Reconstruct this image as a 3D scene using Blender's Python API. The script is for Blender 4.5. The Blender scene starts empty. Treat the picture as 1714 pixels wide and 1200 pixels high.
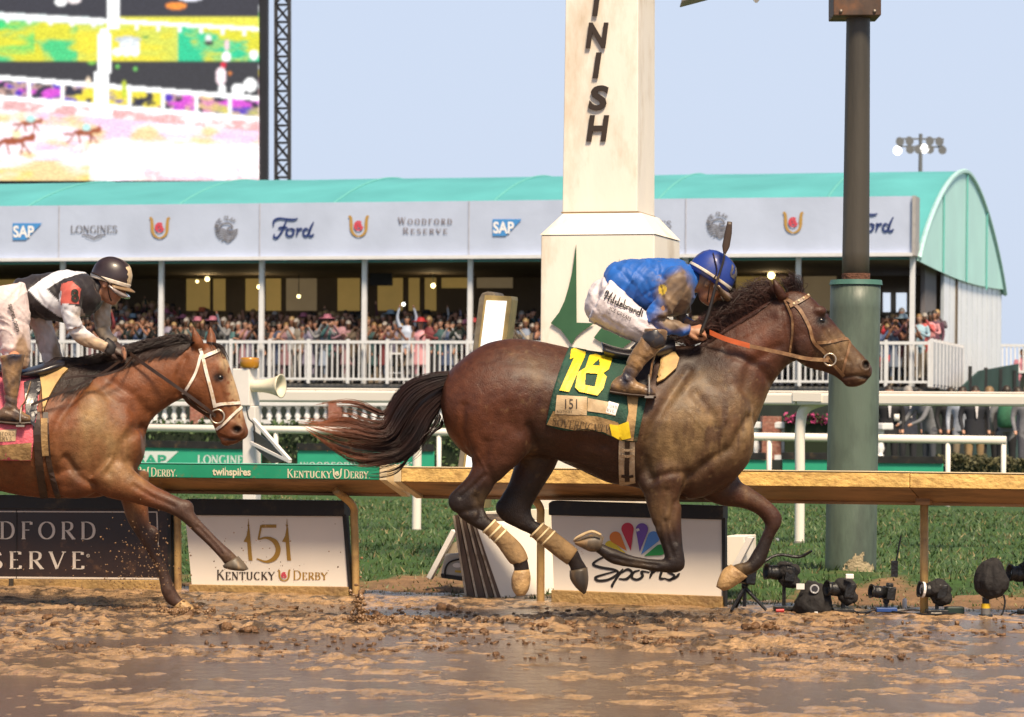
import bpy, bmesh, math, random
import numpy as np
from mathutils import Vector, Matrix
from mathutils.bvhtree import BVHTree

R = math.radians
V = Vector
scene = bpy.context.scene
COL = scene.collection
random.seed(7)
rng = np.random.default_rng(11)

# ------------------------------------------------------------------ camera
F, CX, CY, HC, ROLL = 5000.0, 857.0, 700.0, 1.2, R(0.5)
cam_d = bpy.data.cameras.new("camera")
cam = bpy.data.objects.new("camera", cam_d)
COL.objects.link(cam)
cam_d.sensor_width = 36.0
cam_d.lens = 36.0 * F / 1714.0
cam_d.shift_y = (CY - 600.0) / 1714.0
cam_d.clip_start = 0.5
cam_d.clip_end = 3000
cam_d.dof.use_dof = True
cam_d.dof.focus_distance = 17.4
cam_d.dof.aperture_fstop = 6.5
cam.matrix_world = Matrix.Translation((0, 0, HC)) @ Matrix.Rotation(R(90), 4, 'X') @ Matrix.Rotation(ROLL, 4, 'Z')
scene.camera = cam

# ------------------------------------------------------------------ sky, sun, exposure
world = bpy.data.worlds.new("World")
scene.world = world
world.use_nodes = True
wn, wl = world.node_tree.nodes, world.node_tree.links
bg = wn["Background"]
sky = wn.new("ShaderNodeTexSky")
sky.sky_type = 'NISHITA'
sky.sun_disc = False
SUN_EL, SUN_AZ = R(54), R(160)          # azimuth clockwise from +Y
sky.sun_elevation = SUN_EL
sky.sun_rotation = SUN_AZ
sky.air_density = 1.0
sky.dust_density = 2.5
sky.ozone_density = 2.0
mixw = wn.new("ShaderNodeMixRGB")
tcw = wn.new("ShaderNodeTexCoord"); spw = wn.new("ShaderNodeSeparateXYZ"); mrw = wn.new("ShaderNodeMapRange")
mrw.inputs["From Min"].default_value = 0.14; mrw.inputs["From Max"].default_value = 0.42; mrw.inputs["To Min"].default_value = .86; mrw.inputs["To Max"].default_value = .0
wl.new(tcw.outputs["Generated"], spw.inputs[0]); wl.new(spw.outputs[2], mrw.inputs[0]); wl.new(mrw.outputs[0], mixw.inputs[0])   # pale near the horizon, deeper overhead
mixw.inputs[2].default_value = (7.6, 8.65, 10.7, 1)     # the even pale overcast
wl.new(sky.outputs[0], mixw.inputs[1])
wl.new(mixw.outputs[0], bg.inputs[0])
bg.inputs[1].default_value = 0.072
sun_d = bpy.data.lights.new("sun", 'SUN')
sun_d.energy = 5.0
sun_d.angle = R(14)
sun_d.color = (1.0, 0.81, 0.58)
sun = bpy.data.objects.new("sun", sun_d)
COL.objects.link(sun)
sd = V((math.sin(SUN_AZ) * math.cos(SUN_EL), math.cos(SUN_AZ) * math.cos(SUN_EL), math.sin(SUN_EL)))
sun.rotation_euler = sd.to_track_quat('Z', 'Y').to_euler()
sun.location = (8, -20, 20)
scene.view_settings.view_transform = 'Standard'
scene.view_settings.look = 'None'
scene.view_settings.gamma = 1.0
scene.view_settings.exposure = 0.36
scene.render.film_transparent = False
try:
    scene.cycles.use_denoising = True
    scene.cycles.max_bounces = 6
except Exception:
    pass

# ------------------------------------------------------------------ picture -> place
def at(px, py, Y):
    dx, dy = px - CX, py - CY
    return V(((dx + dy * ROLL) * Y / F, Y, HC - (dy - dx * ROLL) * Y / F))
def raydir(px, py):
    dx, dy = px - CX, py - CY
    return V(((dx + dy * ROLL) / F, 1.0, -(dy - dx * ROLL) / F))
CAMP = V((0, 0, HC))
def gnd(px, py, z=0.0):
    d = raydir(px, py)
    return CAMP + d * ((z - HC) / d.z)
class Plane:
    """a real vertical (or tilted) plane in the place; call it to find where a sight line meets it"""
    def __init__(s, p, n):
        s.p, s.n = V(p), V(n).normalized()
        if s.n.y > 0: s.n = -s.n
    def __call__(s, px, py, off=0.0):
        d = raydir(px, py)
        t = (s.p - CAMP).dot(s.n) / d.dot(s.n)
        return CAMP + d * t + s.n * off
def vplane(a, b, off=0.0):
    d = (b - a); d.z = 0
    n = V((d.y, -d.x, 0)).normalized()
    if n.y > 0: n = -n
    return Plane(a + n * off, n)

# ------------------------------------------------------------------ object helpers
ORI = {}
def thing(name, label, cat, loc=(0, 0, 0), group=None):
    o = bpy.data.objects.new(name, None)
    o.empty_display_size = 0.2
    COL.objects.link(o)
    o.location = loc
    ORI[o.name] = V(loc)
    o['label'] = label; o['category'] = cat
    if group: o['group'] = group
    return o
def tag(o, label=None, cat=None, group=None, kind=None):
    if label: o['label'] = label
    if cat: o['category'] = cat
    if group: o['group'] = group
    if kind: o['kind'] = kind
    return o
def link_mesh(name, me, parent=None, origin=None):
    o = bpy.data.objects.new(name, me)
    COL.objects.link(o)
    if parent is not None:
        o.parent = parent
        org = ORI[parent.name]
        ORI[o.name] = org.copy()
        me.transform(Matrix.Translation(-org))
    else:
        org = V(origin) if origin is not None else V((0, 0, 0))
        o.location = org
        ORI[o.name] = org.copy()
        if origin is not None: me.transform(Matrix.Translation(-org))
    return o
def copy_thing(o, loc):
    c = o.copy(); COL.objects.link(c); c.location = loc; ORI[c.name] = V(loc)
    for ch in o.children:
        d = ch.copy(); COL.objects.link(d); d.parent = c; ORI[d.name] = V(loc)
        for g in ch.children:
            e = g.copy(); COL.objects.link(e); e.parent = d; ORI[e.name] = V(loc)
    return c

def catmull(P, sub):
    P = np.asarray(P, float)
    n = len(P)
    if n < 3 or sub <= 1:
        if sub <= 1: return P
    ext = np.vstack([2 * P[0] - P[1], P, 2 * P[-1] - P[-2]])
    out = []
    for i in range(n - 1):
        p0, p1, p2, p3 = ext[i], ext[i + 1], ext[i + 2], ext[i + 3]
        for k in range(sub):
            t = k / sub
            out.append(0.5 * ((2 * p1) + (-p0 + p2) * t + (2 * p0 - 5 * p1 + 4 * p2 - p3) * t * t + (-p0 + 3 * p1 - 3 * p2 + p3) * t ** 3))
    out.append(P[-1])
    return np.array(out)

class MB:
    def __init__(s):
        s.v, s.f, s.mi, s.cur = [], [], [], 0
    def add(s, vs, fs):
        o = len(s.v)
        s.v += [tuple(x) for x in vs]
        s.f += [tuple(i + o for i in f) for f in fs]
        s.mi += [s.cur] * len(fs)
        return s
    def poly(s, pts): return s.add(pts, [tuple(range(len(pts)))])
    def prism(s, pts, d):
        n = len(pts); d = V(d)
        vs = [V(p) for p in pts] + [V(p) + d for p in pts]
        fs = [tuple(range(n)), tuple(range(2 * n - 1, n - 1, -1))] + [(i, i + n, (i + 1) % n + n, (i + 1) % n) for i in range(n)]
        return s.add(vs, fs)
    def box(s, c, size, ax=None):
        c = V(c); x, y, z = [q / 2 for q in size]
        X, Y, Z = ax if ax else (V((1, 0, 0)), V((0, 1, 0)), V((0, 0, 1)))
        vs = [c + X * (i * x) + Y * (j * y) + Z * (k * z) for i, j, k in
              ((-1, -1, -1), (1, -1, -1), (1, 1, -1), (-1, 1, -1), (-1, -1, 1), (1, -1, 1), (1, 1, 1), (-1, 1, 1))]
        return s.add(vs, [(0, 3, 2, 1), (4, 5, 6, 7), (0, 1, 5, 4), (1, 2, 6, 5), (2, 3, 7, 6), (3, 0, 4, 7)])
    def bar(s, a, b, w, h, up=(0, 0, 1)):
        a, b = V(a), V(b); d = (b - a); L = d.length; d.normalize()
        u = V(up)
        if abs(u.dot(d)) > 0.98: u = V((0, 1, 0))
        sd = d.cross(u).normalized(); u = sd.cross(d).normalized()
        return s.box((a + b) / 2, (L, w, h), (d, sd, u))
    def tube(s, pts, r, n=8, sub=1, cap=True, flat=1.0, ref=None):
        P = catmull([tuple(p) for p in pts], sub) if sub > 1 else np.array([tuple(p) for p in pts], float)
        if np.isscalar(r): rr = np.full(len(P), float(r))
        else:
            r = np.array(r, float)
            rr = np.interp(np.linspace(0, 1, len(P)), np.linspace(0, 1, len(r)), r)
        T = np.gradient(P, axis=0)
        u = None
        rings = []
        for i in range(len(P)):
            t = V(T[i]); t = t.normalized() if t.length > 1e-9 else V((0, 0, 1))
            if u is None:
                u = V(ref) if ref else (V((0, 0, 1)) if abs(t.z) < .9 else V((1, 0, 0)))
            u = (u - t * u.dot(t))
            u = u.normalized() if u.length > 1e-6 else t.orthogonal().normalized()
            w = t.cross(u)
            rings.append([V(P[i]) + u * (rr[i] * flat * math.cos(2 * math.pi * k / n)) + w * (rr[i] * math.sin(2 * math.pi * k / n)) for k in range(n)])
        return s.rings(rings, cap)
    def rings(s, rings, cap=True):
        n = len(rings[0]); vs = [p for r in rings for p in r]; fs = []
        for i in range(len(rings) - 1):
            for k in range(n):
                a, b = i * n + k, i * n + (k + 1) % n
                fs.append((a, b, b + n, a + n))
        if cap:
            c0 = sum((V(p) for p in rings[0]), V()) / n; c1 = sum((V(p) for p in rings[-1]), V()) / n
            i0 = len(vs); vs += [c0, c1]; L = (len(rings) - 1) * n
            fs += [(i0, (k + 1) % n, k) for k in range(n)] + [(i0 + 1, L + k, L + (k + 1) % n) for k in range(n)]
        return s.add(vs, fs)
    def sphere(s, c, r, n=10, m=6, M=None):
        c = V(c)
        if np.isscalar(r): r = (r, r, r)
        ax = M if M else (V((1, 0, 0)), V((0, 1, 0)), V((0, 0, 1)))
        rings = []
        for i in range(1, m):
            ph = math.pi * i / m
            rings.append([c + ax[0] * (r[0] * math.sin(ph) * math.cos(2 * math.pi * k / n)) + ax[1] * (r[1] * math.sin(ph) * math.sin(2 * math.pi * k / n)) + ax[2] * (r[2] * math.cos(ph)) for k in range(n)])
        vs = [p for q in rings for p in q]; fs = []
        for i in range(len(rings) - 1):
            for k in range(n):
                a, b = i * n + k, i * n + (k + 1) % n
                fs.append((a, a + n, b + n, b))
        t = len(vs); vs += [c + ax[2] * r[2], c - ax[2] * r[2]]; L = (len(rings) - 1) * n
        fs += [(t, k, (k + 1) % n) for k in range(n)] + [(t + 1, L + (k + 1) % n, L + k) for k in range(n)]
        return s.add(vs, fs)
    def mesh(s, name, mats=(), smooth=False, recalc=True):
        me = bpy.data.meshes.new(name)
        me.from_pydata([tuple(v) for v in s.v], [], s.f)
        if not isinstance(mats, (list, tuple)): mats = [mats]
        for m in mats: me.materials.append(m)
        if len(mats) > 1: me.polygons.foreach_set("material_index", s.mi)
        if recalc:
            b = bmesh.new(); b.from_mesh(me)
            if smooth: bmesh.ops.remove_doubles(b, verts=b.verts[:], dist=1e-5)
            bmesh.ops.recalc_face_normals(b, faces=b.faces[:])
            b.to_mesh(me); b.free()
        if smooth: me.polygons.foreach_set("use_smooth", [True] * len(me.polygons))
        me.update()
        return me
    def build(s, name, mats, parent=None, smooth=False, origin=None, bevel=0, solid=0, recalc=True):
        o = link_mesh(name, s.mesh(name, mats, smooth, recalc), parent, origin)
        if bevel:
            m = o.modifiers.new("bevel", 'BEVEL'); m.width = bevel; m.segments = 2; m.limit_method = 'ANGLE'
        if solid:
            m = o.modifiers.new("solid", 'SOLIDIFY'); m.thickness = solid; m.offset = 0
        return o

def remesh(mb, voxel, smooth_it=6, fac=0.5):
    me = mb.mesh("tmp")
    o = bpy.data.objects.new("tmp", me); COL.objects.link(o)
    m = o.modifiers.new("r", 'REMESH'); m.mode = 'VOXEL'; m.voxel_size = voxel; m.adaptivity = 0
    if smooth_it:
        m2 = o.modifiers.new("s", 'SMOOTH'); m2.factor = fac; m2.iterations = smooth_it
    dg = bpy.context.evaluated_depsgraph_get()
    out = bpy.data.meshes.new_from_object(o.evaluated_get(dg))
    bpy.data.objects.remove(o); bpy.data.meshes.remove(me)
    out.polygons.foreach_set("use_smooth", [True] * len(out.polygons))
    return out
def coords(me):
    a = np.empty(len(me.vertices) * 3); me.vertices.foreach_get("co", a); return a.reshape(-1, 3)
def normals(me):
    a = np.empty(len(me.vertices) * 3); me.vertices.foreach_get("normal", a); return a.reshape(-1, 3)
def set_coords(me, a):
    me.vertices.foreach_set("co", a.ravel()); me.update()
def set_col(me, c, name="paint"):
    at_ = me.color_attributes.get(name) or me.color_attributes.new(name, 'FLOAT_COLOR', 'POINT')
    at_.data.foreach_set("color", np.hstack([c, np.ones((len(c), 1))]).ravel())
def to_px(a, Y=None):
    """picture coordinates of points"""
    y = a[:, 1] if Y is None else Y
    X, Z = a[:, 0] * F / y, (HC - a[:, 2]) * F / y
    return np.stack([CX + X - Z * ROLL, CY + Z + X * ROLL], 1)

# ------------------------------------------------------------------ noise
def _hash(i, j, k, seed):
    h = (i * 374761393 + j * 668265263 + k * 2147483647 + seed * 974634777) & 0xFFFFFFFF
    h = ((h ^ (h >> 13)) * 1274126177) & 0xFFFFFFFF
    return ((h ^ (h >> 16)) & 0xFFFF) / 65535.0
def vnoise(p, seed=0):
    p = np.asarray(p, float); i = np.floor(p).astype(np.int64); f = p - i; f = f * f * (3 - 2 * f)
    r = 0
    for dx in (0, 1):
        for dy in (0, 1):
            for dz in (0, 1):
                w = (f[:, 0] if dx else 1 - f[:, 0]) * (f[:, 1] if dy else 1 - f[:, 1]) * (f[:, 2] if dz else 1 - f[:, 2])
                r = r + w * _hash(i[:, 0] + dx, i[:, 1] + dy, i[:, 2] + dz, seed)
    return r
def fbm(p, oct=4, seed=0, gain=.5):
    p = np.asarray(p, float); s, a, t = 0, 1.0, 0
    for o in range(oct):
        s = s + a * vnoise(p * 2 ** o, seed + o * 17); t += a; a *= gain
    return s / t

# ------------------------------------------------------------------ materials
MATS = {}
def mat(name, col, rough=.6, metal=0.0, var=.12, scale=6.0, bump=0.0, bscale=40.0, dirt=None, dscale=3.0, damt=.5, spec=.5, coat=0, objcol=False, stretch=None, emit=None, estr=1.0, sheen=0, trans=0):
    if name in MATS: return MATS[name]
    m = bpy.data.materials.new(name); m.use_nodes = True
    N, L = m.node_tree.nodes, m.node_tree.links
    b = N["Principled BSDF"]
    b.inputs["Roughness"].default_value = rough
    b.inputs["Metallic"].default_value = metal
    b.inputs["Specular IOR Level"].default_value = spec
    if coat: b.inputs["Coat Weight"].default_value = coat; b.inputs["Coat Roughness"].default_value = .15
    if sheen: b.inputs["Sheen Weight"].default_value = sheen
    if trans: b.inputs["Transmission Weight"].default_value = trans
    tc = N.new("ShaderNodeTexCoord"); vec = tc.outputs["Object"]
    if stretch:
        mp = N.new("ShaderNodeMapping"); mp.inputs["Scale"].default_value = stretch
        L.new(vec, mp.inputs[0]); vec = mp.outputs[0]
    if objcol:
        oi = N.new("ShaderNodeObjectInfo"); src = oi.outputs["Color"]
    elif isinstance(col, str):
        a = N.new("ShaderNodeAttribute"); a.attribute_name = col; src = a.outputs["Color"]
    else:
        rgb = N.new("ShaderNodeRGB"); rgb.outputs[0].default_value = (*col, 1); src = rgb.outputs[0]
    nz = N.new("ShaderNodeTexNoise"); nz.inputs["Scale"].default_value = scale; nz.inputs["Detail"].default_value = 6
    L.new(vec, nz.inputs["Vector"])
    if dirt:
        n2 = N.new("ShaderNodeTexNoise"); n2.inputs["Scale"].default_value = dscale; n2.inputs["Detail"].default_value = 8; n2.inputs["Roughness"].default_value = .65
        L.new(vec, n2.inputs["Vector"])
        cr = N.new("ShaderNodeValToRGB"); cr.color_ramp.elements[0].position = .62 - damt * .3; cr.color_ramp.elements[1].position = .72 - damt * .1
        L.new(n2.outputs["Fac"], cr.inputs[0])
        mx = N.new("ShaderNodeMixRGB"); mx.inputs[2].default_value = (*dirt, 1)
        L.new(cr.outputs[0], mx.inputs[0]); L.new(src, mx.inputs[1]); src = mx.outputs[0]
    if var:
        mr = N.new("ShaderNodeMapRange"); mr.inputs["From Min"].default_value = .3; mr.inputs["From Max"].default_value = .7
        mr.inputs["To Min"].default_value = 1 - var; mr.inputs["To Max"].default_value = 1 + var
        L.new(nz.outputs["Fac"], mr.inputs[0])
        hv = N.new("ShaderNodeVectorMath"); hv.operation = 'SCALE'
        L.new(src, hv.inputs[0]); L.new(mr.outputs[0], hv.inputs["Scale"]); src = hv.outputs[0]
    L.new(src, b.inputs["Base Color"])
    if emit is not None:
        if emit == 'same': L.new(src, b.inputs["Emission Color"])
        else: b.inputs["Emission Color"].default_value = (*emit, 1)
        b.inputs["Emission Strength"].default_value = estr
    rr = N.new("ShaderNodeMapRange"); rr.inputs["To Min"].default_value = max(.02, rough - .1); rr.inputs["To Max"].default_value = min(1, rough + .1)
    L.new(nz.outputs["Fac"], rr.inputs[0]); L.new(rr.outputs[0], b.inputs["Roughness"])
    if bump:
        n3 = N.new("ShaderNodeTexNoise"); n3.inputs["Scale"].default_value = bscale; n3.inputs["Detail"].default_value = 5
        L.new(vec, n3.inputs["Vector"])
        bp = N.new("ShaderNodeBump"); bp.inputs["Strength"].default_value = min(1, bump); bp.inputs["Distance"].default_value = .02 if bump <= 1 else .02 * bump
        L.new(n3.outputs["Fac"], bp.inputs["Height"]); L.new(bp.outputs[0], b.inputs["Normal"])
    MATS[name] = m
    return m
# ------------------------------------------------------------------ lettering
def sans(s, bold=0.0, shear=0.0):
    """text of the built-in typeface as flat shapes inside the unit square (y up)"""
    c = bpy.data.curves.new("t", 'FONT'); c.body = s; c.offset = bold; c.shear = shear; c.resolution_u = 4
    o = bpy.data.objects.new("t", c); COL.objects.link(o)
    dg = bpy.context.evaluated_depsgraph_get()
    me = bpy.data.meshes.new_from_object(o.evaluated_get(dg))
    v = np.array([(q.co.x, q.co.y) for q in me.vertices]); f = [tuple(p.vertices) for p in me.polygons]
    bpy.data.objects.remove(o); bpy.data.curves.remove(c); bpy.data.meshes.remove(me)
    v = (v - v.min(0)) / (v.max(0) - v.min(0))
    return v, f
def stroke(pts, w, tw=None, call=False, sub=1):
    """a strip along a 2-D line; with call the width follows the pen angle"""
    P = catmull(pts, sub) if sub > 1 else np.array(pts, float)
    T = np.gradient(P, axis=0); L = np.hypot(T[:, 0], T[:, 1]) + 1e-9; T = T / L[:, None]
    W = np.full(len(P), w, float)
    if call: W = tw + (w - tw) * np.abs(T[:, 1]) ** 1.3
    elif tw is not None and not np.isscalar(tw): W = np.interp(np.linspace(0, 1, len(P)), np.linspace(0, 1, len(tw)), tw)
    nrm = np.stack([-T[:, 1], T[:, 0]], 1) * (W / 2)[:, None]
    v = np.vstack([P + nrm, P - nrm]); n = len(P)
    return v, [(i, i + 1, n + i + 1, n + i) for i in range(n - 1)]
def arc2(cx, cy, rx, ry, a0, a1, n=18):
    return [(cx + rx * math.cos(R(a0 + (a1 - a0) * i / n)), cy + ry * math.sin(R(a0 + (a1 - a0) * i / n))) for i in range(n + 1)]
def disc2(cx, cy, rx, ry=None, n=20):
    ry = ry or rx
    return np.array([(cx + rx * math.cos(2 * math.pi * i / n), cy + ry * math.sin(2 * math.pi * i / n)) for i in range(n)]), [tuple(range(n))]
def join2(parts):
    vs, fs, o = [], [], 0
    for v, f in parts:
        vs.append(np.asarray(v, float)); fs += [tuple(i + o for i in q) for q in f]; o += len(v)
    return np.vstack(vs), fs
# capital letters with serifs: (lines, curves, serif points), width
G = {
 'A': ([[(.06,0),(.42,1)],[(.42,1),(.78,0)],[(.2,.34),(.64,.34)]],[],[(.06,0),(.78,0)],.84),
 'B': ([[(.14,0),(.14,1)]],[[(.14,1),(.42,.99),(.56,.88),(.54,.66),(.36,.54),(.14,.53)],[(.14,.53),(.46,.52),(.64,.38),(.62,.14),(.44,.01),(.14,0)]],[(.14,0),(.14,1)],.7),
 'C': ([],[arc2(.46,.5,.38,.5,48,312)],[],.82),
 'D': ([[(.14,0),(.14,1)]],[[(.14,1),(.4,1),(.66,.85),(.76,.5),(.66,.15),(.4,0),(.14,0)]],[(.14,0),(.14,1)],.86),
 'E': ([[(.14,0),(.14,1)],[(.14,1),(.56,1)],[(.14,.52),(.46,.52)],[(.14,0),(.58,0)],[(.56,1),(.56,.84)],[(.58,0),(.6,.18)]],[],[(.14,0),(.14,1)],.68),
 'F': ([[(.14,0),(.14,1)],[(.14,1),(.56,1)],[(.14,.52),(.46,.52)],[(.56,1),(.56,.84)]],[],[(.14,0),(.14,1)],.64),
 'G': ([[(.74,.42),(.74,.06)]],[arc2(.46,.5,.38,.5,48,325)],[(.74,.42)],.86),
 'I': ([[(.16,0),(.16,1)]],[],[(.16,0),(.16,1)],.34),
 'K': ([[(.14,0),(.14,1)],[(.62,1),(.16,.46)],[(.3,.6),(.72,0)]],[],[(.14,0),(.14,1),(.62,1),(.72,0)],.8),
 'L': ([[(.14,0),(.14,1)],[(.14,0),(.56,0)],[(.56,0),(.58,.2)]],[],[(.14,0),(.14,1)],.64),
 'N': ([[(.12,0),(.12,1)],[(.12,1),(.72,0)],[(.72,0),(.72,1)]],[],[(.12,0),(.12,1),(.72,1)],.86),
 'O': ([],[arc2(.46,.5,.4,.5,0,360,28)],[],.92),
 'R': ([[(.14,0),(.14,1)],[(.34,.5),(.7,0)]],[[(.14,1),(.42,1),(.6,.88),(.58,.62),(.4,.5),(.14,.5)]],[(.14,0),(.14,1),(.7,0)],.76),
 'S': ([],[[(.54,.78),(.46,.96),(.28,1),(.12,.88),(.12,.7),(.26,.56),(.46,.44),(.58,.28),(.52,.08),(.32,0),(.14,.06),(.08,.24)]],[],.66),
 'T': ([[(.38,0),(.38,1)],[(.06,1),(.7,1)],[(.06,1),(.06,.82)],[(.7,1),(.7,.82)]],[],[(.38,0)],.76),
 'U': ([[(.14,1),(.14,.34)],[(.68,.34),(.68,1)]],[arc2(.41,.34,.27,.34,180,360)],[(.14,1),(.68,1)],.84),
 'V': ([[(.06,1),(.4,0)],[(.4,0),(.76,1)]],[],[(.06,1),(.76,1)],.82),
 'W': ([[(.06,1),(.32,0)],[(.32,0),(.56,1)],[(.56,1),(.82,0)],[(.82,0),(1.06,1)]],[],[(.06,1),(.56,1),(1.06,1)],1.14),
 'Y': ([[(.06,1),(.4,.48)],[(.74,1),(.4,.48)],[(.4,.48),(.4,0)]],[],[(.06,1),(.74,1),(.4,0)],.8),
}
def serif(s, T=.13, t=.05, gap=.1, sw=.11):
    parts, x = [], 0.0
    big = {}
    for ch in s:
        if ch == ' ': x += .42; continue
        k = 1.0
        if ch == '.':
            parts.append(disc2(x + .1, .07, .07)); x += .2 + gap; continue
        if ch.islower(): k = .78; ch = ch.upper()
        ln, cv, sf, w = G[ch]
        for l in ln:
            dx, dy = l[1][0] - l[0][0], l[1][1] - l[0][1]
            diag = abs(dx) > .15 and abs(dy) > .15
            wd = T if (not diag and abs(dy) > abs(dx)) else (t * 1.3 if dx * dy > 0 else T) if diag else t
            if ch == 'N' and not diag: wd = t * 1.4
            parts.append(stroke([(x + a * k, b * k) for a, b in l], wd))
        for c in cv:
            parts.append(stroke([(x + a * k, b * k) for a, b in c], T, t, True, sub=3 if len(c) < 15 else 1))
        for a, b in sf:
            parts.append(stroke([(x + a * k - sw, b * k), (x + a * k + sw, b * k)], t))
        x += w * k + gap
    v, f = join2(parts)
    v = np.stack([v[:, 0] / (x - gap), v[:, 1]], 1)
    return v, f
def script(lines, w=.1, wt=None, sub=6, asp=.45):
    """joined handwriting from pen paths inside the unit square (y up); asp is height over width of the place it goes"""
    v, f = join2([stroke([(x, y * asp) for x, y in l], w, wt if wt else [.5 * w, w, .8 * w, w, .5 * w], sub=sub) for l in lines])
    return v / np.array([1, asp]), f
def raster(poly, holes=(), step=.7):
    """a filled outline with holes as a fine sheet that can follow a curved surface"""
    def ins(p, x, y):
        q = np.zeros(len(x), bool); j = len(p) - 1
        for i in range(len(p)):
            (xi, yi), (xj, yj) = p[i], p[j]; q ^= ((yi > y) != (yj > y)) & (x < (xj - xi) * (y - yi) / (yj - yi + 1e-9) + xi); j = i
        return q
    P = np.array(poly); x0, y0 = P.min(0); x1, y1 = P.max(0); nx, ny = int((x1 - x0) / step) + 1, int((y1 - y0) / step) + 1
    v, f = grid2([(x0, y0), (x0 + nx * step, y0), (x0 + nx * step, y0 + ny * step), (x0, y0 + ny * step)], nx, ny)
    c = np.array([v[list(q)].mean(0) for q in f]); k = ins(poly, c[:, 0], c[:, 1])
    for h_ in holes: k &= ~ins(h_, c[:, 0], c[:, 1])
    f = [q for q, z in zip(f, k) if z]; u = sorted({i for q in f for i in q}); m = {i: n for n, i in enumerate(u)}
    return v[u], [tuple(m[i] for i in q) for q in f]
FORD = [[(.02,.62),(.03,.86),(.16,.98),(.34,.94),(.5,.92),(.6,.98)],[(.34,.93),(.27,.6),(.19,.28),(.1,.08),(.03,.12),(.04,.26)],[(.13,.52),(.24,.56),(.36,.54)],
        [(.45,.5),(.36,.46),(.33,.28),(.38,.16),(.47,.2),(.5,.38),(.45,.5),(.54,.44)],[(.56,.5),(.6,.46),(.57,.16)],[(.6,.4),(.66,.5),(.71,.46)],
        [(.86,.44),(.79,.5),(.73,.34),(.76,.17),(.83,.2),(.88,.44)],[(.98,.82),(.9,.5),(.87,.2),(.93,.16),(.99,.26)]]
SPORTS = [[(.24,.98),(.12,.9),(.02,.72),(.1,.62),(.26,.55),(.3,.44),(.2,.26),(.08,.22),(.05,.32),(.16,.42),(.3,.52)],
          [(.36,.58),(.31,.4),(.24,.1),(.24,.02)],[(.33,.44),(.41,.56),(.46,.46),(.4,.28),(.31,.28)],[(.55,.54),(.48,.48),(.46,.32),(.52,.26),(.58,.36),(.57,.5),(.66,.48)],
          [(.66,.56),(.69,.52),(.66,.3)],[(.68,.44),(.73,.54),(.77,.52)],[(.83,.74),(.79,.46),(.78,.3),(.84,.3)],[(.76,.57),(.88,.58)],[(.93,.56),(.87,.5),(.94,.38),(.89,.26),(.83,.3)],[(.89,.27),(.96,.34),(1.0,.46)]]
HILD = [[(.02,.6),(.05,.9),(.1,.86),(.06,.5),(.03,.25)],[(.2,.98),(.15,.6),(.13,.3),(.17,.28)],[(.02,.5),(.12,.58),(.2,.6)],[(.21,.52),(.2,.3),(.24,.3)],[(.28,.92),(.25,.5),(.25,.3),(.29,.3)],
        [(.36,.48),(.31,.48),(.31,.3),(.36,.32),(.4,.92)],[(.4,.92),(.38,.4),(.4,.28),(.43,.3)],[(.43,.36),(.48,.46),(.45,.52),(.43,.36),(.46,.27),(.5,.32)],[(.53,.9),(.51,.3)],[(.51,.32),(.56,.3),(.57,.46),(.52,.48)],
        [(.6,.5),(.6,.28)],[(.6,.42),(.64,.5),(.66,.46)],[(.73,.48),(.68,.46),(.68,.3),(.72,.32),(.74,.48),(.75,.29)],[(.78,.5),(.78,.28)],[(.78,.42),(.83,.5),(.84,.29)],[(.92,.48),(.88,.48),(.87,.3),(.92,.32),(.96,.9),(.94,.28)],[(1.0,.78),(.98,.36),(1.0,.28)]]
def in_quad(vf, q):
    """unit-square shape into the picture quad TL, TR, BR, BL"""
    v, f = vf; q = np.array(q, float); x, y = v[:, :1], 1 - v[:, 1:2]
    return (q[0] * (1 - x) + q[1] * x) * (1 - y) + (q[3] * (1 - x) + q[2] * x) * y, f
def rectq(x0, y0, x1, y1, s=0): return [(x0, y0), (x1, y0 + s), (x1, y1 + s), (x0, y1)]
def horseshoe(cx, cy, w, h):
    """gold shoe and red rose, in picture units (y down)"""
    u = [(cx + w * x_, cy + h * y_) for x_, y_ in ((-.5, -.5), (-.4, -.44), (-.37, -.1), (-.36, .14), (-.26, .36), (-.1, .47), (0, .49), (.1, .47), (.26, .36), (.36, .14), (.37, -.1), (.4, -.44), (.5, -.5))]
    shoe = stroke(u, w * .14, [w * .1, w * .16, w * .12, w * .06, w * .12, w * .16, w * .1], sub=5)
    rose = [stroke(arc2(cx, cy - h * .03, w * r, w * r * 1.08, a, a + 300), w * .075) for r, a in ((.2, 10), (.125, 120), (.05, 220))]
    return shoe, join2(rose)
class Sheet:
    """collects flat lettering laid a few mm proud of a surface"""
    def __init__(s, surf): s.mb = MB(); s.surf = surf
    def put(s, vf, off=.004, mi=0):
        v, f = vf; s.mb.cur = mi
        s.mb.add([s.surf(px, py, off) for px, py in v], f); return s
    def build(s, name, mats, parent): return s.mb.build(name, mats, parent, recalc=False)
def grid2(q, nx, ny):
    q = np.array(q, float); v = []
    for j in range(ny + 1):
        for i in range(nx + 1):
            x, y = i / nx, j / ny
            v.append((q[0] * (1 - x) + q[1] * x) * (1 - y) + (q[3] * (1 - x) + q[2] * x) * y)
    return np.array(v), [(j * (nx + 1) + i, j * (nx + 1) + i + 1, (j + 1) * (nx + 1) + i + 1, (j + 1) * (nx + 1) + i) for j in range(ny) for i in range(nx)]
# ------------------------------------------------------------------ ground
RA, RB = gnd(300, 990), gnd(1545, 1028)
RE = (RB - RA).normalized()                     # along the rail, to the right
RN = V((-RE.y, RE.x, 0));  RN = RN if RN.y > 0 else -RN   # away from the track
def rail_pt(s, t, z=0.0): return RA + RE * s + RN * t + V((0, 0, z))
def rail_t(a):
    return (a[:, 0] - RA.x) * RN.x + (a[:, 1] - RA.y) * RN.y

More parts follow.
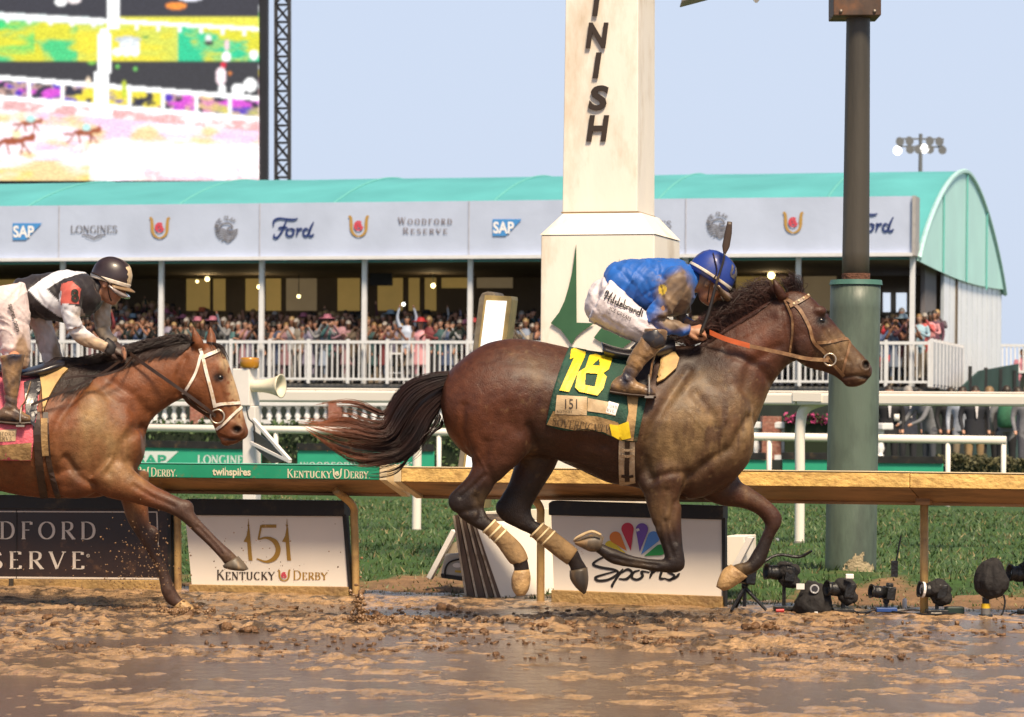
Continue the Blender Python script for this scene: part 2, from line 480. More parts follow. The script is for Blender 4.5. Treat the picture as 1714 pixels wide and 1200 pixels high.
def grid_mesh(name, P, nx, ny, m, smooth=True):
    idx = np.arange(nx * ny).reshape(ny, nx)
    q = np.stack([idx[:-1, :-1], idx[:-1, 1:], idx[1:, 1:], idx[1:, :-1]], -1).reshape(-1, 4)
    me = bpy.data.meshes.new(name)
    me.vertices.add(len(P)); me.vertices.foreach_set("co", P.ravel())
    me.loops.add(q.size); me.loops.foreach_set("vertex_index", q.ravel())
    me.polygons.add(len(q)); me.polygons.foreach_set("loop_start", np.arange(0, q.size, 4)); me.polygons.foreach_set("loop_total", np.full(len(q), 4))
    if smooth: me.polygons.foreach_set("use_smooth", np.ones(len(q), bool))
    me.update(calc_edges=True); me.validate()
    me.materials.append(m)
    return me

def mud_material():
    m = bpy.data.materials.new("mud"); m.use_nodes = True
    N, L = m.node_tree.nodes, m.node_tree.links; b = N["Principled BSDF"]
    tc = N.new("ShaderNodeTexCoord"); a = N.new("ShaderNodeAttribute"); a.attribute_name = "paint"
    n1 = N.new("ShaderNodeTexNoise"); n1.inputs["Scale"].default_value = 9; n1.inputs["Detail"].default_value = 9; n1.inputs["Roughness"].default_value = .65
    n2 = N.new("ShaderNodeTexNoise"); n2.inputs["Scale"].default_value = 55; n2.inputs["Detail"].default_value = 6
    L.new(tc.outputs["Object"], n1.inputs[0]); L.new(tc.outputs["Object"], n2.inputs[0])
    mr = N.new("ShaderNodeMapRange"); mr.inputs["From Min"].default_value = .3; mr.inputs["From Max"].default_value = .7; mr.inputs["To Min"].default_value = .62; mr.inputs["To Max"].default_value = 1.35
    L.new(n1.outputs["Fac"], mr.inputs[0])
    sc = N.new("ShaderNodeVectorMath"); sc.operation = 'SCALE'; L.new(a.outputs["Color"], sc.inputs[0]); L.new(mr.outputs[0], sc.inputs["Scale"])
    L.new(sc.outputs[0], b.inputs["Base Color"])
    r = N.new("ShaderNodeMapRange"); r.inputs["From Min"].default_value = .35; r.inputs["From Max"].default_value = .62; r.inputs["To Min"].default_value = .16; r.inputs["To Max"].default_value = .62
    L.new(n1.outputs["Fac"], r.inputs[0]); L.new(r.outputs[0], b.inputs["Roughness"])
    b.inputs["Coat Weight"].default_value = .3; b.inputs["Coat Roughness"].default_value = .12
    bp = N.new("ShaderNodeBump"); bp.inputs["Strength"].default_value = 1.0; bp.inputs["Distance"].default_value = .035
    L.new(n2.outputs["Fac"], bp.inputs["Height"]); L.new(bp.outputs[0], b.inputs["Normal"])
    return m
M_mud = mud_material()

# churned dirt track: ridges and clods that stand out of the standing water
nx, ny = 720, 560
xs = np.linspace(-4.9, 4.9, nx); ys = 9.5 + (23.2 - 9.5) * np.linspace(0, 1, ny) ** 1.0
X, Y = np.meshgrid(xs, ys); P = np.stack([X.ravel(), Y.ravel(), np.zeros(X.size)], 1)
t = rail_t(P)
p3 = P * np.array([1.0, .75, 0])
churn = np.clip((P[:, 1] - 12.6) / 3.6, 0, 1)             # little near the camera, much by the rail
patch = fbm(p3 * np.array([.75, 1.5, 1]), 4, 5)
mid = fbm(p3 * np.array([3.6, 5.5, 1]), 4, 9, .6)
fine = fbm(p3 * 11, 3, 21); grit = fbm(p3 * 27, 2, 31)
ridge = 1 - np.abs(2 * fbm(p3 * np.array([5, 8, 1]), 3, 47) - 1)
soft = np.clip((patch - .36) * 5, .4, 1)
h = (patch - .53) * .034 + (mid - .5) * (.042 + .022 * churn) + ((fine - .5) * .042 + (grit - .5) * .036 + (ridge - .8) * .022) * (.32 + .75 * churn) * soft + .006 * churn - .0065
edge = np.clip((t + .55) / .5, 0, 1); h = h * (1 - edge) + edge * (.012 + (fine - .5) * .02 + (mid - .5) * .02)
h = h * np.clip((1.2 - t) / .3, 0, 1) - np.clip(t - 1.0, 0, 1) * .3
P[:, 2] = h
me = grid_mesh("mud", P, nx, ny, M_mud)
tone = fbm(p3 * 1.7, 3, 40)[:, None]
c = np.array([.52, .32, .155]) * (1 - tone) + np.array([.36, .22, .115]) * tone
dk = np.clip((fbm(p3 * 14, 4, 83) - .5) * 7, 0, 1)[:, None] * (.35 + .65 * churn[:, None]); c = c * (1 - .8 * dk)
set_col(me, c)
o = link_mesh("dirt_track", me); tag(o, "churned wet brown dirt racing track", None, None, 'structure')

# the rest of the track and the infield, one sheet to the horizon
M_far = mat("far_ground", (.07, .1, .035), .9, var=.3, scale=.5, dirt=(.09, .075, .035), dscale=.2)
b = MB(); b.poly([(-1500, -60, -.09), (1500, -60, -.09), (1500, 2500, -.09), (-1500, 2500, -.09)])
tag(b.build("ground", M_far), "open grass ground reaching to the horizon", None, None, 'structure')
M_track = mat("far_mud", (.22, .125, .07), .45, var=.3, scale=3, bump=1, bscale=9)
b = MB()
for s0, s1, t0, t1 in ((-60, 60, -40, -10.5),): b.poly([rail_pt(s0, t0, -.05), rail_pt(s1, t0, -.05), rail_pt(s1, t1, -.05), rail_pt(s0, t1, -.05)])
b.poly([rail_pt(-60, -10.5, -.05), rail_pt(60, -10.5, -.05), rail_pt(60, .1, -.05), rail_pt(-60, .1, -.05)])
tag(b.build("track_bed", M_track), "brown track bed beyond the churned mud", None, None, 'structure')

def water_material():
    m = bpy.data.materials.new("muddy_water"); m.use_nodes = True
    N, L = m.node_tree.nodes, m.node_tree.links; b = N["Principled BSDF"]
    b.inputs["Base Color"].default_value = (.12, .08, .057, 1); b.inputs["Roughness"].default_value = .08; b.inputs["IOR"].default_value = 1.36
    tc = N.new("ShaderNodeTexCoord"); mp = N.new("ShaderNodeMapping"); mp.inputs["Scale"].default_value = (1, .6, 1)
    n = N.new("ShaderNodeTexNoise"); n.inputs["Scale"].default_value = 11; n.inputs["Detail"].default_value = 9; n.inputs["Roughness"].default_value = .62
    L.new(tc.outputs["Object"], mp.inputs[0]); L.new(mp.outputs[0], n.inputs[0])
    bp = N.new("ShaderNodeBump"); bp.inputs["Strength"].default_value = .9; bp.inputs["Distance"].default_value = .019
    L.new(n.outputs["Fac"], bp.inputs["Height"]); L.new(bp.outputs[0], b.inputs["Normal"])
    r = N.new("ShaderNodeMapRange"); r.inputs["To Min"].default_value = .05; r.inputs["To Max"].default_value = .24
    L.new(n.outputs["Fac"], r.inputs[0]); L.new(r.outputs[0], b.inputs["Roughness"])
    return m
b = MB(); b.poly([(-9, 4, 0), (9, 4, 0), rail_pt(10, .7, 0), rail_pt(-9, .7, 0)])
tag(b.build("puddle_water", water_material()), "muddy rain water standing on the track", None, None, 'structure')

# turf inside the rail
ns, nt = 300, 200
S, T = np.meshgrid(np.linspace(-13, 11, ns), -.1 + 30 * np.linspace(0, 1, nt) ** 1.7)
P = np.array([RA.x, RA.y, 0]) + S.reshape(-1, 1) * np.array(RE) + T.reshape(-1, 1) * np.array(RN)
tt, ss = T.ravel(), S.ravel()
n1, n2 = fbm(P * 1.3, 4, 61), fbm(P * 5, 3, 66)
bank = np.clip((tt - .45) / 1.6, 0, 1)
P[:, 2] = .004 + bank * .13 + (n2 - .5) * .05 * np.clip(tt * 2, 0.2, 1) + (n1 - .5) * .06 * bank
earth = np.clip(((n1 - .5) * 2.2 + (n2 - .5) * 1.4 + 1.0 - tt * .8 + np.clip((ss - 4.0) * .9, 0, .6) + .75 * np.exp(-((ss - 1.55) / .45) ** 2)), 0, 1)
earth = np.clip((earth - .3) * 2.4, 0, 1)
grass_c = np.array([.03, .075, .012]) * (.75 + .6 * n2[:, None]); earth_c = np.array([.2, .115, .055]) * (.7 + .6 * n2[:, None])
me = grid_mesh("turf", P, ns, nt, mat("turf", "paint", .85, var=.25, scale=14, bump=1, bscale=30))
set_col(me, grass_c * (1 - earth[:, None]) + earth_c * earth[:, None])
tag(link_mesh("turf_ground", me), "green turf course with bare earth by the rail", None, None, 'structure')
# grass blades
nb = 95000
s = rng.uniform(-10, 9.5, nb); t = .22 + 17 * rng.random(nb) ** 1.9
Q = np.array([RA.x, RA.y, 0]) + s[:, None] * np.array(RE) + t[:, None] * np.array(RN)
g1, g2 = fbm(Q * 1.3, 4, 61), fbm(Q * 5, 3, 66)
e = np.clip(((g1 - .5) * 2.2 + (g2 - .5) * 1.4 + 1.0 - t * .8 + np.clip((s - 4.0) * .9, 0, .6) + .75 * np.exp(-((s - 1.55) / .45) ** 2)), 0, 1); e = np.clip((e - .3) * 2.4, 0, 1)
k = rng.random(nb) > e * .72; Q, t, g2, e = Q[k], t[k], g2[k], e[k]; nb = len(Q)
bk = np.clip((t - .45) / 1.6, 0, 1); g1 = g1[k]
Q[:, 2] = .0 + bk * .13 + (g2 - .5) * .05 * np.clip(t * 2, .2, 1) + (g1 - .5) * .06 * bk
hgt = rng.uniform(.02, .05, nb) * (1 + .7 * (g2 - .4)) * (1 - .35 * e); wd = rng.uniform(.004, .009, nb) * (1 + t * .06)
an = rng.uniform(0, math.pi, nb); lean = rng.normal(0, .55, (nb, 2)) * hgt[:, None]
dx = np.stack([np.cos(an) * wd, np.sin(an) * wd, np.zeros(nb)], 1)
top = Q + np.stack([lean[:, 0], lean[:, 1], hgt], 1)
VV = np.stack([Q - dx, Q + dx, top], 1).reshape(-1, 3)
me = bpy.data.meshes.new("grass"); me.vertices.add(nb * 3); me.vertices.foreach_set("co", VV.ravel())
me.loops.add(nb * 3); me.loops.foreach_set("vertex_index", np.arange(nb * 3)); me.polygons.add(nb)
me.polygons.foreach_set("loop_start", np.arange(0, nb * 3, 3)); me.polygons.foreach_set("loop_total", np.full(nb, 3))
me.update(calc_edges=True)
cc = np.array([.032, .074, .013]) + rng.random((nb, 1)) * np.array([.045, .055, .012]); dry = (rng.random(nb) < .1 + .35 * e)[:, None]
cc = np.where(dry, np.array([.2, .16, .06]) * (.6 + .6 * rng.random((nb, 1))), cc)
set_col(me, np.repeat(cc, 3, 0)); me.materials.append(mat("grass_blade", "paint", .55, var=0, sheen=.2))
tag(link_mesh("grass", me), "short green grass of the turf course", "grass", None, 'stuff')

# loose clods on the churned strip and mud thrown up by the hooves
def lumps(name, label, spots, m, seed):
    r = np.random.default_rng(seed)
    base = bmesh.new(); bmesh.ops.create_icosphere(base, subdivisions=2, radius=1)
    bv = np.array([v.co[:] for v in base.verts]); bf = [tuple(v.index for v in f.verts) for f in base.faces]; base.free()
    vs, fs, o = [], [], 0
    for p, q in spots:
        d = 1 + 1.0 * (vnoise(bv * 1.9 + r.uniform(0, 50, 3), 3) - .5) + .9 * (vnoise(bv * 4.5 + r.uniform(0, 50, 3), 8) - .5)
        a = r.uniform(0, 6.28); ca, sa = math.cos(a), math.sin(a)
        w = bv * d[:, None] * np.array(q); w = np.stack([w[:, 0] * ca - w[:, 1] * sa, w[:, 0] * sa + w[:, 1] * ca, w[:, 2]], 1)
        vs.append(w + np.array(p)); fs += [(a + o, b_ + o, c_ + o) for a, b_, c_ in bf]; o += len(bv)
    me = bpy.data.meshes.new(name); me.from_pydata(np.vstack(vs), [], fs); me.materials.append(m)
    me.polygons.foreach_set("use_smooth", [True] * len(me.polygons))
    return tag(link_mesh(name, me), label, name.replace('_', ' '), None, 'stuff')
M_clod = mat("clod", (.15, .075, .03), .42, var=.35, scale=14, bump=1, bscale=45)
sp = []
for i in range(1700):
    y = rng.uniform(14.9, 18.9); x = rng.uniform(-.2, .2) * y
    p = V((x, y, 0)); tq = (p - RA).dot(RN)
    if tq > -.25: continue
    r0 = rng.uniform(.004, .012) * (2.4 if rng.random() < .04 else 1)
    if vnoise([[x * 1.6, y * 2.2, 0]], 77)[0] < .42: continue
    sp.append(((x, y, r0 * .35), (r0 * rng.uniform(1, 1.8), r0 * rng.uniform(.9, 1.5), r0 * rng.uniform(.6, 1.1))))
for px, py, r0 in ((1270, 1052, .06), (900, 1048, .035), (1030, 1050, .03), (425, 1058, .04), (610, 1060, .04), (640, 1092, .035), (200, 1095, .03), (1280, 1068, .05), (1110, 1078, .045), (1345, 1040, .03)):
    p = gnd(px, py)
    for q_ in range(9):
        r1 = r0 * rng.uniform(.15, .5); sp.append(((p.x + rng.normal(0, r0), p.y + rng.normal(0, r0), r1 * .5), (r1 * 1.5, r1 * 1.2, r1)))
lumps("mud_clods", "dark wet clods of mud scattered over the track", sp, M_clod, 5)
M_spl = mat("splash_mud", (.2, .11, .05), .35, var=.3, scale=20)
sp = []
def splash(cx, cy, sx, sy, n, Yd, r0, r1):
    for i in range(n):
        px, py = rng.normal(cx, sx), cy - abs(rng.normal(0, sy)) + rng.uniform(-3, 3)
        p = at(px, py, Yd + rng.normal(0, .12)); r_ = rng.uniform(r0, r1) ** 1
        if p.z < .01: p.z = .01
        sp.append(((p.x, p.y, p.z), (r_ * rng.uniform(.8, 1.6), r_, r_ * rng.uniform(.7, 1.5))))
splash(600, 1046, 9, 30, 110, 17.4, .003, .013); splash(665, 1050, 42, 8, 150, 17.4, .003, .013)
splash(310, 1036, 22, 9, 120, 18.2, .003, .012); splash(235, 985, 36, 60, 210, 18.15, .0015, .005)
splash(200, 1000, 70, 40, 90, 18.2, .0015, .005); splash(450, 975, 60, 40, 60, 18.3, .0015, .004)
splash(860, 1045, 300, 4, 160, 17.6, .004, .012); splash(500, 760, 260, 90, 40, 17.8, .001, .0025)
lumps("mud_splash", "wet mud thrown up behind the galloping hooves", sp, M_spl, 9)
# ------------------------------------------------------------------ marquee behind the course
al = R(15.2)
TD, TN = V((math.cos(al), -math.sin(al), 0)), V((math.sin(al), math.cos(al), 0))
TA = at(1532, 700, 77); TA.z = 0
def T(u, v, z): return TA + TD * u + TN * v + V((0, 0, z))
def tplane(v): return Plane(T(0, v, 0), -TN)
def t_uz(px, py, v):
    p = tplane(v)(px, py) - TA
    return p.dot(TD), p.z
ZD = 2.1                                                     # deck height
UL = -44.0
M_teal = mat("teal_canvas", (.092, .38, .40), .6, var=.10, scale=.5, bump=1.6, bscale=1.1)
M_teal2 = mat("teal_seam", (.12, .41, .39), .6, var=.05)
M_fascia = mat("fascia_vinyl", (.45, .52, .69), .55, var=.08, scale=.7, bump=.9, bscale=1.3)
M_whitem = mat("white_metal", (.66, .67, .70), .45, var=.05)
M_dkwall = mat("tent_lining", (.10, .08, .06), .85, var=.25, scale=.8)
M_deck = mat("deck_board", (.2, .19, .18), .8)
M_skirt = mat("dark_skirt", (.016, .024, .02), .85, var=.4, scale=1.5)
M_clear = mat("white_wall_panel", (.85, .88, .92), .35, var=.08, scale=1.0)
tent = thing("marquee", "long teal roofed marquee on a raised deck with a sponsor fascia", "marquee", T(0, 0, 0))
def roof_z(v):
    q = v / 21.6
    return 5.4 + 3.15 * (1 - abs(2 * q - 1) ** 1.7) ** .88 * (1 - .03 * q)
NV = 44
b = MB()
for k in range(NV):
    v0, v1 = 21.6 * k / NV, 21.6 * (k + 1) / NV
    for i in range(22):
        u0, u1 = UL + (0 - UL) * i / 22, UL + (0 - UL) * (i + 1) / 22
        def zz(u, v): return roof_z(v) - .02 * abs(math.sin(math.pi * (u + 3.0) / 4.75)) * math.sin(math.pi * v / 21.6)
        b.poly([T(u0, v0, zz(u0, v0)), T(u1, v0, zz(u1, v0)), T(u1, v1, zz(u1, v1)), T(u0, v1, zz(u0, v1))])
b.build("roof", M_teal, tent, smooth=True, solid=.04)
for i in range(10):
    u = -i * 4.75 - 3.0
    if u < UL: break
    b = MB(); b.tube([T(u, 21.6 * k / NV, roof_z(21.6 * k / NV) + .015) for k in range(NV + 1)], .04, 5)
    b.build("roof_seam", M_teal2, tent)
b = MB(); pts = [T(.03, 21.6 * k / NV, roof_z(21.6 * k / NV)) for k in range(NV + 1)]
low = [T(.03, 21.6 * k / NV, 5.35 + .2 * k / NV - .5 * math.sin(math.pi * k / NV) * .3) for k in range(NV + 1)]
for k in range(NV): b.poly([pts[k], pts[k + 1], low[k + 1], low[k]])
b.build("gable", mat("gable_canvas", (.46, .78, .76), .5, var=.08, scale=.5), tent, solid=.03)
b = MB(); b.tube([p + TD * .03 for p in pts], .075, 6); b.build("gable_arch", mat("pale_arch", (.40, .64, .64), .5), tent)
for v in (5.0, 10.5, 15.8):
    b = MB(); b.bar(T(.08, v, 5.3), T(.08, v, roof_z(v)), .05, .05); b.build("gable_seam", M_teal2, tent)
b = MB()
NP = 11
for k in range(NP):
    v0, v1 = 6.2 + 15.3 * k / NP, 6.2 + 15.3 * (k + 1) / NP
    b.box((T(-.1, (v0 + v1) / 2, 3.55)), (.08, v1 - v0 - .07, 4.0), (TD, TN, V((0, 0, 1))))
b.build("side_wall", M_clear, tent)
b = MB()
for k in range(NP + 1): b.bar(T(-.1, 6.2 + 15.3 * k / NP, 1.5), T(-.1, 6.2 + 15.3 * k / NP, 5.6), .09, .09)
b.build("side_wall_frame", mat("grey_mullion", (.34, .39, .45), .5), tent)
# inside
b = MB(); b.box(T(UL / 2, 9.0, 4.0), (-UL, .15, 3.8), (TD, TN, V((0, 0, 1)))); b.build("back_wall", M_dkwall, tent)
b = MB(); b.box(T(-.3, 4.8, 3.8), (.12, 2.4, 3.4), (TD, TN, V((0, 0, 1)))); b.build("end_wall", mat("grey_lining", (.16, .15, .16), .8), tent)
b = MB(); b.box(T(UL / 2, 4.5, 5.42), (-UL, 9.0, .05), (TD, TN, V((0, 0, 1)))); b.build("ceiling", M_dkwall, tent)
b = MB(); b.box(T(UL / 2, 10.7, ZD - .09), (-UL + .1, 21.8, .16), (TD, TN, V((0, 0, 1)))); b.build("deck", M_deck, tent)
b = MB()
for k in range(4): b.box(T(UL / 2 - 1, 2.0 + 1.1 * k, ZD + .1 + .14 * k), (-UL - 3, 1.1, .24 + .28 * k), (TD, TN, V((0, 0, 1))))
b.build("riser", mat("riser_board", (.05, .05, .05), .9), tent)
b = MB(); b.box(T(UL / 2 + .5, -.25, 1.0), (-UL + 1.0, .12, 2.0), (TD, TN, V((0, 0, 1)))); b.build("deck_skirt", M_skirt, tent)
b = MB(); b.box(T(1.0, 5, 1.0), (.1, 10, 2.0), (TD, TN, V((0, 0, 1)))); b.build("deck_skirt", M_skirt, tent)
M_lit = mat("lit_curtain", (.5, .36, .13), .8, var=.2, scale=.9, emit=(.5, .33, .1), estr=.2)
M_lit2 = mat("dim_curtain", (.3, .25, .18), .8, var=.2, scale=.9, emit=(.3, .22, .12), estr=.2)
pw = tplane(8.9)
for x0, x1, y0, y1, d in ((-60, 40, 446, 500, 0), (312, 351, 450, 520, 0), (357, 377, 452, 520, 0), (411, 436, 452, 520, 0), (445, 470, 452, 520, 0), (479, 530, 452, 520, 1), (565, 602, 452, 520, 0),
                          (632, 674, 452, 520, 0), (684, 702, 452, 520, 0), (711, 730, 452, 520, 0), (739, 786, 450, 482, 0), (798, 858, 450, 482, 1), (120, 200, 452, 520, 1), (1232, 1316, 446, 520, 0), (1345, 1400, 446, 520, 1)):
    b = MB(); b.prism([pw(x0, y0), pw(x1, y0), pw(x1, y1), pw(x0, y1)], TN * .06); b.build("window", M_lit2 if d else M_lit, tent)
pw3 = tplane(8.8)
for x0, x1 in ((1440, 1460), (1478, 1490), (1500, 1517)):
    b = MB(); b.prism([pw3(x0, 490), pw3(x1, 490), pw3(x1, 522), pw3(x0, 522)], TN * .06); b.build("window", mat("day_window", (.7, .75, .85), .3, emit=(.7, .78, .9), estr=.75), tent)
# fascia with the sponsors' marks
VF = -.45
pf = tplane(VF)
ur = t_uz(1527, 380, VF)[0]
Z0, Z1 = t_uz(1527, 428, VF)[1], t_uz(1527, 328, VF)[1]
b = MB(); b.box(T((UL + ur) / 2, VF + .08, (Z0 + Z1) / 2), (ur - UL, .16, Z1 - Z0), (TD, TN, V((0, 0, 1)))); fas = b.build("fascia", M_fascia, tent)
b = MB()
for px in (99, 435, 785, 1148):
    u = t_uz(px, 390, VF)[0]; b.bar(T(u, VF - .012, Z0 + .02), T(u, VF - .012, Z1), .012, .035, (1, 0, 0))
b.build("seam", mat("fascia_seam", (.36, .38, .46), .6), fas)
b = MB(); b.box(T((UL + ur) / 2, VF - .02, Z0 + .03), (ur - UL + .04, .24, .09), (TD, TN, V((0, 0, 1)))); b.build("bottom_rail", M_whitem, fas)
b = MB(); b.box(T(ur + .05, VF + .3, (Z0 + Z1) / 2), (.09, .8, Z1 - Z0), (TD, TN, V((0, 0, 1)))); b.build("fascia_end", mat("fascia_edge", (.36, .35, .35), .6), tent)
I_blue, I_navy, I_grey, I_gold, I_red, I_white = (mat("ink_blue", (.06, .26, .62), .5, var=0), mat("ink_navy", (.02, .04, .16), .5, var=0), mat("ink_grey", (.16, .16, .19), .5, var=0),
    mat("ink_gold", (.42, .25, .06), .5, var=0), mat("ink_red", (.55, .06, .09), .5, var=0), mat("ink_white", (.8, .8, .82), .5, var=0))
slope = -17.0 / 1527
def logo(kind, x, yc=None):
    y = yc if yc is not None else 388 + slope * x * .75
    s = Sheet(pf); k = 1.0
    if kind == 'sap':
        s.put((np.array([(x - 23, y - 14), (x + 26, y - 14), (x - 1, y + 14), (x - 23, y + 14)]), [(0, 1, 2, 3)]), .03)
        s.put(in_quad(sans("SAP", .03), rectq(x - 22, y - 10, x + 13, y + 10)), .036, 1)
        s.build("sponsor_mark", [I_blue, I_white], fas)
    elif kind == 'longines':
        s.put(in_quad(serif("LONGINES", .17, .06), rectq(x - 39, y - 9, x + 39, y + 3)), .03)
        s.put(stroke([(x - 20, y + 6), (x - 8, y + 7), (x, y + 11), (x + 8, y + 7), (x + 20, y + 6)], 2), .03)
        s.put(stroke([(x - 14, y + 9), (x, y + 14), (x + 14, y + 9)], 1.4), .034)
        s.build("sponsor_mark", [I_grey], fas)
    elif kind == 'rose':
        a, r_ = horseshoe(x, y - 4, 34, 34); s.put(a, .03); s.put(r_, .036, 1); s.build("sponsor_mark", [I_gold, I_red], fas)
    elif kind == 'claw':
        for i, ch in enumerate("WHITE CLAW"):
            if ch == ' ': continue
            a = R(200 - 155 * i / 9.0); cx_, cy_ = x + 17 * math.cos(a), y - 3 - 17 * math.sin(a)
            v, f = sans(ch, .02); ang = -(a - math.pi / 2); v = (v - .5) * np.array([5.2, 7]); c_, s_ = math.cos(ang), math.sin(ang)
            v = np.stack([cx_ + v[:, 0] * c_ + v[:, 1] * s_ * 1, cy_ - v[:, 1] * c_ + v[:, 0] * s_], 1); s.put((v, f), .03)
        for i in range(6):
            yy = y + 1 + i * 3.6; w = math.sqrt(max(0, 19 ** 2 - (yy - y - 2) ** 2))
            s.put(stroke([(x - w, yy), (x - w * .4, yy - 3), (x + w * .2, yy + 1.5), (x + w, yy - 2)], 2.2, sub=5), .03)
        s.put(stroke([(x - 14, y + 2), (x - 8, y - 9), (x + 4, y - 11), (x + 10, y - 4), (x + 2, y - 3), (x + 5, y + 4), (x + 16, y + 4)], 2.4, sub=5), .034)
        s.build("sponsor_mark", [I_grey], fas)
    elif kind == 'ford':
        s.put(in_quad(script(FORD, .06, asp=.5), rectq(x - 35, y - 19, x + 35, y + 17)), .03); s.build("sponsor_mark", [I_navy], fas)
    elif kind == 'wood':
        s.put(in_quad(serif("Woodford", .17, .06, .36), rectq(x - 45, y - 18, x + 45, y - 7)), .03)
        s.put(in_quad(serif("Reserve", .17, .06, .36), rectq(x - 37, y - 1, x + 37, y + 9)), .03)
        s.build("sponsor_mark", [mat("ink_brown_grey", (.2, .17, .19), .5, var=0)], fas)
for kd, x in (('sap', 45), ('longines', 158), ('rose', 268), ('claw', 380), ('ford', 492), ('rose', 601), ('wood', 712), ('sap', 848), ('longines', 1085), ('claw', 1203), ('rose', 1328), ('ford', 1462)):
    logo(kd, x)
for px in (-66, 105, 270, 438, 610, 787, 960, 1147, 1336, 1527):
    u = t_uz(px, 520, -.1)[0]
    b = MB(); b.box(T(u, -.1, (ZD + 5.5) / 2), (.13, .13, 5.5 - ZD), (TD, TN, V((0, 0, 1)))); b.build("post", M_whitem, tent, bevel=.01)
# balcony railing
rail = thing("deck_railing", "long white baluster railing along the marquee deck", "railing", T(-20, -.3, ZD))
b = MB(); uu = t_uz(1556, 600, -.35)[0]
b.box(T((UL + uu) / 2, -.35, ZD + 1.12), (uu - UL, .07, .08), (TD, TN, V((0, 0, 1)))); b.box(T((UL + uu) / 2, -.35, ZD + .12), (uu - UL, .05, .06), (TD, TN, V((0, 0, 1))))
b.build("rail_bar", M_whitem, rail)
b = MB(); u = UL
while u < uu:
    b.box(T(u, -.35, ZD + .62), (.035, .035, 1.0), (TD, TN, V((0, 0, 1)))); u += .152
b.build("balusters", M_whitem, rail)['kind'] = 'stuff'
u = uu
while u > UL:
    b = MB(); b.box(T(u, -.35, ZD + .6), (.08, .08, 1.2), (TD, TN, V((0, 0, 1)))); b.build("rail_post", M_whitem, rail); u -= 1.12
r2 = thing("stair_railing", "white panelled railing going down beside the marquee end", "railing", T(1.0, 3, ZD))
b = MB()
for k in range(9): b.box(T(.42, .3 + k * .75, ZD + .62), (.05, .62, 1.1), (TD, TN, V((0, 0, 1))))
b.build("panel", mat("pale_panel", (.5, .52, .56), .6), r2)
b = MB()
for k in range(10): b.box(T(.42, -.1 + k * .75, ZD + .62), (.09, .09, 1.25), (TD, TN, V((0, 0, 1))))
b.build("rail_post", M_whitem, r2)
ws = thing("windscreen_fence", "dark green screened fence beside the marquee end", "fence", T(2.5, 6, 0))
b = MB(); b.prism([T(.7, 1, 0), T(1.6, 10, 0), T(1.6, 10, 2.9), T(1.1, 4.5, 2.6), T(.8, 1.8, 2.0)], TD * .05); b.build("screen", mat("green_screen", (.025, .06, .055), .8, var=.3, scale=1.2), ws)
for k in range(4): b = MB(); q = .25 + k * .22; b.bar(T(.8 + .9 * q, 1 + 9 * q, 0), T(.8 + .9 * q, 1 + 9 * q, 2.7), .09, .09); b.build("post", mat("black_metal", (.015, .016, .017), .5), ws)
wr = thing("steel_railing", "pale railing panel far right beyond the marquee", "railing", at(1697, 700, 92))
b = MB(); pr = vplane(at(1600, 700, 94), at(1800, 700, 92))
for y in (578, 622): b.bar(pr(1676, y), pr(1800, y + 1), .06, .08)
for x in range(1678, 1800, 7): b.bar(pr(x, 578), pr(x, 622), .04, .04)
b.build("rail_bars", M_whitem, wr); b = MB()
b.prism([pr(1676, 620), pr(1800, 621), pr(1800, 700), pr(1676, 700)], V((0, .3, 0))); b.build("base_wall", M_skirt, wr)
# lamps inside
for px, py, r_ in ((330, 471, 2.6), (347, 467, 4), (434, 480, 4), (725, 478, 4), (1291, 461, 6), (855, 452, 3), (500, 496, 3.2)):
    p = tplane(6.5)(px, py)
    o = thing("pendant_lamp", {330: "small white pendant lamp left of a brighter twin", 347: "yellow pendant lamp right of a smaller twin", 434: "yellow pendant lamp beside the third visible marquee post", 725: "yellow pendant lamp over the crowd in the middle bay", 1291: "large glowing lamp above the bay horse's ears", 855: "faint lamp under the ceiling beside the cream pillar", 500: "pale lamp low over the crowd below the script sign"}[px], "lamp", p, "lamps hanging in the marquee")
    b = MB(); b.sphere(p, r_ * .0174, 12, 8); b.build("bulb", mat("lamp_glow", (1, .9, .5), .5, emit=(1, .82, .38), estr=3.2), o)
    b = MB(); b.bar(p + V((0, 0, r_ * .017)), V((p.x, p.y, 5.4)), .02, .02); b.build("cord", M_skirt, o)
    if r_ >= 4:
        ld = bpy.data.lights.new("lamp_light", 'POINT'); ld.energy = 14; ld.color = (1, .72, .36); ld.shadow_soft_size = .15; lo = bpy.data.objects.new("lamp_light", ld); COL.objects.link(lo); lo.location = (0, -.25, -.1); lo.parent = o
tv = thing("television", "black television hanging in the marquee", "television", tplane(6)(637, 464))
b = MB(); b.prism([tplane(6)(x, y) for x, y in ((618, 450), (656, 450), (656, 478), (618, 478))], TN * .1); b.build("screen", mat("tv_black", (.012, .012, .014), .4), tv, bevel=.01)
b = MB(); b.bar(tplane(6.1)(637, 450), tplane(6.1)(637, 440), .05, .05); b.build("bracket", M_skirt, tv)

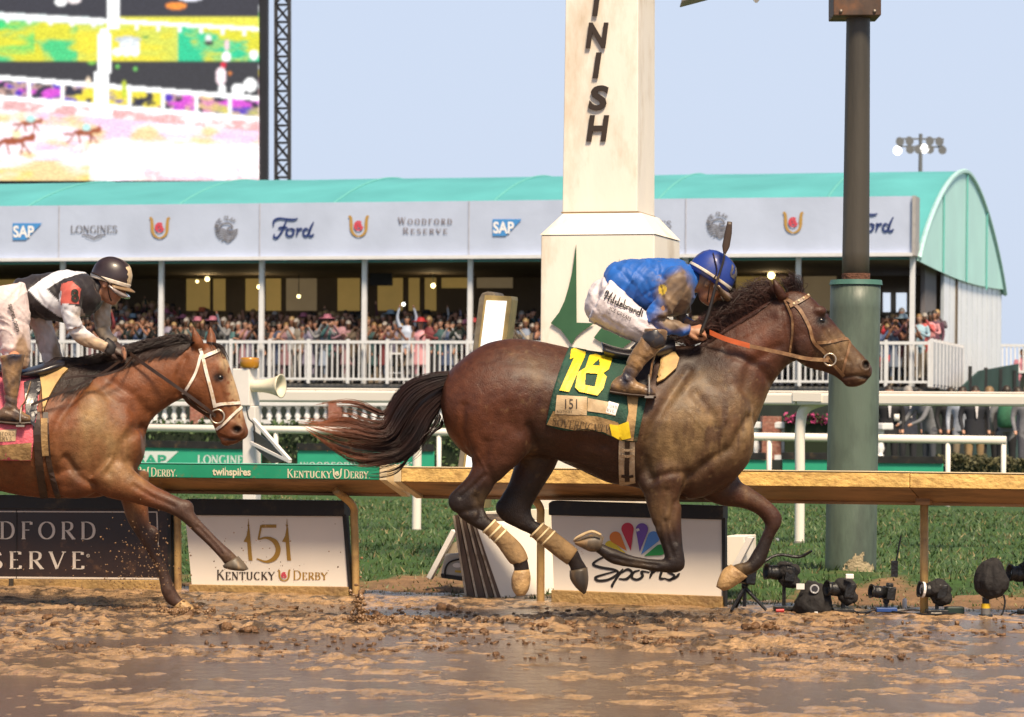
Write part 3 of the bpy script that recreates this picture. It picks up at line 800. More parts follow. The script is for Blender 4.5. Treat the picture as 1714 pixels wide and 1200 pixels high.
# ------------------------------------------------------------------ giant video screen
YS = 135.0
ps = vplane(at(0, 100, YS + 3), at(440, 100, YS - 3))
vb = thing("video_board", "giant lit video screen showing a race above the marquee", "video screen", V((ps(300, 300).x, ps(300, 300).y, 0)))
NXp, NYp = 330, 212
gx = np.linspace(-225, 435, NXp + 1); gy = np.linspace(-122, 303, NYp + 1)
cx_ = (gx[:-1] + gx[1:]) / 2; cy_ = (gy[:-1] + gy[1:]) / 2
PX, PY = np.meshgrid(cx_, cy_)
q = np.stack([PX.ravel(), PY.ravel(), np.zeros(PX.size)], 1)
na, nbn, ncn = fbm(q * np.array([.02, .05, 1]), 4, 101), fbm(q * np.array([.012, .07, 1]), 4, 120), fbm(q * np.array([.06, .09, 1]), 3, 140)
px, py = PX.ravel(), PY.ravel()
C = np.zeros((px.size, 3)) + np.array([.035, .035, .05])
def put(mask, col, f=1.0):
    mask = (np.asarray(mask, float) * f)[:, None]
    C[:] = C * (1 - mask) + np.array(col) * mask
sm = lambda x, a, b_: np.clip((x - a) / (b_ - a), 0, 1)
r1 = 25 + .055 * px; 
band = (py > r1) & (py < 102)
put(band, (.75, .72, .1)); put(band, (.1, .62, .25), sm(na, .42, .6)); put(band & (px > 290), (.05, .6, .32), sm(na, .38, .55)); put(band & (px < 60), (.05, .68, .2), .7 * sm(nbn, .4, .6)); put(band & (px > 130) & (px < 300), (.9, .78, .12), .75)
put((py > 28) & (py < r1 - 2) & (px > 200), (.85, .8, .15)); put((abs(py - r1 - 2) < 6) & (px < 175), (.85, .95, .95)); put(abs(py - r1) < 3.2, (1.2, 1.2, 1.2))
put((abs((px + 4) % 36 - 18) < 3) & (py > r1) & (py < r1 + 12), (1.1, 1.1, 1.1))
ra, rb_ = 130 + .08 * px, 163 + .085 * px
low_ = py > rb_ - 10
mix_ = (py > ra + 2) & (py < rb_) 
put(mix_, (.6, .4, .35)); put(mix_, (.1, .05, .5), sm(ncn, .5, .56)); put(mix_, (.75, .15, .7), sm(nbn, .52, .58)); put(mix_, (.9, .75, .12), sm(na, .54, .62)); put(mix_ & (px > 310), (.8, .75, .1), .7 * sm(na, .35, .5)); put(mix_, (.02, .02, .05), sm(1 - ncn, .6, .64))
put((py > rb_) & (py < rb_ + 22), (.85, .5, .5)); put((py > rb_) & (py < rb_ + 22), (1.1, 1, 1), sm(ncn, .5, .62))
dirt_ = py > rb_ + 20
put(dirt_, (1.25, 1.05, 1.12)); put(dirt_, (1.0, .62, .85), .8 * sm(nbn, .48, .64)); put(dirt_, (1.0, .72, .3), .8 * sm(na, .52, .68)); put(dirt_ & (py > 268) & (px < 160), (.95, .75, .2), .7 * sm(nbn, .35, .6)); put(dirt_ & (px > 150) & (py > 240), (1.35, 1.3, 1.35), .6); put(dirt_ & (py > 280) & (px > 230), (.9, .55, .6), .6 * sm(ncn, .5, .6))
put(abs(py - ra) < 4, (1.3, 1.3, 1.3)); put(abs(py - rb_) < 4, (1.3, 1.3, 1.3))
put((np.abs((px - 22) % 56 - 28) < 3.5) & (py > ra) & (py < rb_), (1.2, 1.2, 1.2))
put((py > 103) & (py < ra - 4), (.035, .035, .045))
for x0, x1, y0, y1 in ((181, 201, -130, 48), (164, 188, 56, 122), (168, 184, 48, 60), (159, 184, 120, 180), (152, 190, 176, 194), (172, 183, 50, 58)): put((px > x0) & (px < x1) & (py > y0) & (py < y1), (1.4, 1.4, 1.4))
for x, y, rx, ry, c in ((103, 4, 10, 7, (1.2, 1.2, 1.2)), (125, 0, 12, 6, (1.1, 1, 1)), (215, 66, 22, 5, (.6, .65, .7)), (218, 75, 18, 10, (.85, .9, .92)), (198, 87, 9, 7, (1.2, 1.2, 1.2)), (213, 87, 9, 7, (1.2, 1.2, 1.2)), (227, 87, 9, 7, (1.2, 1.2, 1.2)), (350, 66, 6, 7, (.9, .9, .9)), (351, 72, 8, 4, (.05, .06, .05)), (381, 75, 5, 9, (.95, .7, .75)), (380, 95, 8, 8, (1.3, 1.3, 1.3)), (426, 92, 8, 8, (1.2, 1.2, 1.2)),
                        (375, 109, 5, 5, (.8, .05, .1)), (371, 128, 9, 15, (1.2, 1, 1.05)), (373, 152, 7, 10, (1.2, 1.2, 1.2)), (400, 150, 12, 10, (1.2, 1.2, 1.2)), (420, 142, 11, 12, (1.2, 1.2, 1.2)), (386, 123, 3, 3, (.9, .3, .1)), (149, 137, 4, 8, (1.1, .9, .7)), (209, 150, 4, 16, (.6, .7, .1)), (296, 10, 18, 6, (1.0, .35, .1)), (320, -2, 20, 4, (1, 1, 1.1)), (155, 105, 8, 3, (.2, .5, .1)), (198, 112, 4, 3, (.2, .6, .15)), (228, 116, 4, 3, (.2, .6, .15)), (245, 62, 7, 2, (.1, .35, .1))):
    put(((px - x) / rx) ** 2 + ((py - y) / ry) ** 2 < 1, c)
for x, y, k_ in ((140, 222, 1.0), (22, 236, 1.25), (-90, 230, 1.1), (48, 206, .8)):
    for ex, ey, rx, ry in ((0, 0, 17, 5), (20, -3, 9, 4), (27, -5, 4, 6), (-24, 3, 9, 2.5)): put(((px - x - ex * k_) / (rx * k_)) ** 2 + ((py - y - ey * k_) / (ry * k_)) ** 2 < 1, (.38, .1, .05))
    for a, bq in ((-12, -26), (-8, -4), (12, 24), (14, 12)):
        tq = sm(py, y, y + 18 * k_); put((np.abs(px - x - k_ * (a + (bq - a) * tq)) < 1.8) & (py > y) & (py < y + 18 * k_), (.35, .1, .05))
    put(((px - x - 6 * k_) / 8) ** 2 + ((py - y + 9 * k_) / 6) ** 2 < 1, (.6, .95, .9) if x != 22 else (1, .95, .6))
I_ = C.reshape(NYp, NXp, 3); K_ = I_.copy()
for sx_, sy_ in ((0, 1), (0, -1), (1, 0), (-1, 0)): K_ = K_ + np.roll(np.roll(I_, sy_, 0), sx_, 1)
I_ = K_ / 5; K_ = I_ * 1
for sx_, sy_ in ((0, 1), (0, -1), (1, 0), (-1, 0)): K_ = K_ + np.roll(np.roll(I_, sy_, 0), sx_, 1)
C = (K_ / 5).reshape(-1, 3) * (.86 + .28 * vnoise(q * np.array([.31, .5, 1]), 160)[:, None]) * (.95 + .1 * np.random.default_rng(3).random((len(C), 1)))
C = np.clip(C.mean(1, keepdims=True) + (C - C.mean(1, keepdims=True)) * 1.15, .02, 2)
pts = [tuple(ps(x, y, .06)) for y in gy for x in gx]
me = grid_mesh("screen", np.array(pts), NXp + 1, NYp + 1, mat("led_pixels", "led", .6, var=0, emit='same', estr=.85), smooth=False)
ca = me.color_attributes.new("led", 'FLOAT_COLOR', 'CORNER')
ca.data.foreach_set("color", np.repeat(np.hstack([C, np.ones((len(C), 1))]), 4, 0).ravel())
link_mesh("screen", me, vb)
for l_ in list(me.materials[0].node_tree.links):
    if l_.to_socket.name == "Base Color": me.materials[0].node_tree.links.remove(l_)
me.materials[0].node_tree.nodes["Principled BSDF"].inputs["Base Color"].default_value = (.02, .02, .02, 1)
M_blk = mat("charcoal_metal", (.022, .022, .028), .6)
def slab(name, q, depth, m, parent, pl, off=0):
    b = MB(); b.prism([pl(x, y, off) for x, y in q], V((0, depth, 0))); return b.build(name, m, parent)
slab("housing", [(-240, -140), (447, -140), (447, 330), (-240, 330)], 1.0, M_blk, vb, ps)
b = MB()
for x in (450.5, 473): b.bar(ps(x, -140, -.6), ps(x + .0, 330, -.6), .16, .14)
y = -140
while y < 330:
    b.bar(ps(450, y, -.6), ps(474, y + 29, -.6), .1, .1); b.bar(ps(474, y + 29, -.6), ps(450, y + 29, -.6), .1, .1); b.bar(ps(450, y + 29, -.55), ps(474, y + 2, -.55), .06, .06); y += 29
b.build("truss", M_blk, vb)
for x in (0, 420):
    g = ps(x, 330, -.5); b = MB(); b.bar(g, V((g.x, g.y, 0)), .8, .8); b.build("leg", M_blk, vb)

# ------------------------------------------------------------------ distant stadium light mast
YL = 230.0
lt = thing("floodlight_mast", "distant stadium floodlight mast above the marquee gable", "floodlight mast", V((at(1541, 300, YL).x, YL, 0)))
M_mast = mat("mast_steel", (.13, .14, .15), .5)
p = at(1541, 224, YL); b = MB(); b.tube([V((p.x, YL, 0)), p], [.28, .14], 10); b.build("pole", M_mast, lt)
for y in (236, 249):
    b = MB(); b.bar(at(1503, y - 4, YL), at(1580, y - 3, YL), .12, .12); b.build("crossarm", M_mast, lt)
for x, y, lit in ((1506, 236, 0), (1522, 235, 0), (1556, 235, 0), (1572, 236, 0), (1502, 251, 1), (1523, 249, 0), (1537, 249, 0), (1547, 248, 1), (1556, 249, 0), (1577, 250, 0)):
    p = at(x, y, YL); b = MB(); b.rings([[p + V((r_ * math.cos(a), -d, r_ * math.sin(a) - d * .5)) for a in np.linspace(0, 2 * math.pi, 12, endpoint=False)] for r_, d in ((.12, -.3), (.28, -.1), (.33, .15))])
    b.build("lamp_head", mat("lamp_lit", (.9, .9, .9), .4, emit=(1, 1, 1), estr=1.6) if lit else M_mast, lt)
# ------------------------------------------------------------------ finish post
th = R(15.6)
E1, E2, EZ = V((math.cos(th), -math.sin(th), 0)), V((math.sin(th), math.cos(th), 0)), V((0, 0, 1))
FC = at(1093, 700, 20.4); FC.z = 0
pfp = Plane(FC, -E2)
FL = pfp(903, 700); FL.z = 0
S1 = (FC - FL).length
CEN = FC - E1 * (S1 / 2) + E2 * (S1 / 2)
ZP = pfp(1000, 393).z
M_cream = mat("cream_paint", (.84, .785, .69), .5, var=.05, scale=2.5, bump=.25, bscale=9, dirt=(.52, .40, .26), dscale=1.6, damt=.42, stretch=(1, 1, .35))
M_spire = mat("spire_green", (.035, .11, .05), .5, var=.12)
fp = thing("finish_post", "cream finish post with vertical lettering and green spires on its pedestal", "finish post", CEN)
b = MB(); b.box(CEN + EZ * (ZP / 2), (S1, S1, ZP), (E1, E2, EZ)); ped = b.build("pedestal", M_cream, fp, bevel=.008)
b = MB(); b.box(CEN + EZ * .09, (S1 + .06, S1 + .06, .18), (E1, E2, EZ)); b.build("plinth", mat("muddy_cream", (.55, .42, .26), .7, var=.2, dirt=(.2, .12, .06), dscale=5), fp, bevel=.01)
S2 = S1 * 131 / 197
psh = Plane(CEN - E2 * (S2 / 2), -E2)
ZS = psh(1000, 357).z
def sq(c, s, z): return [c + E1 * (i * s / 2) + E2 * (j * s / 2) + EZ * z for i, j in ((-1, -1), (1, -1), (1, 1), (-1, 1))]
b = MB(); b.rings([sq(CEN, S1 + .01, ZP + .003), sq(CEN, S2 + .02, ZS)]); b.build("sloped_cap", M_cream, fp)
SH = CEN - E1 * .02
b = MB(); b.rings([sq(SH, S2, ZS + .004), sq(SH, S2 * .93, 6.0)]); b.build("shaft", M_cream, fp, bevel=.006)
b = MB(); b.rings([sq(SH, S2 + .012, ZS + .003), sq(SH, S2 + .012, ZS + .012)]); b.build("joint_band", mat("joint_brown", (.3, .2, .1), .7), fp)
M_letter = mat("dark_brown_letter", (.035, .022, .014), .5)
b = MB()
for ch, x, y0, y1, w in (("F", 1003, -65, -21, 36), ("I", 999, -18, 27, 14), ("N", 1000, 38, 81, 38), ("I", 1000, 88, 131, 15), ("S", 1002, 143, 185, 34), ("H", 1001, 193, 237, 38)):
    v, f = in_quad(sans(ch, .035, .16), rectq(x - w / 2, y0, x + w / 2, y1))
    for q in f: b.prism([psh(*v[i], .004) for i in q], E2 * -.010)
b.build("lettering", M_letter, fp)
sp1 = [(965.4, 409.5), (966, 540), (995.5, 541), (978, 553), (966, 563), (958, 577), (951, 567), (940, 552), (923, 541), (937, 523), (946, 504), (953, 481), (959, 455)]
b = MB()
b.prism([pfp(x, y, .012) for x, y in sp1], E2 * -.008); b.prism([pfp(x + 72, y + 24 + .2, .012) for x, y in sp1], E2 * -.008)
b.build("spire_emblem", M_spire, ped)

# ------------------------------------------------------------------ green steel pole
g = gnd(1427, 966, .1); YP = g.y
pp = Plane(g, (0, -1, 0))
lp = thing("steel_pole", "tall dark steel pole standing in a thick green sleeve", "pole", V((g.x, g.y, 0)))
def cyl(name, ya, xa0, xa1, yb, xb0, xb1, m, parent, n=32, extra=None, cap=True):
    b = MB(); rings = []
    for k in range(13):
        q = k / 12; y = ya + (yb - ya) * q; x0 = xa0 + (xb0 - xa0) * q; x1 = xa1 + (xb1 - xa1) * q
        p0, p1 = pp(x0, y), pp(x1, y); c = (p0 + p1) / 2; r_ = (p1 - p0).length / 2
        rings.append([V((c.x + r_ * math.cos(a), c.y + r_ * math.sin(a), c.z)) for a in np.linspace(0, 2 * math.pi, n, endpoint=False)])
    b.rings(rings, cap); return b.build(name, m, parent, smooth=True)
M_sleeve = mat("worn_green_paint", (.105, .145, .112), .5, var=.16, scale=2, bump=.4, bscale=12, dirt=(.05, .065, .055), dscale=3.2, damt=.6, stretch=(1, 1, .3))
cyl("sleeve", 985, 1380, 1466, 474, 1390, 1474, M_sleeve, lp)
M_pole = mat("weathered_brown_steel", (.062, .055, .042), .5, var=.3, scale=3, bump=.4, bscale=15, dirt=(.03, .03, .03), dscale=2, stretch=(1, 1, .12))
cyl("pole", 474, 1409, 1455, -160, 1420, 1457, M_pole, lp)
cyl("rust_collar", 472, 1408.5, 1456.5, 458, 1409, 1456.5, mat("rust", (.11, .045, .025), .85, var=.4, scale=20, bump=1), lp)
cyl("torn_rim", 477, 1388, 1477, 469, 1390, 1476, mat("teal_rim", (.06, .16, .13), .5, var=.2), lp, cap=False)
b = MB(); b.prism([pp(1391, -10, .17), pp(1470, -10, .17), pp(1470, 31, .17), pp(1391, 31, .17)], V((0, .34, 0))); jb = b.build("bracket_box", mat("rusty_plate", (.06, .036, .025), .6, var=.5, scale=9, dirt=(.12, .05, .02), dscale=7), lp, bevel=.006)
for x in (1403, 1459):
    b = MB(); b.sphere(pp(x, 24, .175), .013, 10, 6); b.build("bolt", mat("bolt_steel", (.3, .26, .22), .4, metal=.6), jb)
b = MB(); b.sphere(at(1405, 956, YP - .19), (.13, .07, .15), 16, 10)
b = MB()
for i in range(5):
    pass
conc = [(1398, 972), (1403, 940), (1417, 925), (1440, 917), (1456, 924), (1462, 950), (1460, 974)]
c0 = pp(1423, 950); rr_ = (pp(1466, 985) - pp(1380, 985)).length / 2 + .004
def on_sleeve(x, y):
    p = pp(x, y); dx = max(-.98, min(.98, (p.x - c0.x) / rr_)); return V((p.x, c0.y - rr_ * math.sqrt(1 - dx * dx), p.z))
v, f = grid2([(1384, 912), (1464, 912), (1464, 984), (1384, 984)], 40, 36)
kp = ((v[:, 0] - 1432) / 31) ** 2 + ((v[:, 1] - 978) / 56) ** 2 + (fbm(np.stack([v[:, 0] / 9, v[:, 1] / 12, v[:, 0] * 0], 1), 3, 4) - .5) * .9
f = [q for q in f if kp[list(q)].max() < 1]
b.add([on_sleeve(*q) for q in v], f); b.build("bare_patch", mat("bare_concrete", (.36, .29, .18), .85, var=.3, scale=14, bump=1), lp, recalc=False)
# overhead fittings on the pole's arm
b = MB(); b.bar(pp(1425, -80, .3), pp(1150, -80, .3), .09, .09); b.build("arm", M_pole, lp)
b = MB(); b.prism([pp(1137, 13, .3), pp(1152, -40, .3), pp(1200, -55, .3), pp(1186, 0, .3)], V((0, .3, 0))); b.build("lamp_housing", mat("grey_housing", (.2, .19, .18), .5), lp, bevel=.01)
b = MB(); b.rings([[pp(1262, y, .3) + V((r_ * math.cos(a), .1 + r_ * math.sin(a), 0)) for a in np.linspace(0, 6.283, 16, endpoint=False)] for y, r_ in ((-30, .02), (-8, .022), (0, .03), (7, .022), (11, .008))]); b.build("bulb", mat("bulb_glass", (.8, .8, .8), .15, coat=.5), lp)
b = MB(); b.bar(pp(1262, -78, .2), pp(1262, -24, .2), .02, .02); b.build("bulb_holder", M_pole, lp)

# ------------------------------------------------------------------ running rails
prail = vplane(RA, RB)
pface = vplane(RA, RB, .34)
M_mudy = mat("muddy_yellow", (.78, .50, .16), .5, var=.2, scale=7, bump=.5, bscale=25, dirt=(.5, .3, .1), dscale=9, damt=.5, stretch=(1, 1, 1.6))
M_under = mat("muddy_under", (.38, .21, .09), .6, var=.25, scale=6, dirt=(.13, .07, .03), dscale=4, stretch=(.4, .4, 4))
M_rtop = mat("rail_cream", (.74, .60, .38), .45, var=.1)
M_grail = mat("rail_green", (.02, .29, .16), .4, var=.1, scale=5, dirt=(.14, .2, .1), dscale=14, damt=.08)
M_post = mat("muddy_post", (.52, .33, .12), .5, var=.25, scale=6, dirt=(.25, .14, .06), dscale=5, damt=.5)
def prof_rail(th_, x0, yt0, x1, yt1, m_face, mtop, cap_l=None, cap_r=None, hf=.088):
    A, B = pface(x0, yt0), pface(x1, yt1)
    front = [(-.0, 0), (0, -hf), (.006, -hf - .004)]
    def P(q, tz): return q + RN * tz[0] + EZ * tz[1]
    def shell(name, poly, m):
        b = MB(); b.rings([[P(A, q) for q in poly], [P(B, q) for q in poly]]); return b.build(name, m, th_, bevel=.003)
    shell("face_board", [(0, 0), (0, -hf), (.03, -hf), (.03, 0)], m_face)
    shell("top_board", [(-.004, .004), (-.004, .012), (.36, .004), (.36, -.012)], mtop)
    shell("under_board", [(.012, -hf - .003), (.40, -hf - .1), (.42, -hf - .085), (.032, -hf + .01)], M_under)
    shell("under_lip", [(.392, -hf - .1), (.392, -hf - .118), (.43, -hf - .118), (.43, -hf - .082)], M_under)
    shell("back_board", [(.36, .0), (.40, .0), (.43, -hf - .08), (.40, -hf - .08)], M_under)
    full = [(0, .012), (0, -hf - .002), (.40, -hf - .118), (.435, -hf - .118), (.435, -hf), (.36, .008)]
    for q, sg, mm in ((A, -1, cap_l), (B, 1, cap_r)):
        if mm:
            b = MB(); b.prism([P(q, tz) + RE * (sg * .004) for tz in full], RE * (sg * .05)); b.build("end_cap", mm, th_, bevel=.004)
    return A, B
gr = thing("running_rail", "green faced inside rail lettered with the race name", "rail", rail_pt(-2.5, 0))
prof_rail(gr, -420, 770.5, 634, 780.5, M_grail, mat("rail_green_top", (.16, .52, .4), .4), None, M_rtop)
sh = Sheet(lambda x, y, off: pface(x, y, off))
M_wr = mat("rail_lettering", (.74, .68, .5), .5, var=.05)
yl = lambda x: 780.5 + (x - 634) * .0095 + 3.6
def rt(vf_fn, x0, x1, h=14.5, dy=2.5): sh.put(in_quad(vf_fn, [(x0, yl(x0) + dy), (x1, yl(x1) + dy), (x1, yl(x1) + dy + h), (x0, yl(x0) + dy + h)]), .004)
for x0 in (481, 158):
    rt(serif("Kentucky", .16, .06), x0, x0 + 74, 14); a, r_ = horseshoe(x0 + 84, yl(x0 + 84) + 9.5, 16, 16); sh.put(a); sh.put(r_, .006); rt(serif("Derby.", .16, .06), x0 + 95, x0 + 139, 14)
rt(sans("twinspires", .03), 356, 420, 16, 2)
for x in (377.5, 403): sh.put(stroke([(x, yl(x) - .5), (x, yl(x) + 8)], 1.6, [.3, 2.2]))
rt(serif("Woodford Reserve", .16, .06), -60, 90, 14); rt(sans("twinspires", .03), -190, -126, 16, 2)
sh.build("lettering", M_wr, gr)
yr = thing("running_rail", "muddy yellow inside rail running to the right of the photo", "rail", rail_pt(2, 0))
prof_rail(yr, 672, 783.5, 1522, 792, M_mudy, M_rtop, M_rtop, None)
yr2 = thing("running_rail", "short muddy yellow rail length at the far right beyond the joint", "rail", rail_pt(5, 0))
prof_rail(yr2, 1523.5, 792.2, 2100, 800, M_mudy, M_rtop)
def rpost(parent, x, y0, y1, lean=0, curved=True, w=.05):
    p0 = prail(x + lean, y1); p0.z = -.1; pt = prail(x, y0)
    pts = [p0, V((p0.x * .5 + pt.x * .5, p0.y * .5 + pt.y * .5, pt.z * .5)), V((pt.x, pt.y, pt.z - .14)), pt + EZ * -.03 - RN * .03, pt - RN * .2 + EZ * .07 - RE * .05] if curved else [p0, pt]
    b = MB(); b.tube(pts, w * .52, 14, sub=6 if curved else 1); b.build("post", M_post, parent, smooth=True)
rpost(gr, 593, 838, 1000, 3); rpost(gr, 297, 835, 990, 1); rpost(gr, -20, 832, 985); rpost(gr, -300, 832, 975)
rpost(yr, 905, 838, 1010); rpost(yr, 1547, 838, 1028, 0, False); rpost(yr2, 1860, 842, 1040, 0, False)
b = MB(); b.box(prail(1547, 838), (.09, .1, .05), (RE, RN, EZ)); b.build("bracket", M_under, yr)

# ------------------------------------------------------------------ sponsor boards under the rail
pb = vplane(RA, RB, .03)
M_black = mat("black_trim", (.012, .011, .010), .55, var=.4, scale=8, dirt=(.06, .04, .02), dscale=6, damt=.25)
M_wboard = mat("white_board", (.80, .72, .62), .4, var=.04, scale=3, dirt=(.45, .28, .13), dscale=12, damt=-.15)
M_gold = mat("base_beam_mud", (.40, .25, .09), .6, var=.3, scale=6, dirt=(.2, .12, .05), dscale=3, bump=.6)
def board(label, tl, tr, br, bl, captop, base, m_panel, cat="sponsor board"):
    o = thing("sponsor_board", label, cat, V((pb((bl[0] + br[0]) / 2, base[1]).x, pb((bl[0] + br[0]) / 2, base[1]).y, 0)))
    b = MB(); b.prism([pb(*q) for q in (tl, tr, br, bl)], RN * .05); b.build("panel", m_panel, o)
    b = MB(); cl, cr = captop; b.prism([pb(tl[0] - 3, cl + 4, .02), pb(tl[0] + 3, cl, .02), pb(tr[0] + 3, cr, .02), pb(tr[0] + 3, tr[1], .02), pb(tl[0] - 3, tl[1], .02)], RN * .12); b.build("cap_rail", M_black, o, bevel=.004)
    b = MB(); b.prism([pb(bl[0] - 2, bl[1], .03), pb(br[0] + 1, br[1], .03), pb(br[0] + 1, base[1] + 3, .03), pb(bl[0] - 2, base[0] + 3, .03)], RN * .1); b.build("base_beam", M_gold, o, bevel=.005)
    b = MB(); b.prism([pb(tr[0], tr[1] - 3, .012), pb(tr[0] + 6, tr[1] - 3, .012), pb(br[0] + 5, base[1], .012), pb(br[0], br[1], .012)], RN * .05); b.build("side_trim", M_black, o)
    return o
nb_ = board("white board with a rainbow fan mark and black script below the yellow rail", (922.7, 862), (1208.5, 869.6), (1210, 998), (927, 987), (838, 847), (1011, 1021), M_wboard)
sh = Sheet(pb); z_ = lambda x, y: (890 + x / 5.04, 820 + y / 5.04)
feathers = [((660, 470), 42, (795, 532)), ((708, 400), 50, (805, 515)), ((810, 328), 52, (838, 515)), ((932, 332), 52, (913, 522)), ((1030, 400), 52, (925, 545)), ((1085, 505), 46, (950, 558))]
fm = [mat("feather_" + n, c, .45, var=0) for n, c in (("yellow", (.75, .55, .03)), ("orange", (.72, .2, .02)), ("red", (.55, .02, .05)), ("purple", (.16, .07, .36)), ("blue", (.09, .25, .6)), ("green", (.02, .27, .06)))]
for i, (c, r_, tp) in enumerate(feathers):
    a0 = math.degrees(math.atan2(c[1] - tp[1], c[0] - tp[0]))
    pts = [z_(*tp)] + [z_(*q) for q in arc2(c[0], c[1], r_, r_, a0 - 100, a0 + 100, 16)]
    sh.put((np.array(pts), [tuple(range(len(pts)))]), .004 + .0006 * i, i)
sh.put((np.array([z_(*q) for q in ((880, 330), (905, 322), (915, 340), (890, 352))]), [(0, 1, 2, 3)]), .0085, 6)
sh.put(in_quad(script(SPORTS, .03, [.014, .032, .026, .032, .014], asp=.38), rectq(990, 928, 1138, 984, 1)), .004, 7)
sh.build("emblem", fm + [M_wboard, mat("ink_black", (.015, .012, .01), .5, var=0)], nb_)
b151 = board("white board with gold anniversary numerals and a race name", (310, 862), (574, 864), (584, 982), (321, 978), (835, 838), (998, 1001), M_wboard)
sh = Sheet(pb); M_gink = mat("gold_ink", (.36, .2, .03), .4, var=.05); M_bink = mat("brown_ink", (.05, .035, .025), .5, var=0)
sh.put(stroke([(463, 880.5), (438, 880.5)], 5.5)); sh.put(stroke([(437.5, 879), (433, 903)], 3.2))
sh.put(stroke([(433, 903), (446, 900), (460, 906), (466, 920), (460, 934), (446, 940), (430, 935)], 6, [2, 4, 8, 8.5, 8, 4, 2], sub=6))
for dx in (0, 64.5):
    sh.put((np.array([(416 + dx, 880), (418 + dx, 884), (423 + dx, 938), (416.5 + dx, 938), (414 + dx, 907.5), (408 + dx, 906.5), (413 + dx, 897)]), [tuple(range(7))]))
    sh.put(stroke([(416 + dx, 868), (416.4 + dx, 884)], 1.2, [.4, 2.6])); sh.put(disc2(416.2 + dx, 879.5, 1.8))
sh.put(in_quad(serif("Kentucky", .15, .05), rectq(363, 954, 460, 970)), .004, 1)
a, r_ = horseshoe(476, 963, 21, 18); sh.put(a); sh.put(r_, .006, 2); sh.put(in_quad(serif("Derby", .15, .05), rectq(491, 955, 548, 970)))
sh.build("lettering", [M_gink, M_bink, I_red], b151)
M_brown = mat("dark_brown_board", (.028, .014, .010), .4, var=.2, scale=3, dirt=(.1, .05, .025), dscale=6, damt=.1)
bw = board("dark brown sponsor board with cream capitals and thin white border", (-330, 850), (281, 853), (283, 971), (-330, 966), (826, 831), (985, 993), M_brown)
sh = Sheet(pb)
sh.put(in_quad(serif("WOODFORD", .16, .055, .34), rectq(-119, 873, 161, 901, 1)))
sh.put(in_quad(serif("RESERVE", .16, .055, .34), rectq(-84, 923, 142, 951, 1)))
sh.put(stroke(arc2(148, 930, 2.6, 2.6, 0, 360), .7)); sh.put(in_quad(sans("R"), rectq(147, 928.4, 149.2, 931.6)))
sh.put(stroke([(-300, 855), (263, 857)], 2)); sh.put(stroke([(263, 857), (267, 968)], 2.2)); sh.put(stroke([(-300, 964), (267, 968.5)], 3))
sh.put(stroke([(28, 852), (28, 969)], 1.2), .006, 1)
sh.build("lettering", [mat("cream_ink", (.66, .58, .5), .5, var=0), M_black], bw)
b = MB(); b.bar(pb(26, 968, .06), pb(26, 990, .06), .03, .03); b.build("clip", M_black, bw)

# ------------------------------------------------------------------ white turf rail
TRA, TRB = gnd(697, 896, .1), gnd(1338, 917, .1)
ptr = vplane(TRA, TRB)
M_wrail = mat("white_rail", (.82, .76, .68), .35, var=.04, scale=2)
tr = thing("turf_rail", "thick cream white turf course rail on white gooseneck posts", "rail", V((TRA.x, TRA.y, 0)))
def strip(name, pl, x0, x1, ya, yb, depth, m, parent, bev=.01, off=0):
    b = MB(); b.prism([pl(x0, ya(x0), off), pl(x1, ya(x1), off), pl(x1, yb(x1), off), pl(x0, yb(x0), off)], V(pl.n) * -depth); return b.build(name, m, parent, bevel=bev)
ty = lambda x: 648 + (x - 300) * .0058
strip("rail_beam", ptr, -500, 1341, lambda x: ty(x) + 4, lambda x: ty(x) + 24, .2, M_wrail, tr, .02, .12)
strip("rail_beam", ptr, 1342, 2300, lambda x: ty(x) + 4, lambda x: ty(x) + 24, .2, M_wrail, tr, .02, .12)
strip("top_ridge", ptr, -500, 2300, lambda x: ty(x), lambda x: ty(x) + 3.6, .15, M_wrail, tr, .005, .10)
for x, yb in ((697, 897), (1338, 917), (60, 878), (2000, 935)):
    p0 = ptr(x, yb); p0.z = -.05; pt = ptr(x + 2, ty(x) + 16)
    b = MB(); b.tube([p0, V((pt.x, pt.y, .7)), V((pt.x, pt.y, pt.z - .22)), pt + V((.05, -.02, -.06)), pt + V((.24, -.08, .02))], [.043, .043, .045, .05, .05], 14, sub=6); b.build("post", M_wrail, tr, smooth=True)
    b = MB(); b.tube([V((p0.x, p0.y, -.05)), V((p0.x, p0.y, .16))], .05, 12); b.build("post_foot", mat("grey_foot", (.3, .29, .26), .6), tr)
b = MB(); b.prism([ptr(1337, 657, .13), ptr(1386, 658, .13), ptr(1386, 673, .13), ptr(1337, 672, .13)], V((0, .02, 0))); b.build("bracket_plate", M_wrail, tr, bevel=.004)
# second rail beyond it
g2 = at(1300, 700, 38); pr2 = vplane(at(240, 700, 41.5), at(1680, 700, 37.5))
sr = thing("white_pipe_rail", "thinner round white rail beyond the turf rail", "rail", V((g2.x, g2.y, 0)))
yb2 = lambda x: 716 + (x - 250) * .0145
b = MB(); b.tube([pr2(-300, yb2(-300)), pr2(1684, yb2(1684))], .052, 14); b.build("rail_pipe", M_wrail, sr, smooth=True)
for x in (-200, 140, 462, 735, 1288, 1587, 1680):
    p = pr2(x, yb2(x)); b = MB(); b.tube([V((p.x, p.y, -.1)), p], .032, 10); b.build("post", M_wrail, sr, smooth=True)

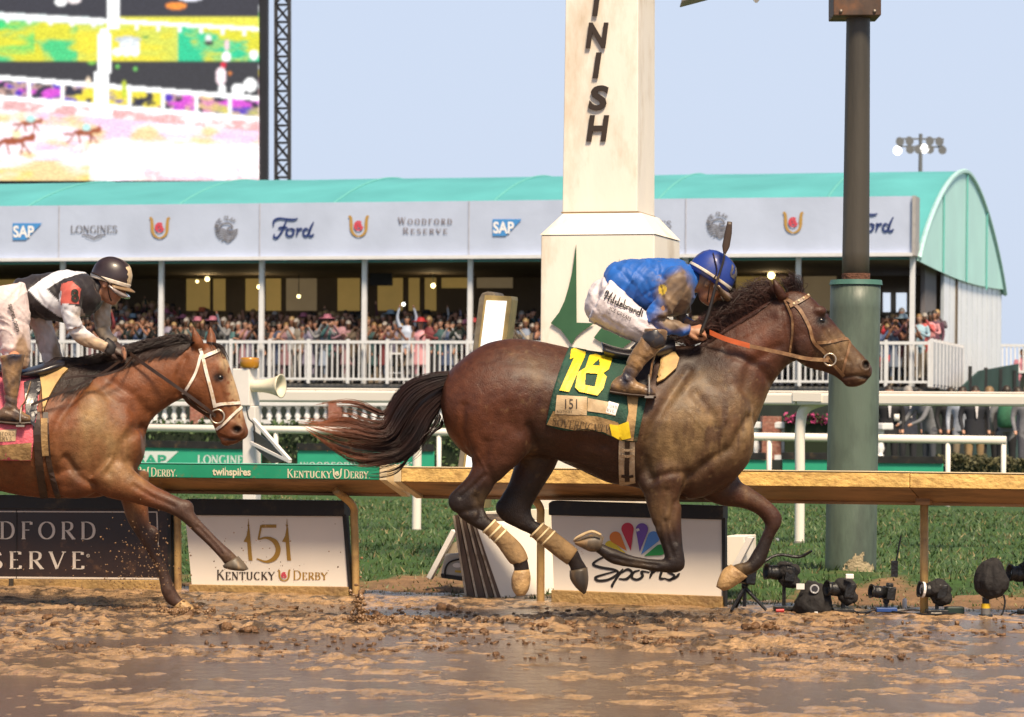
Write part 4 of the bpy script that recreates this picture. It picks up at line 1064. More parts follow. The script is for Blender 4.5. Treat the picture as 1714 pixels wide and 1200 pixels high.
# ------------------------------------------------------------------ balustrades, hedge, flowers, green boards
M_stone = mat("balustrade_white", (.72, .72, .72), .6, var=.06)
M_brick = mat("brick_pier", (.26, .10, .07), .8, var=.35, scale=18, bump=.6, dirt=(.34, .2, .15), dscale=14)
def balustrade(label, pl, x0, x1, yt, yb, step, piers):
    c = pl((x0 + x1) / 2, yb); o = thing("balustrade", label, "balustrade", V((c.x, c.y, 0)))
    s_ = pl(x0, yt).y / F
    b = MB(); p = [pl(x0, yt), pl(x1, yt)]; b.bar(p[0] - EZ * .05, p[1] - EZ * .05, .3, .12); b.build("handrail", M_stone, o, bevel=.02)
    q = [pl(x0, yb), pl(x1, yb)]; b = MB(); b.bar(q[0], q[1], .3, .1); b.build("bottom_rail", M_stone, o)
    b = MB(); b.bar(q[0] - EZ * (q[0].z / 2 + .03), q[1] - EZ * (q[1].z / 2 + .03), .34, abs(q[0].z)); b.build("plinth_wall", M_skirt, o)
    x = x0 + step / 2
    while x < x1:
        if not any(abs(x - a) < w / 2 + 3 for a, w in piers):
            a, z = pl(x, yb), pl(x, yt); hh = z.z - a.z - .1; r0 = step * s_ * .36
            b = MB(); b.rings([[V((a.x + r_ * r0 * math.cos(k), a.y + r_ * r0 * math.sin(k), a.z + hh * tq)) for k in np.linspace(0, 6.283, 12, endpoint=False)] for tq, r_ in ((.05, .8), (.12, .8), (.15, .5), (.22, .62), (.34, .95), (.45, .8), (.62, .5), (.8, .42), (.84, .75), (.9, .8), (.99, .8))])
            b.build("baluster", M_stone, o, smooth=True)
        x += step
    for a, w in piers:
        p0, p1 = pl(a, yb), pl(a, yt); b = MB(); b.box(V((p0.x, p0.y + .05, (p1.z + .1) / 2)), (w * s_, .45, p1.z + .12)); b.build("pier", M_brick, o, bevel=.01)
balustrade("low white balustrade with a brick pier behind the flying tail", vplane(at(400, 700, 69), at(800, 700, 67)), 236, 800, 672, 706, 15.9, ((561, 22), (330, 22)))
balustrade("white balustrade with brick piers and pink flowers left of the green pole", vplane(at(1200, 700, 54), at(1500, 700, 53)), 1255, 1393, 707, 766, 22, ((1290, 32),))
balustrade("short white balustrade between the green pole and the suited men", vplane(at(1400, 700, 54), at(1500, 700, 53)), 1440, 1487, 709, 768, 22, ())
hg_m = mat("hedge_leaf", "paint", .7, var=0)
def hedge(label, pl, x0, x1, yt, yb, n, depth=.8, c0=(.03, .065, .02), c1=(.07, .11, .03), name="hedge", flowers=None, sz=.05):
    a, b_ = pl(x0, yb), pl(x1, yb); zt = pl((x0 + x1) / 2, yt).z; z0 = max(0, a.z)
    r = np.random.default_rng(int(x0 + 999)); u = r.random(n); w = r.random(n); z = z0 + (zt - z0) * r.random(n) ** .75
    base = np.array(a)[None] * (1 - u[:, None]) + np.array(b_)[None] * u[:, None]; base[:, 1] += w * depth; base[:, 2] = z + (vnoise(np.stack([u * (x1 - x0) / 9, w * 2, z], 1), 3) - .5) * .16 * (z > z0 + .3 * (zt - z0))
    d = r.normal(0, 1, (n, 3)); d /= np.linalg.norm(d, axis=1)[:, None]; e = np.cross(d, r.normal(0, 1, (n, 3))); e /= np.linalg.norm(e, axis=1)[:, None]
    s_ = r.uniform(.5, 1.2, (n, 1)) * sz
    vv = np.stack([base - d * s_, base + e * s_ * .5, base + d * s_, base - e * s_ * .5], 1).reshape(-1, 3)
    me = bpy.data.meshes.new(name); me.from_pydata(vv, [], [(4 * i, 4 * i + 1, 4 * i + 2, 4 * i + 3) for i in range(n)])
    cl = np.array(c0) + r.random((n, 1)) * (np.array(c1) - np.array(c0)); cl *= .5 + vnoise(base * 2.5, 9)[:, None]
    if flowers is not None:
        k = (r.random(n) < .5) & (z > zt - .12); cl[k] = np.array(flowers) * (.6 + .6 * r.random((k.sum(), 1)))
    set_col(me, np.repeat(cl, 4, 0)); me.materials.append(hg_m)
    o = link_mesh(name, me, None, V(((a.x + b_.x) / 2, (a.y + b_.y) / 2, 0))); tag(o, label, "flowers" if flowers is not None else "hedge")
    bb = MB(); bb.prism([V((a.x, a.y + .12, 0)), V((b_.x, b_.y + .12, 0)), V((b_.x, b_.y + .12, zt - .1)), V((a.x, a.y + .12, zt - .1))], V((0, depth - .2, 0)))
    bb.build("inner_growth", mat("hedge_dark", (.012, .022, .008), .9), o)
    return o
hedge("green clipped hedge below the low balustrade and behind the pipe rail", vplane(at(200, 700, 50), at(820, 700, 48)), -250, 800, 706, 835, 15000)
hedge("dull olive hedge at the feet of the suited people", vplane(at(1500, 700, 50), at(1720, 700, 48)), 1574, 1900, 768, 800, 6500, c0=(.05, .05, .02), c1=(.13, .12, .05), sz=.045)
hedge("pink flowers on the balustrade left of the green pole", vplane(at(1200, 700, 53.6), at(1500, 700, 52.6)), 1315, 1393, 697, 707, 900, .3, flowers=(.5, .06, .2), name="flower_bed", sz=.05)
M_gb = mat("green_banner", (.025, .34, .2), .5, var=.05)
pg = vplane(at(240, 700, 45), at(1570, 700, 41.5))
def gboard(label, x0, x1, yt, s_=.01):
    c = pg((x0 + x1) / 2, 800); o = thing("green_sponsor_board", label, "sponsor board", V((c.x, c.y, 0)), "green boards along the turf")
    y1 = yt + s_ * (x1 - x0)
    b = MB(); b.prism([pg(x0, yt + 12), pg(x1, y1 + 12), V((*pg(x1, 800).xy, 0)), V((*pg(x0, 800).xy, 0))], V((0, .06, 0))); b.build("panel", M_gb, o)
    b = MB(); b.prism([pg(x0, yt, .03), pg(x1, y1, .03), pg(x1, y1 + 11.6, .03), pg(x0, yt + 11.6, .03)], V((0, .14, 0))); b.build("cap_rail", M_black, o)
    return o
g1 = gboard("green board lettered in white behind the white beacon post", 200, 437, 736, .02)
sh = Sheet(pg); sh.put((np.array([(226, 755), (299, 755.5), (274, 778), (226, 778)]), [(0, 1, 2, 3)]), .006, 0); sh.put(in_quad(sans("SAP", .03), rectq(230, 761, 279, 778)), .012, 1)
sh.put(in_quad(serif("LONGINES", .2, .08), rectq(331, 762, 417, 776, 1))); sh.build("lettering", [mat("pale_ink", (.62, .68, .66), .5, var=0), M_gb], g1)
g2b = gboard("green board with pale capitals half hidden behind the green rail", 498, 727, 742, .008)
sh = Sheet(pg); sh.put(in_quad(serif("WOODFORD", .2, .08, .2), rectq(503, 774, 596, 784))); sh.put(in_quad(serif("RESERVE", .2, .08, .2), rectq(606, 774, 690, 784))); sh.build("lettering", [MATS["pale_ink"]], g2b)
gboard("plain green board just right of the galloping bay's chest", 1200, 1283, 757); gboard("plain green board between the white post and the green pole", 1310, 1460, 757); gboard("plain green board right of the green pole", 1469, 1579, 763)

# ------------------------------------------------------------------ beacon post with horn
YB = 24.5
pbp = Plane(at(412, 700, YB), (-.38, -.92, 0))
bp_ = thing("beacon_post", "white box post with amber beacon and horn loudspeaker", "beacon post", V((pbp(412, 700).x, YB, 0)))
M_wpaint = mat("white_paint", (.80, .76, .72), .4, var=.04)
side = V((.92, -.38, 0)); back = V((.38, .92, 0))
def qbox(name, x0, x1, y0, y1, depth, m, parent, off=0, bev=.006):
    b = MB(); b.prism([pbp(x0, y0, off), pbp(x1, y0, off), pbp(x1, y1, off), pbp(x0, y1, off)], back * depth); return b.build(name, m, parent, bevel=bev)
qbox("box", 389, 417, 617, 679, .19, M_wpaint, bp_)
qbox("post", 403, 424, 679.5, 846, .11, M_wpaint, bp_, -.03)
p = pbp(403, 679, -.03); b = MB(); g_ = pbp(412, 846, -.09); b.box(V((g_.x, g_.y, (g_.z) / 2)), (.1, .1, g_.z)); b.build("post_base", M_wpaint, bp_)
c = pbp(412, 617, -.06); b = MB(); b.rings([[c + V((r_ * math.cos(a), r_ * math.sin(a), z)) for a in np.linspace(0, 6.283, 20, endpoint=False)] for z, r_ in ((.004, .07), (.02, .078), (.075, .082), (.09, .078), (.094, .06))]); b.build("beacon", mat("amber_lens", (.42, .19, .015), .25, var=.1, coat=.6), bp_, smooth=True)
c = pbp(424, 646, -.06); b = MB(); L = pbp(465, 646, -.06) - c
b.rings([[c + L * tq + (V((0, 0, 1)) * math.cos(a) + L.normalized().cross(V((0, 0, 1))) * math.sin(a)) * r_ for a in np.linspace(0, 6.283, 24, endpoint=False)] for tq, r_ in ((-.35, .048), (.0, .05), (.3, .052), (.55, .062), (.75, .074), (.9, .088), (1.0, .1), (1.0, .09), (.85, .06), (.6, .03))])
b.build("horn", mat("horn_ivory", (.72, .66, .5), .4), bp_, smooth=True)
for a0, a1 in (((424, 702), (509, 771)), ((421, 741), (509, 772))):
    b = MB(); b.bar(pbp(*a0, .0), pbp(*a1, .25), .03, .028); b.build("brace", M_wpaint, bp_, bevel=.003)
b = MB(); b.prism([pbp(425, 720, .02), pbp(460, 738, .12), pbp(500, 770, .24), pbp(470, 776, .15), pbp(430, 750, .03)], back * .02); b.build("tilted_plate", mat("dull_plate", (.09, .085, .07), .35, metal=.5), bp_)
b = MB(); b.tube([pbp(414, 680, .02), pbp(419, 700, .03), pbp(428, 712, .03), pbp(429, 745, .03)], .006, 6, sub=5); b.build("cable", M_black, bp_)

# ------------------------------------------------------------------ finish mirror
pm = vplane(rail_pt(0, 2.6), rail_pt(1, 2.6))
fm_ = thing("finish_mirror", "tilted finish mirror with its bright reflection given as glow behind the bay's rump", "finish mirror", V((*pm(790, 845).xy, 0)))
M_tan = mat("tan_housing", (.34, .28, .2), .6, var=.15, dirt=(.2, .14, .08), dscale=5)
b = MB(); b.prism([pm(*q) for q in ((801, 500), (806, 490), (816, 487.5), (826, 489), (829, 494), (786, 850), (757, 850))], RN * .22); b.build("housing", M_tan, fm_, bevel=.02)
b = MB(); b.prism([pm(*q, .02) for q in ((813, 494), (857, 496), (858, 502), (812, 850), (768, 850))], RN * .14); b.build("frame", mat("mirror_frame", (.6, .42, .16), .5, var=.25, scale=10), fm_)
b = MB(); b.prism([pm(*q, .026) for q in ((816, 503), (850, 504), (807, 845), (773, 845))], RN * .005); b.build("mirror_face", mat("mirror_face_glow", (.9, .9, .9), .4, var=.02, dirt=(.75, .5, .15), dscale=3, damt=-.1, emit=(1, .98, .95), estr=.75), fm_)  # mirror face, set glowing to stand for its bright reflection
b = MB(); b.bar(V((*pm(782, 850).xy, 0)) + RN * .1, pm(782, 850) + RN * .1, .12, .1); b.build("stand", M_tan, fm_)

# ------------------------------------------------------------------ stacked boards, case, leaning bits
M_plank = mat("weathered_plank", (.13, .085, .06), .6, var=.4, scale=6, dirt=(.03, .025, .022), dscale=2.2, damt=.6, stretch=(3, 3, .6))
M_edge = mat("pale_edge", (.5, .43, .33), .5, var=.2, dirt=(.16, .1, .06), dscale=8, damt=.5)
ps_ = vplane(rail_pt(0, .25), rail_pt(1, .25))
dv = RE * .30 + RN * .62
xs_t = [757, 767, 779, 789, 799]; ys_t = [863, 861, 866, 873, 881]; xs_b = [778, 796, 814, 829, 841]; ys_b = [997, 999, 1000, 1000, 999]
wh = ["leftmost muddy slab, brown edge to the track", "second muddy slab from the left, rust streaked", "third muddy slab from the left in the leaning stack", "rightmost slab, its broad white face turned right"]
for i in range(4):
    o = thing("leaning_board", wh[i], "board", V((*ps_(xs_b[i], 999).xy, 0)), "boards leaning in a stack by the rail")
    q = [(xs_t[i] + 1.2, ys_t[i]), (xs_t[i + 1] - 1.2, ys_t[i + 1]), (xs_b[i + 1] - 1.2, ys_b[i + 1] + 4), (xs_b[i] + 1.2, ys_b[i] + 4)]
    b = MB(); b.prism([ps_(*p) for p in q], dv); b.build("slab", M_plank if i < 3 else M_wboard, o, bevel=.004)
    b = MB(); b.prism([ps_(q[0][0], q[0][1], .006), ps_(q[0][0] + 3.5, q[0][1] + .5, .006), ps_(q[3][0] + 3.5, q[3][1], .006), ps_(q[3][0], q[3][1], .006)], RN * .004); b.build("edge_strip", M_edge, o)
    if i == 3: b = MB(); b.prism([ps_(*p, .005) for p in q], RN * .004); b.build("front_edge", M_plank, o)
wp = thing("hoarding", "large white panel behind the bay's hind legs", "panel", V((*ps_(885, 1000).xy, 0)))
pw_ = vplane(rail_pt(0, .8), rail_pt(1, .8))
b = MB(); b.prism([pw_(812, 856), pw_(935, 850), pw_(935, 1000), pw_(836, 1000)], RN * .06); b.build("face", mat("white_panel", (.8, .74, .6), .45, var=.05, dirt=(.4, .3, .17), dscale=4, damt=-.1), wp, bevel=.005)
b = MB(); b.prism([pw_(838, 975, .006), pw_(935, 970, .006), pw_(935, 1003, .006), pw_(838, 1003, .006)], RN * .004); b.build("mud_splash_band", mat("band_mud", (.3, .22, .12), .8, var=.4, scale=25), wp)
pa = vplane(rail_pt(0, .55), rail_pt(1, .55))
o = thing("a_frame", "white strut of a small folding frame left of the leaning slabs", "frame", V((*pa(745, 968).xy, 0)))
b = MB(); b.bar(pa(761, 888), pa(719, 968), .05, .035); b.build("strut", M_wpaint, o, bevel=.003); b = MB(); b.bar(pa(763, 890) + RN * .25, pa(735, 965) + RN * .1, .04, .03); b.build("strut", M_tan, o)
b = MB(); b.prism([pa(752, 912, -.03), pa(762, 906, -.03), pa(758, 965, -.03), pa(728, 966, -.03)], RN * .02); b.build("brace_panel", M_tan, o)
pc_ = vplane(rail_pt(0, .4), rail_pt(1, .4))
o = thing("equipment_case", "grey equipment case tilted beside the leaning slabs", "case", V((*pc_(756, 972).xy, 0)))
b = MB(); b.prism([pc_(*q) for q in ((744, 927), (776, 925), (780, 968), (737, 962), (738, 955))], RN * .25); b.build("shell", mat("grey_shell", (.42, .4, .36), .45, var=.08), o, bevel=.015)
b = MB(); b.prism([pc_(738, 960, .004), pc_(780, 966, .004), pc_(779, 973, .004), pc_(739, 967, .004)], RN * .2); b.build("base_tray", M_black, o)
b = MB(); b.tube([pc_(745, 965, .01), pc_(747, 950, .012), pc_(755, 940, .012), pc_(772, 935, .012)], .006, 6, sub=5); b.build("handle", M_black, o)
b = MB(); b.prism([pc_(762, 954, .005), pc_(776, 955, .005), pc_(776, 959, .005), pc_(762, 958, .005)], RN * .003); b.build("tag", mat("yellow_tag", (.6, .4, .04), .5), o)
b = MB(); b.add([pc_(x, y, .006) for x, y in disc2(766, 946, 8, 4)[0]], [tuple(range(20))]); b.build("badge", M_wpaint, o)
o = thing("white_block", "cream block with a leaning white plank beside the reaching foreleg", "block", V((*pa(1230, 950).xy, 0)))
b = MB(); b.prism([pa(1213, 897), pa(1246, 897), pa(1246, 950), pa(1213, 950)], RN * .3); b.build("block", M_cream, o, bevel=.006)
b = MB(); b.prism([pa(1255, 898, .06), pa(1265, 899, .06), pa(1240, 947, .06), pa(1229, 946, .06)], RN * .05); b.build("plank", M_wpaint, o, bevel=.004)
o = thing("white_marker", "tiny white marker lying on the grass beside the reaching foreleg", "marker", gnd(1300, 910, .1)); g_ = gnd(1300, 912, .1)
b = MB(); b.rings([[g_ + V((r_ * math.cos(a), r_ * math.sin(a), z)) for a in np.linspace(0, 6.28, 8, endpoint=False)] for z, r_ in ((0, .02), (.03, .022), (.06, .016))]); b.build("body", M_wpaint, o)

# ------------------------------------------------------------------ remote cameras along the rail
M_cam = mat("camera_black", (.012, .012, .013), .42, var=.3, bump=.3, bscale=60)
M_cloth = mat("rain_cover", (.016, .014, .014), .85, var=.4, scale=14, bump=1, bscale=16)
M_glass = mat("lens_glass", (.02, .022, .03), .08, coat=1)
def cam_body(o, c, s, yaw, tilt=.1, shade=1, cover=False):
    d = V((math.cos(yaw) * math.cos(tilt), math.sin(yaw) * math.cos(tilt), math.sin(tilt))); r_ = d.cross(EZ).normalized(); u = r_.cross(d)
    b = MB(); b.box(c - d * s * .1, (s * .34, s * .62, s * .5), (d, r_, u)); b.box(c - d * s * .1 + u * s * .3, (s * .24, s * .24, s * .16), (d, r_, u)); bo = b.build("body", M_cam, o, bevel=s * .05)
    b = MB(); R_ = lambda q, k: [c + d * (s * q) + (r_ * math.cos(a) + u * math.sin(a)) * (s * k) for a in np.linspace(0, 6.283, 18, endpoint=False)]
    b.rings([R_(q, k) for q, k in ((.06, .2), (.2, .21), (.22, .23), (.4, .23), (.42, .2), (.5, .22), (.62, .27), (.6, .22), (.5, .17))]); b.build("lens", M_cam, o, smooth=True)
    b = MB(); b.rings([R_(.5, .168), R_(.53, .1)]); b.build("front_glass", M_glass, o, smooth=True)
    if cover:
        mb = MB(); mb.sphere(c - d * s * .05 + u * s * .1, (s * .42, s * .33, s * .3), 16, 10, (d, r_, u)); mb.sphere(c - d * s * .2 - u * s * .2, (s * .36, s * .32, s * .26), 14, 8, (d, r_, u))
        me = remesh(mb, s * .035, 3); a = coords(me); nn = normals(me); a += nn * ((fbm(a / s * 4, 3, int(c.x * 100) % 97) - .5) * s * .22)[:, None]; set_coords(me, a); me.materials.append(M_cloth); link_mesh("rain_cover", me, o)
    return d, r_, u
def rig(label, px, py, s, yaw, hz, cover=False, legs=True, base=None, tilt=.12):
    g = gnd(px, py); g.z = .01; o = thing("remote_camera", label, "camera", g, "remote cameras on the ground under the rail")
    c = g + EZ * hz; cam_body(o, c, s, yaw, tilt, cover=cover)
    b = MB(); b.tube([g + EZ * .03, c - EZ * (s * .25)], .012, 8); b.sphere(c - EZ * (s * .3), .022, 10, 6); b.build("mount", M_cam, o)
    if legs:
        for k in range(3):
            a = yaw + 2.1 * k + .5; b = MB(); b.tube([c - EZ * (s * .3 + .01), g + V((math.cos(a), math.sin(a), 0)) * (hz * .62) + EZ * .01], [.013, .009], 8); b.build("leg", M_cam, o)
    else:
        b = MB(); b.box(g + EZ * .015, (.13, .11, .025)); b.build("base_plate", base or M_cam, o, bevel=.004)
    return o, c
o, c = rig("camera on a small splayed tripod under the bay's lifted forefoot", 1246, 1026, .2, R(200), .22)
b = MB(); b.tube([c + V((.06, 0, .05)), c + V((.2, .05, .13)), c + V((.34, .06, .12)), c + V((.42, .02, .16))], [.012, .009, .011, .007], 8, sub=4); b.build("arm", M_cam, o)
o, c = rig("tall hooded camera at the left of the black bag", 1312, 1024, .2, R(195), .23, True, False)
o, c = rig("camera wrapped in black with a pale sticker on top, right of the bag", 1411, 1028, .19, R(200), .14, True, False)
b = MB(); b.box(c + V((.03, -.08, .09)), (.05, .03, .03)); b.build("sticker", M_wpaint, o, bevel=.005)
o, c = rig("bare camera with a radio antenna on a blue clamp", 1483, 1027, .17, R(195), .12, False, False, mat("blue_clamp", (.02, .06, .22), .4))
b = MB(); b.box(c + V((.05, 0, .15)), (.04, .035, .1)); b.tube([c + V((.06, 0, .2)), c + V((.09, 0, .36))], .005, 6); b.build("radio_trigger", M_cam, o)
o, c = rig("camera with a white lens band just right of the muddy rail post", 1568, 1030, .19, R(190), .14, True, False)
d = V((math.cos(R(190)), math.sin(R(190)), .1)); b = MB(); b.tube([c + d * .085, c + d * .1], .05, 16); b.build("lens_band", M_wpaint, o)
# hooded camera on the yellow ringed mount
g = gnd(1650, 1034); o = thing("remote_camera", "largest camera, draped in a tall black hood on a yellow ringed mount", "camera", g, "remote cameras on the ground under the rail")
pz = Plane(g, (0, -1, 0)); sk = lambda x, y, o_=0: pz(x, y, o_)
mb = MB(); mb.rings([[sk((x0 + x1) / 2, y) + V(((sk(x1, y).x - sk(x0, y).x) / 2 * math.cos(a), .1 * k * math.sin(a), 0)) for a in np.linspace(0, 6.283, 16, endpoint=False)] for x0, x1, y, k in ((1655, 1668, 934, .4), (1643, 1676, 942, .8), (1633, 1683, 958, 1), (1630, 1688, 972, 1.1), (1632, 1686, 985, 1), (1642, 1678, 996, .8), (1648, 1668, 1001, .5))])
me = remesh(mb, .008, 2); a = coords(me); a += normals(me) * ((fbm(a * np.array([16, 16, 5]), 3, 5) - .5) * .05)[:, None]; set_coords(me, a); me.materials.append(M_cloth); link_mesh("hood", me, o)
b = MB(); b.tube([sk(1650, 1000), sk(1650, 1012)], .022, 12); b.build("neck", M_cam, o)
b = MB(); b.tube([sk(1650, 1010), sk(1650, 1018)], .028, 14); b.build("yellow_ring", mat("yellow_plastic", (.7, .45, .02), .4), o)
b = MB(); b.tube([sk(1650, 1018), sk(1650, 1030)], .03, 14); b.build("collar", mat("grey_metal", (.25, .24, .22), .4, metal=.6), o); b = MB(); b.tube([sk(1650, 1028), sk(1650, 1037)], [.04, .05], 14); b.build("foot", M_cam, o)
o, c = rig("camera cut by the right edge of the photo", 1722, 1030, .22, R(190), .24, True, False)
# black bag
g = gnd(1356, 1026); o = thing("camera_bag", "black camera bag with a round lens emblem lying by the rail", "bag", g); pz = Plane(g, (0, -1, 0))
mb = MB(); mb.rings([[pz((x0 + x1) / 2, y) + V(((pz(x1, y).x - pz(x0, y).x) / 2 * math.cos(a) * (1 if 1 else 0), .13 * k * math.sin(a), 0)) for a in np.linspace(0, 6.283, 20, endpoint=False)] for x0, x1, y, k in ((1352, 1368, 972, .4), (1345, 1380, 978, .7), (1340, 1388, 990, .9), (1330, 1393, 1004, 1), (1326, 1394, 1018, 1), (1328, 1394, 1028, .9))])
me = remesh(mb, .008, 3); a = coords(me); a += normals(me) * ((fbm(a * 14, 3, 15) - .5) * .035)[:, None]; set_coords(me, a); me.materials.append(M_cloth); link_mesh("bag", me, o)
for r0, r1, m_ in ((7.5, 5.6, mat("silver_ring", (.55, .55, .55), .3, metal=.4)),):
    b = MB(); c = pz(1360, 984, .125); k_ = g.y / F; b.tube([c + V((math.cos(a) * 6.5 * k_, 0, math.sin(a) * 6.5 * k_)) for a in np.linspace(0, 6.283, 24)], .0055, 6, cap=False); b.build("ring", m_, o)
    b = MB(); b.add([c + V((x * 5.6 * k_, -.002, y * 5.6 * k_)) for x, y in disc2(0, 0, 1)[0]], [tuple(range(20))]); b.build("lens_cap", M_glass, o)
b = MB(); b.box(pz(1337, 980, .1), (.05, .02, .035)); b.build("white_label", M_wpaint, o); b = MB(); b.box(pz(1362, 1024, .14), (.02, .02, .02)); b.build("buckle", M_wpaint, o)
# cables and dropped bits
for lab, pts, m_ in (("black cable snaking along the mud between the small cameras", [(1415, 1020), (1440, 1030), (1470, 1026), (1520, 1031), (1560, 1033), (1600, 1031)], M_cam), ("pale cable lying across the mud by the muddy rail post", [(1500, 1026), (1530, 1024), (1560, 1031), (1590, 1030)], mat("pale_cable", (.42, .38, .32), .5)),
                     ("black cable looping up beside the hooded camera", [(1664, 1034), (1676, 1030), (1682, 1010), (1680, 996)], M_cam), ("thin black cable at the right edge of the mud", [(1690, 1034), (1702, 1029), (1730, 1030)], M_cam)):
    gp = [gnd(x, min(1033, y)) if 'loop' not in lab else Plane(gnd(1676, 1034), (0, -1, 0))(x, y) for x, y in pts]
    for q in gp: q.z = max(q.z, .016)
    b = MB(); b.tube(gp, .006, 6, sub=6); tag(b.build("cable", m_, None, origin=gp[0]), lab, "cable")
g = gnd(1304, 1026); b = MB(); b.tube([g + V((-.02, 0, .014)), g + V((.03, .01, .014))], [.010, .012], 10); tag(b.build("red_canister", mat("red_plastic", (.5, .03, .03), .4), None, origin=g), "small red canister lying left of the black bag", "canister")
g = gnd(1514, 1021); b = MB(); b.tube([g + EZ * .0, g + EZ * .06, g + EZ * .075], [.015, .015, .008], 10); tag(b.build("small_bottle", M_wpaint, None, origin=g), "small white bottle standing right of the antenna camera", "bottle")
g = gnd(1597, 1030); b = MB(); b.box(g + EZ * .03, (.12, .06, .05)); tag(b.build("battery_pack", mat("dark_green_pack", (.012, .03, .022), .5), None, origin=g, bevel=.008), "dark battery pack on the mud right of the banded camera", "battery pack")
# ------------------------------------------------------------------ horses
def loft_px(mb, st, Y0, n=28, sub=5, dy=0.0, pw=1.0, cap=True):
    """st rows: edge1 px,py, edge2 px,py, half depth (m) [, depth offset, narrowing towards edge1, towards edge2]"""
    A = np.array([list(s) + [0, 0, 0][len(s) - 5:] if len(s) < 8 else list(s) for s in st], float)
    A = catmull(A, sub)
    rings = []
    for x1, y1, x2, y2, bd, d, e1, e2 in A:
        cx, cy, ax, ay = (x1 + x2) / 2, (y1 + y2) / 2, (x1 - x2) / 2, (y1 - y2) / 2
        r = []
        for k in range(n):
            a = 2 * math.pi * k / n; ca, sa = math.cos(a), math.sin(a)
            ca = math.copysign(abs(ca) ** pw, ca); sa = math.copysign(abs(sa) ** pw, sa)
            p = at(cx + ax * ca, cy + ay * ca, Y0)
            w = bd * sa * (1 - (e1 * max(0, ca) ** 1.5 + e2 * max(0, -ca) ** 1.5))
            p.y += dy + d + w
            r.append(p)
        rings.append(r)
    mb.rings(rings, cap)
def blob(P, cx, cy, rx, ry): return np.exp(-((P[:, 0] - cx) / rx) ** 2 - ((P[:, 1] - cy) / ry) ** 2)
def linedist(P, pts):
    d = np.full(len(P), 1e9)
    for (x0, y0), (x1, y1) in zip(pts[:-1], pts[1:]):
        v = np.array([x1 - x0, y1 - y0], float); L = v @ v + 1e-9; t = np.clip(((P[:, 0] - x0) * v[0] + (P[:, 1] - y0) * v[1]) / L, 0, 1)
        d = np.minimum(d, np.hypot(P[:, 0] - x0 - t * v[0], P[:, 1] - y0 - t * v[1]))
    return d
class Surf:
    """lays things on an already built body: sight lines are followed to its surface"""
    def __init__(s, me_list, Y0):
        vs, fs, o = [], [], 0
        for me in me_list:
            vs += [v.co.copy() for v in me.vertices]; fs += [tuple(i + o for i in p.vertices) for p in me.polygons]; o = len(vs)
        s.t = BVHTree.FromPolygons(vs, fs); s.Y0 = Y0
    def __call__(s, px, py, off=0.0):
        d = raydir(px, py).normalized(); h = s.t.ray_cast(CAMP, d)
        if h[0] is None or abs(h[0].y - s.Y0) > .6:
            p = at(px, py, s.Y0); q = s.t.find_nearest(p)
            if q[0] is None: return p
            dd = (p - q[0]); dd = dd.normalized() if dd.length > 1e-5 else -d
            return q[0] + (dd * .4 - d * .6) * off
        return h[0] - d * off
    def vec(s, v, off): return [s(x, y, off) for x, y in v]
def strap(surf, pts, w, off, sub=4, mirror=None, thick=.004):
    b = MB(); v, f = stroke(pts, w, sub=sub); 
    n = len(v) // 2; mid = (v[:n] + v[n:]) / 2
    P = [surf(x, y, off) for x, y in v]
    b.add(P, f)
    if mirror is not None: b.add([V((p.x, 2 * mirror - p.y, p.z)) for p in P], f)
    return b
def hair(mb, fn, n, segs, r0, seed, k=3):
    r = np.random.default_rng(seed)
    for i in range(n):
        pts = fn(r, i)
        if pts is None: continue
        rr = r0 * r.uniform(.6, 1.3)
        mb.tube(pts, [rr, rr, rr * .8, rr * .25], k, cap=False)

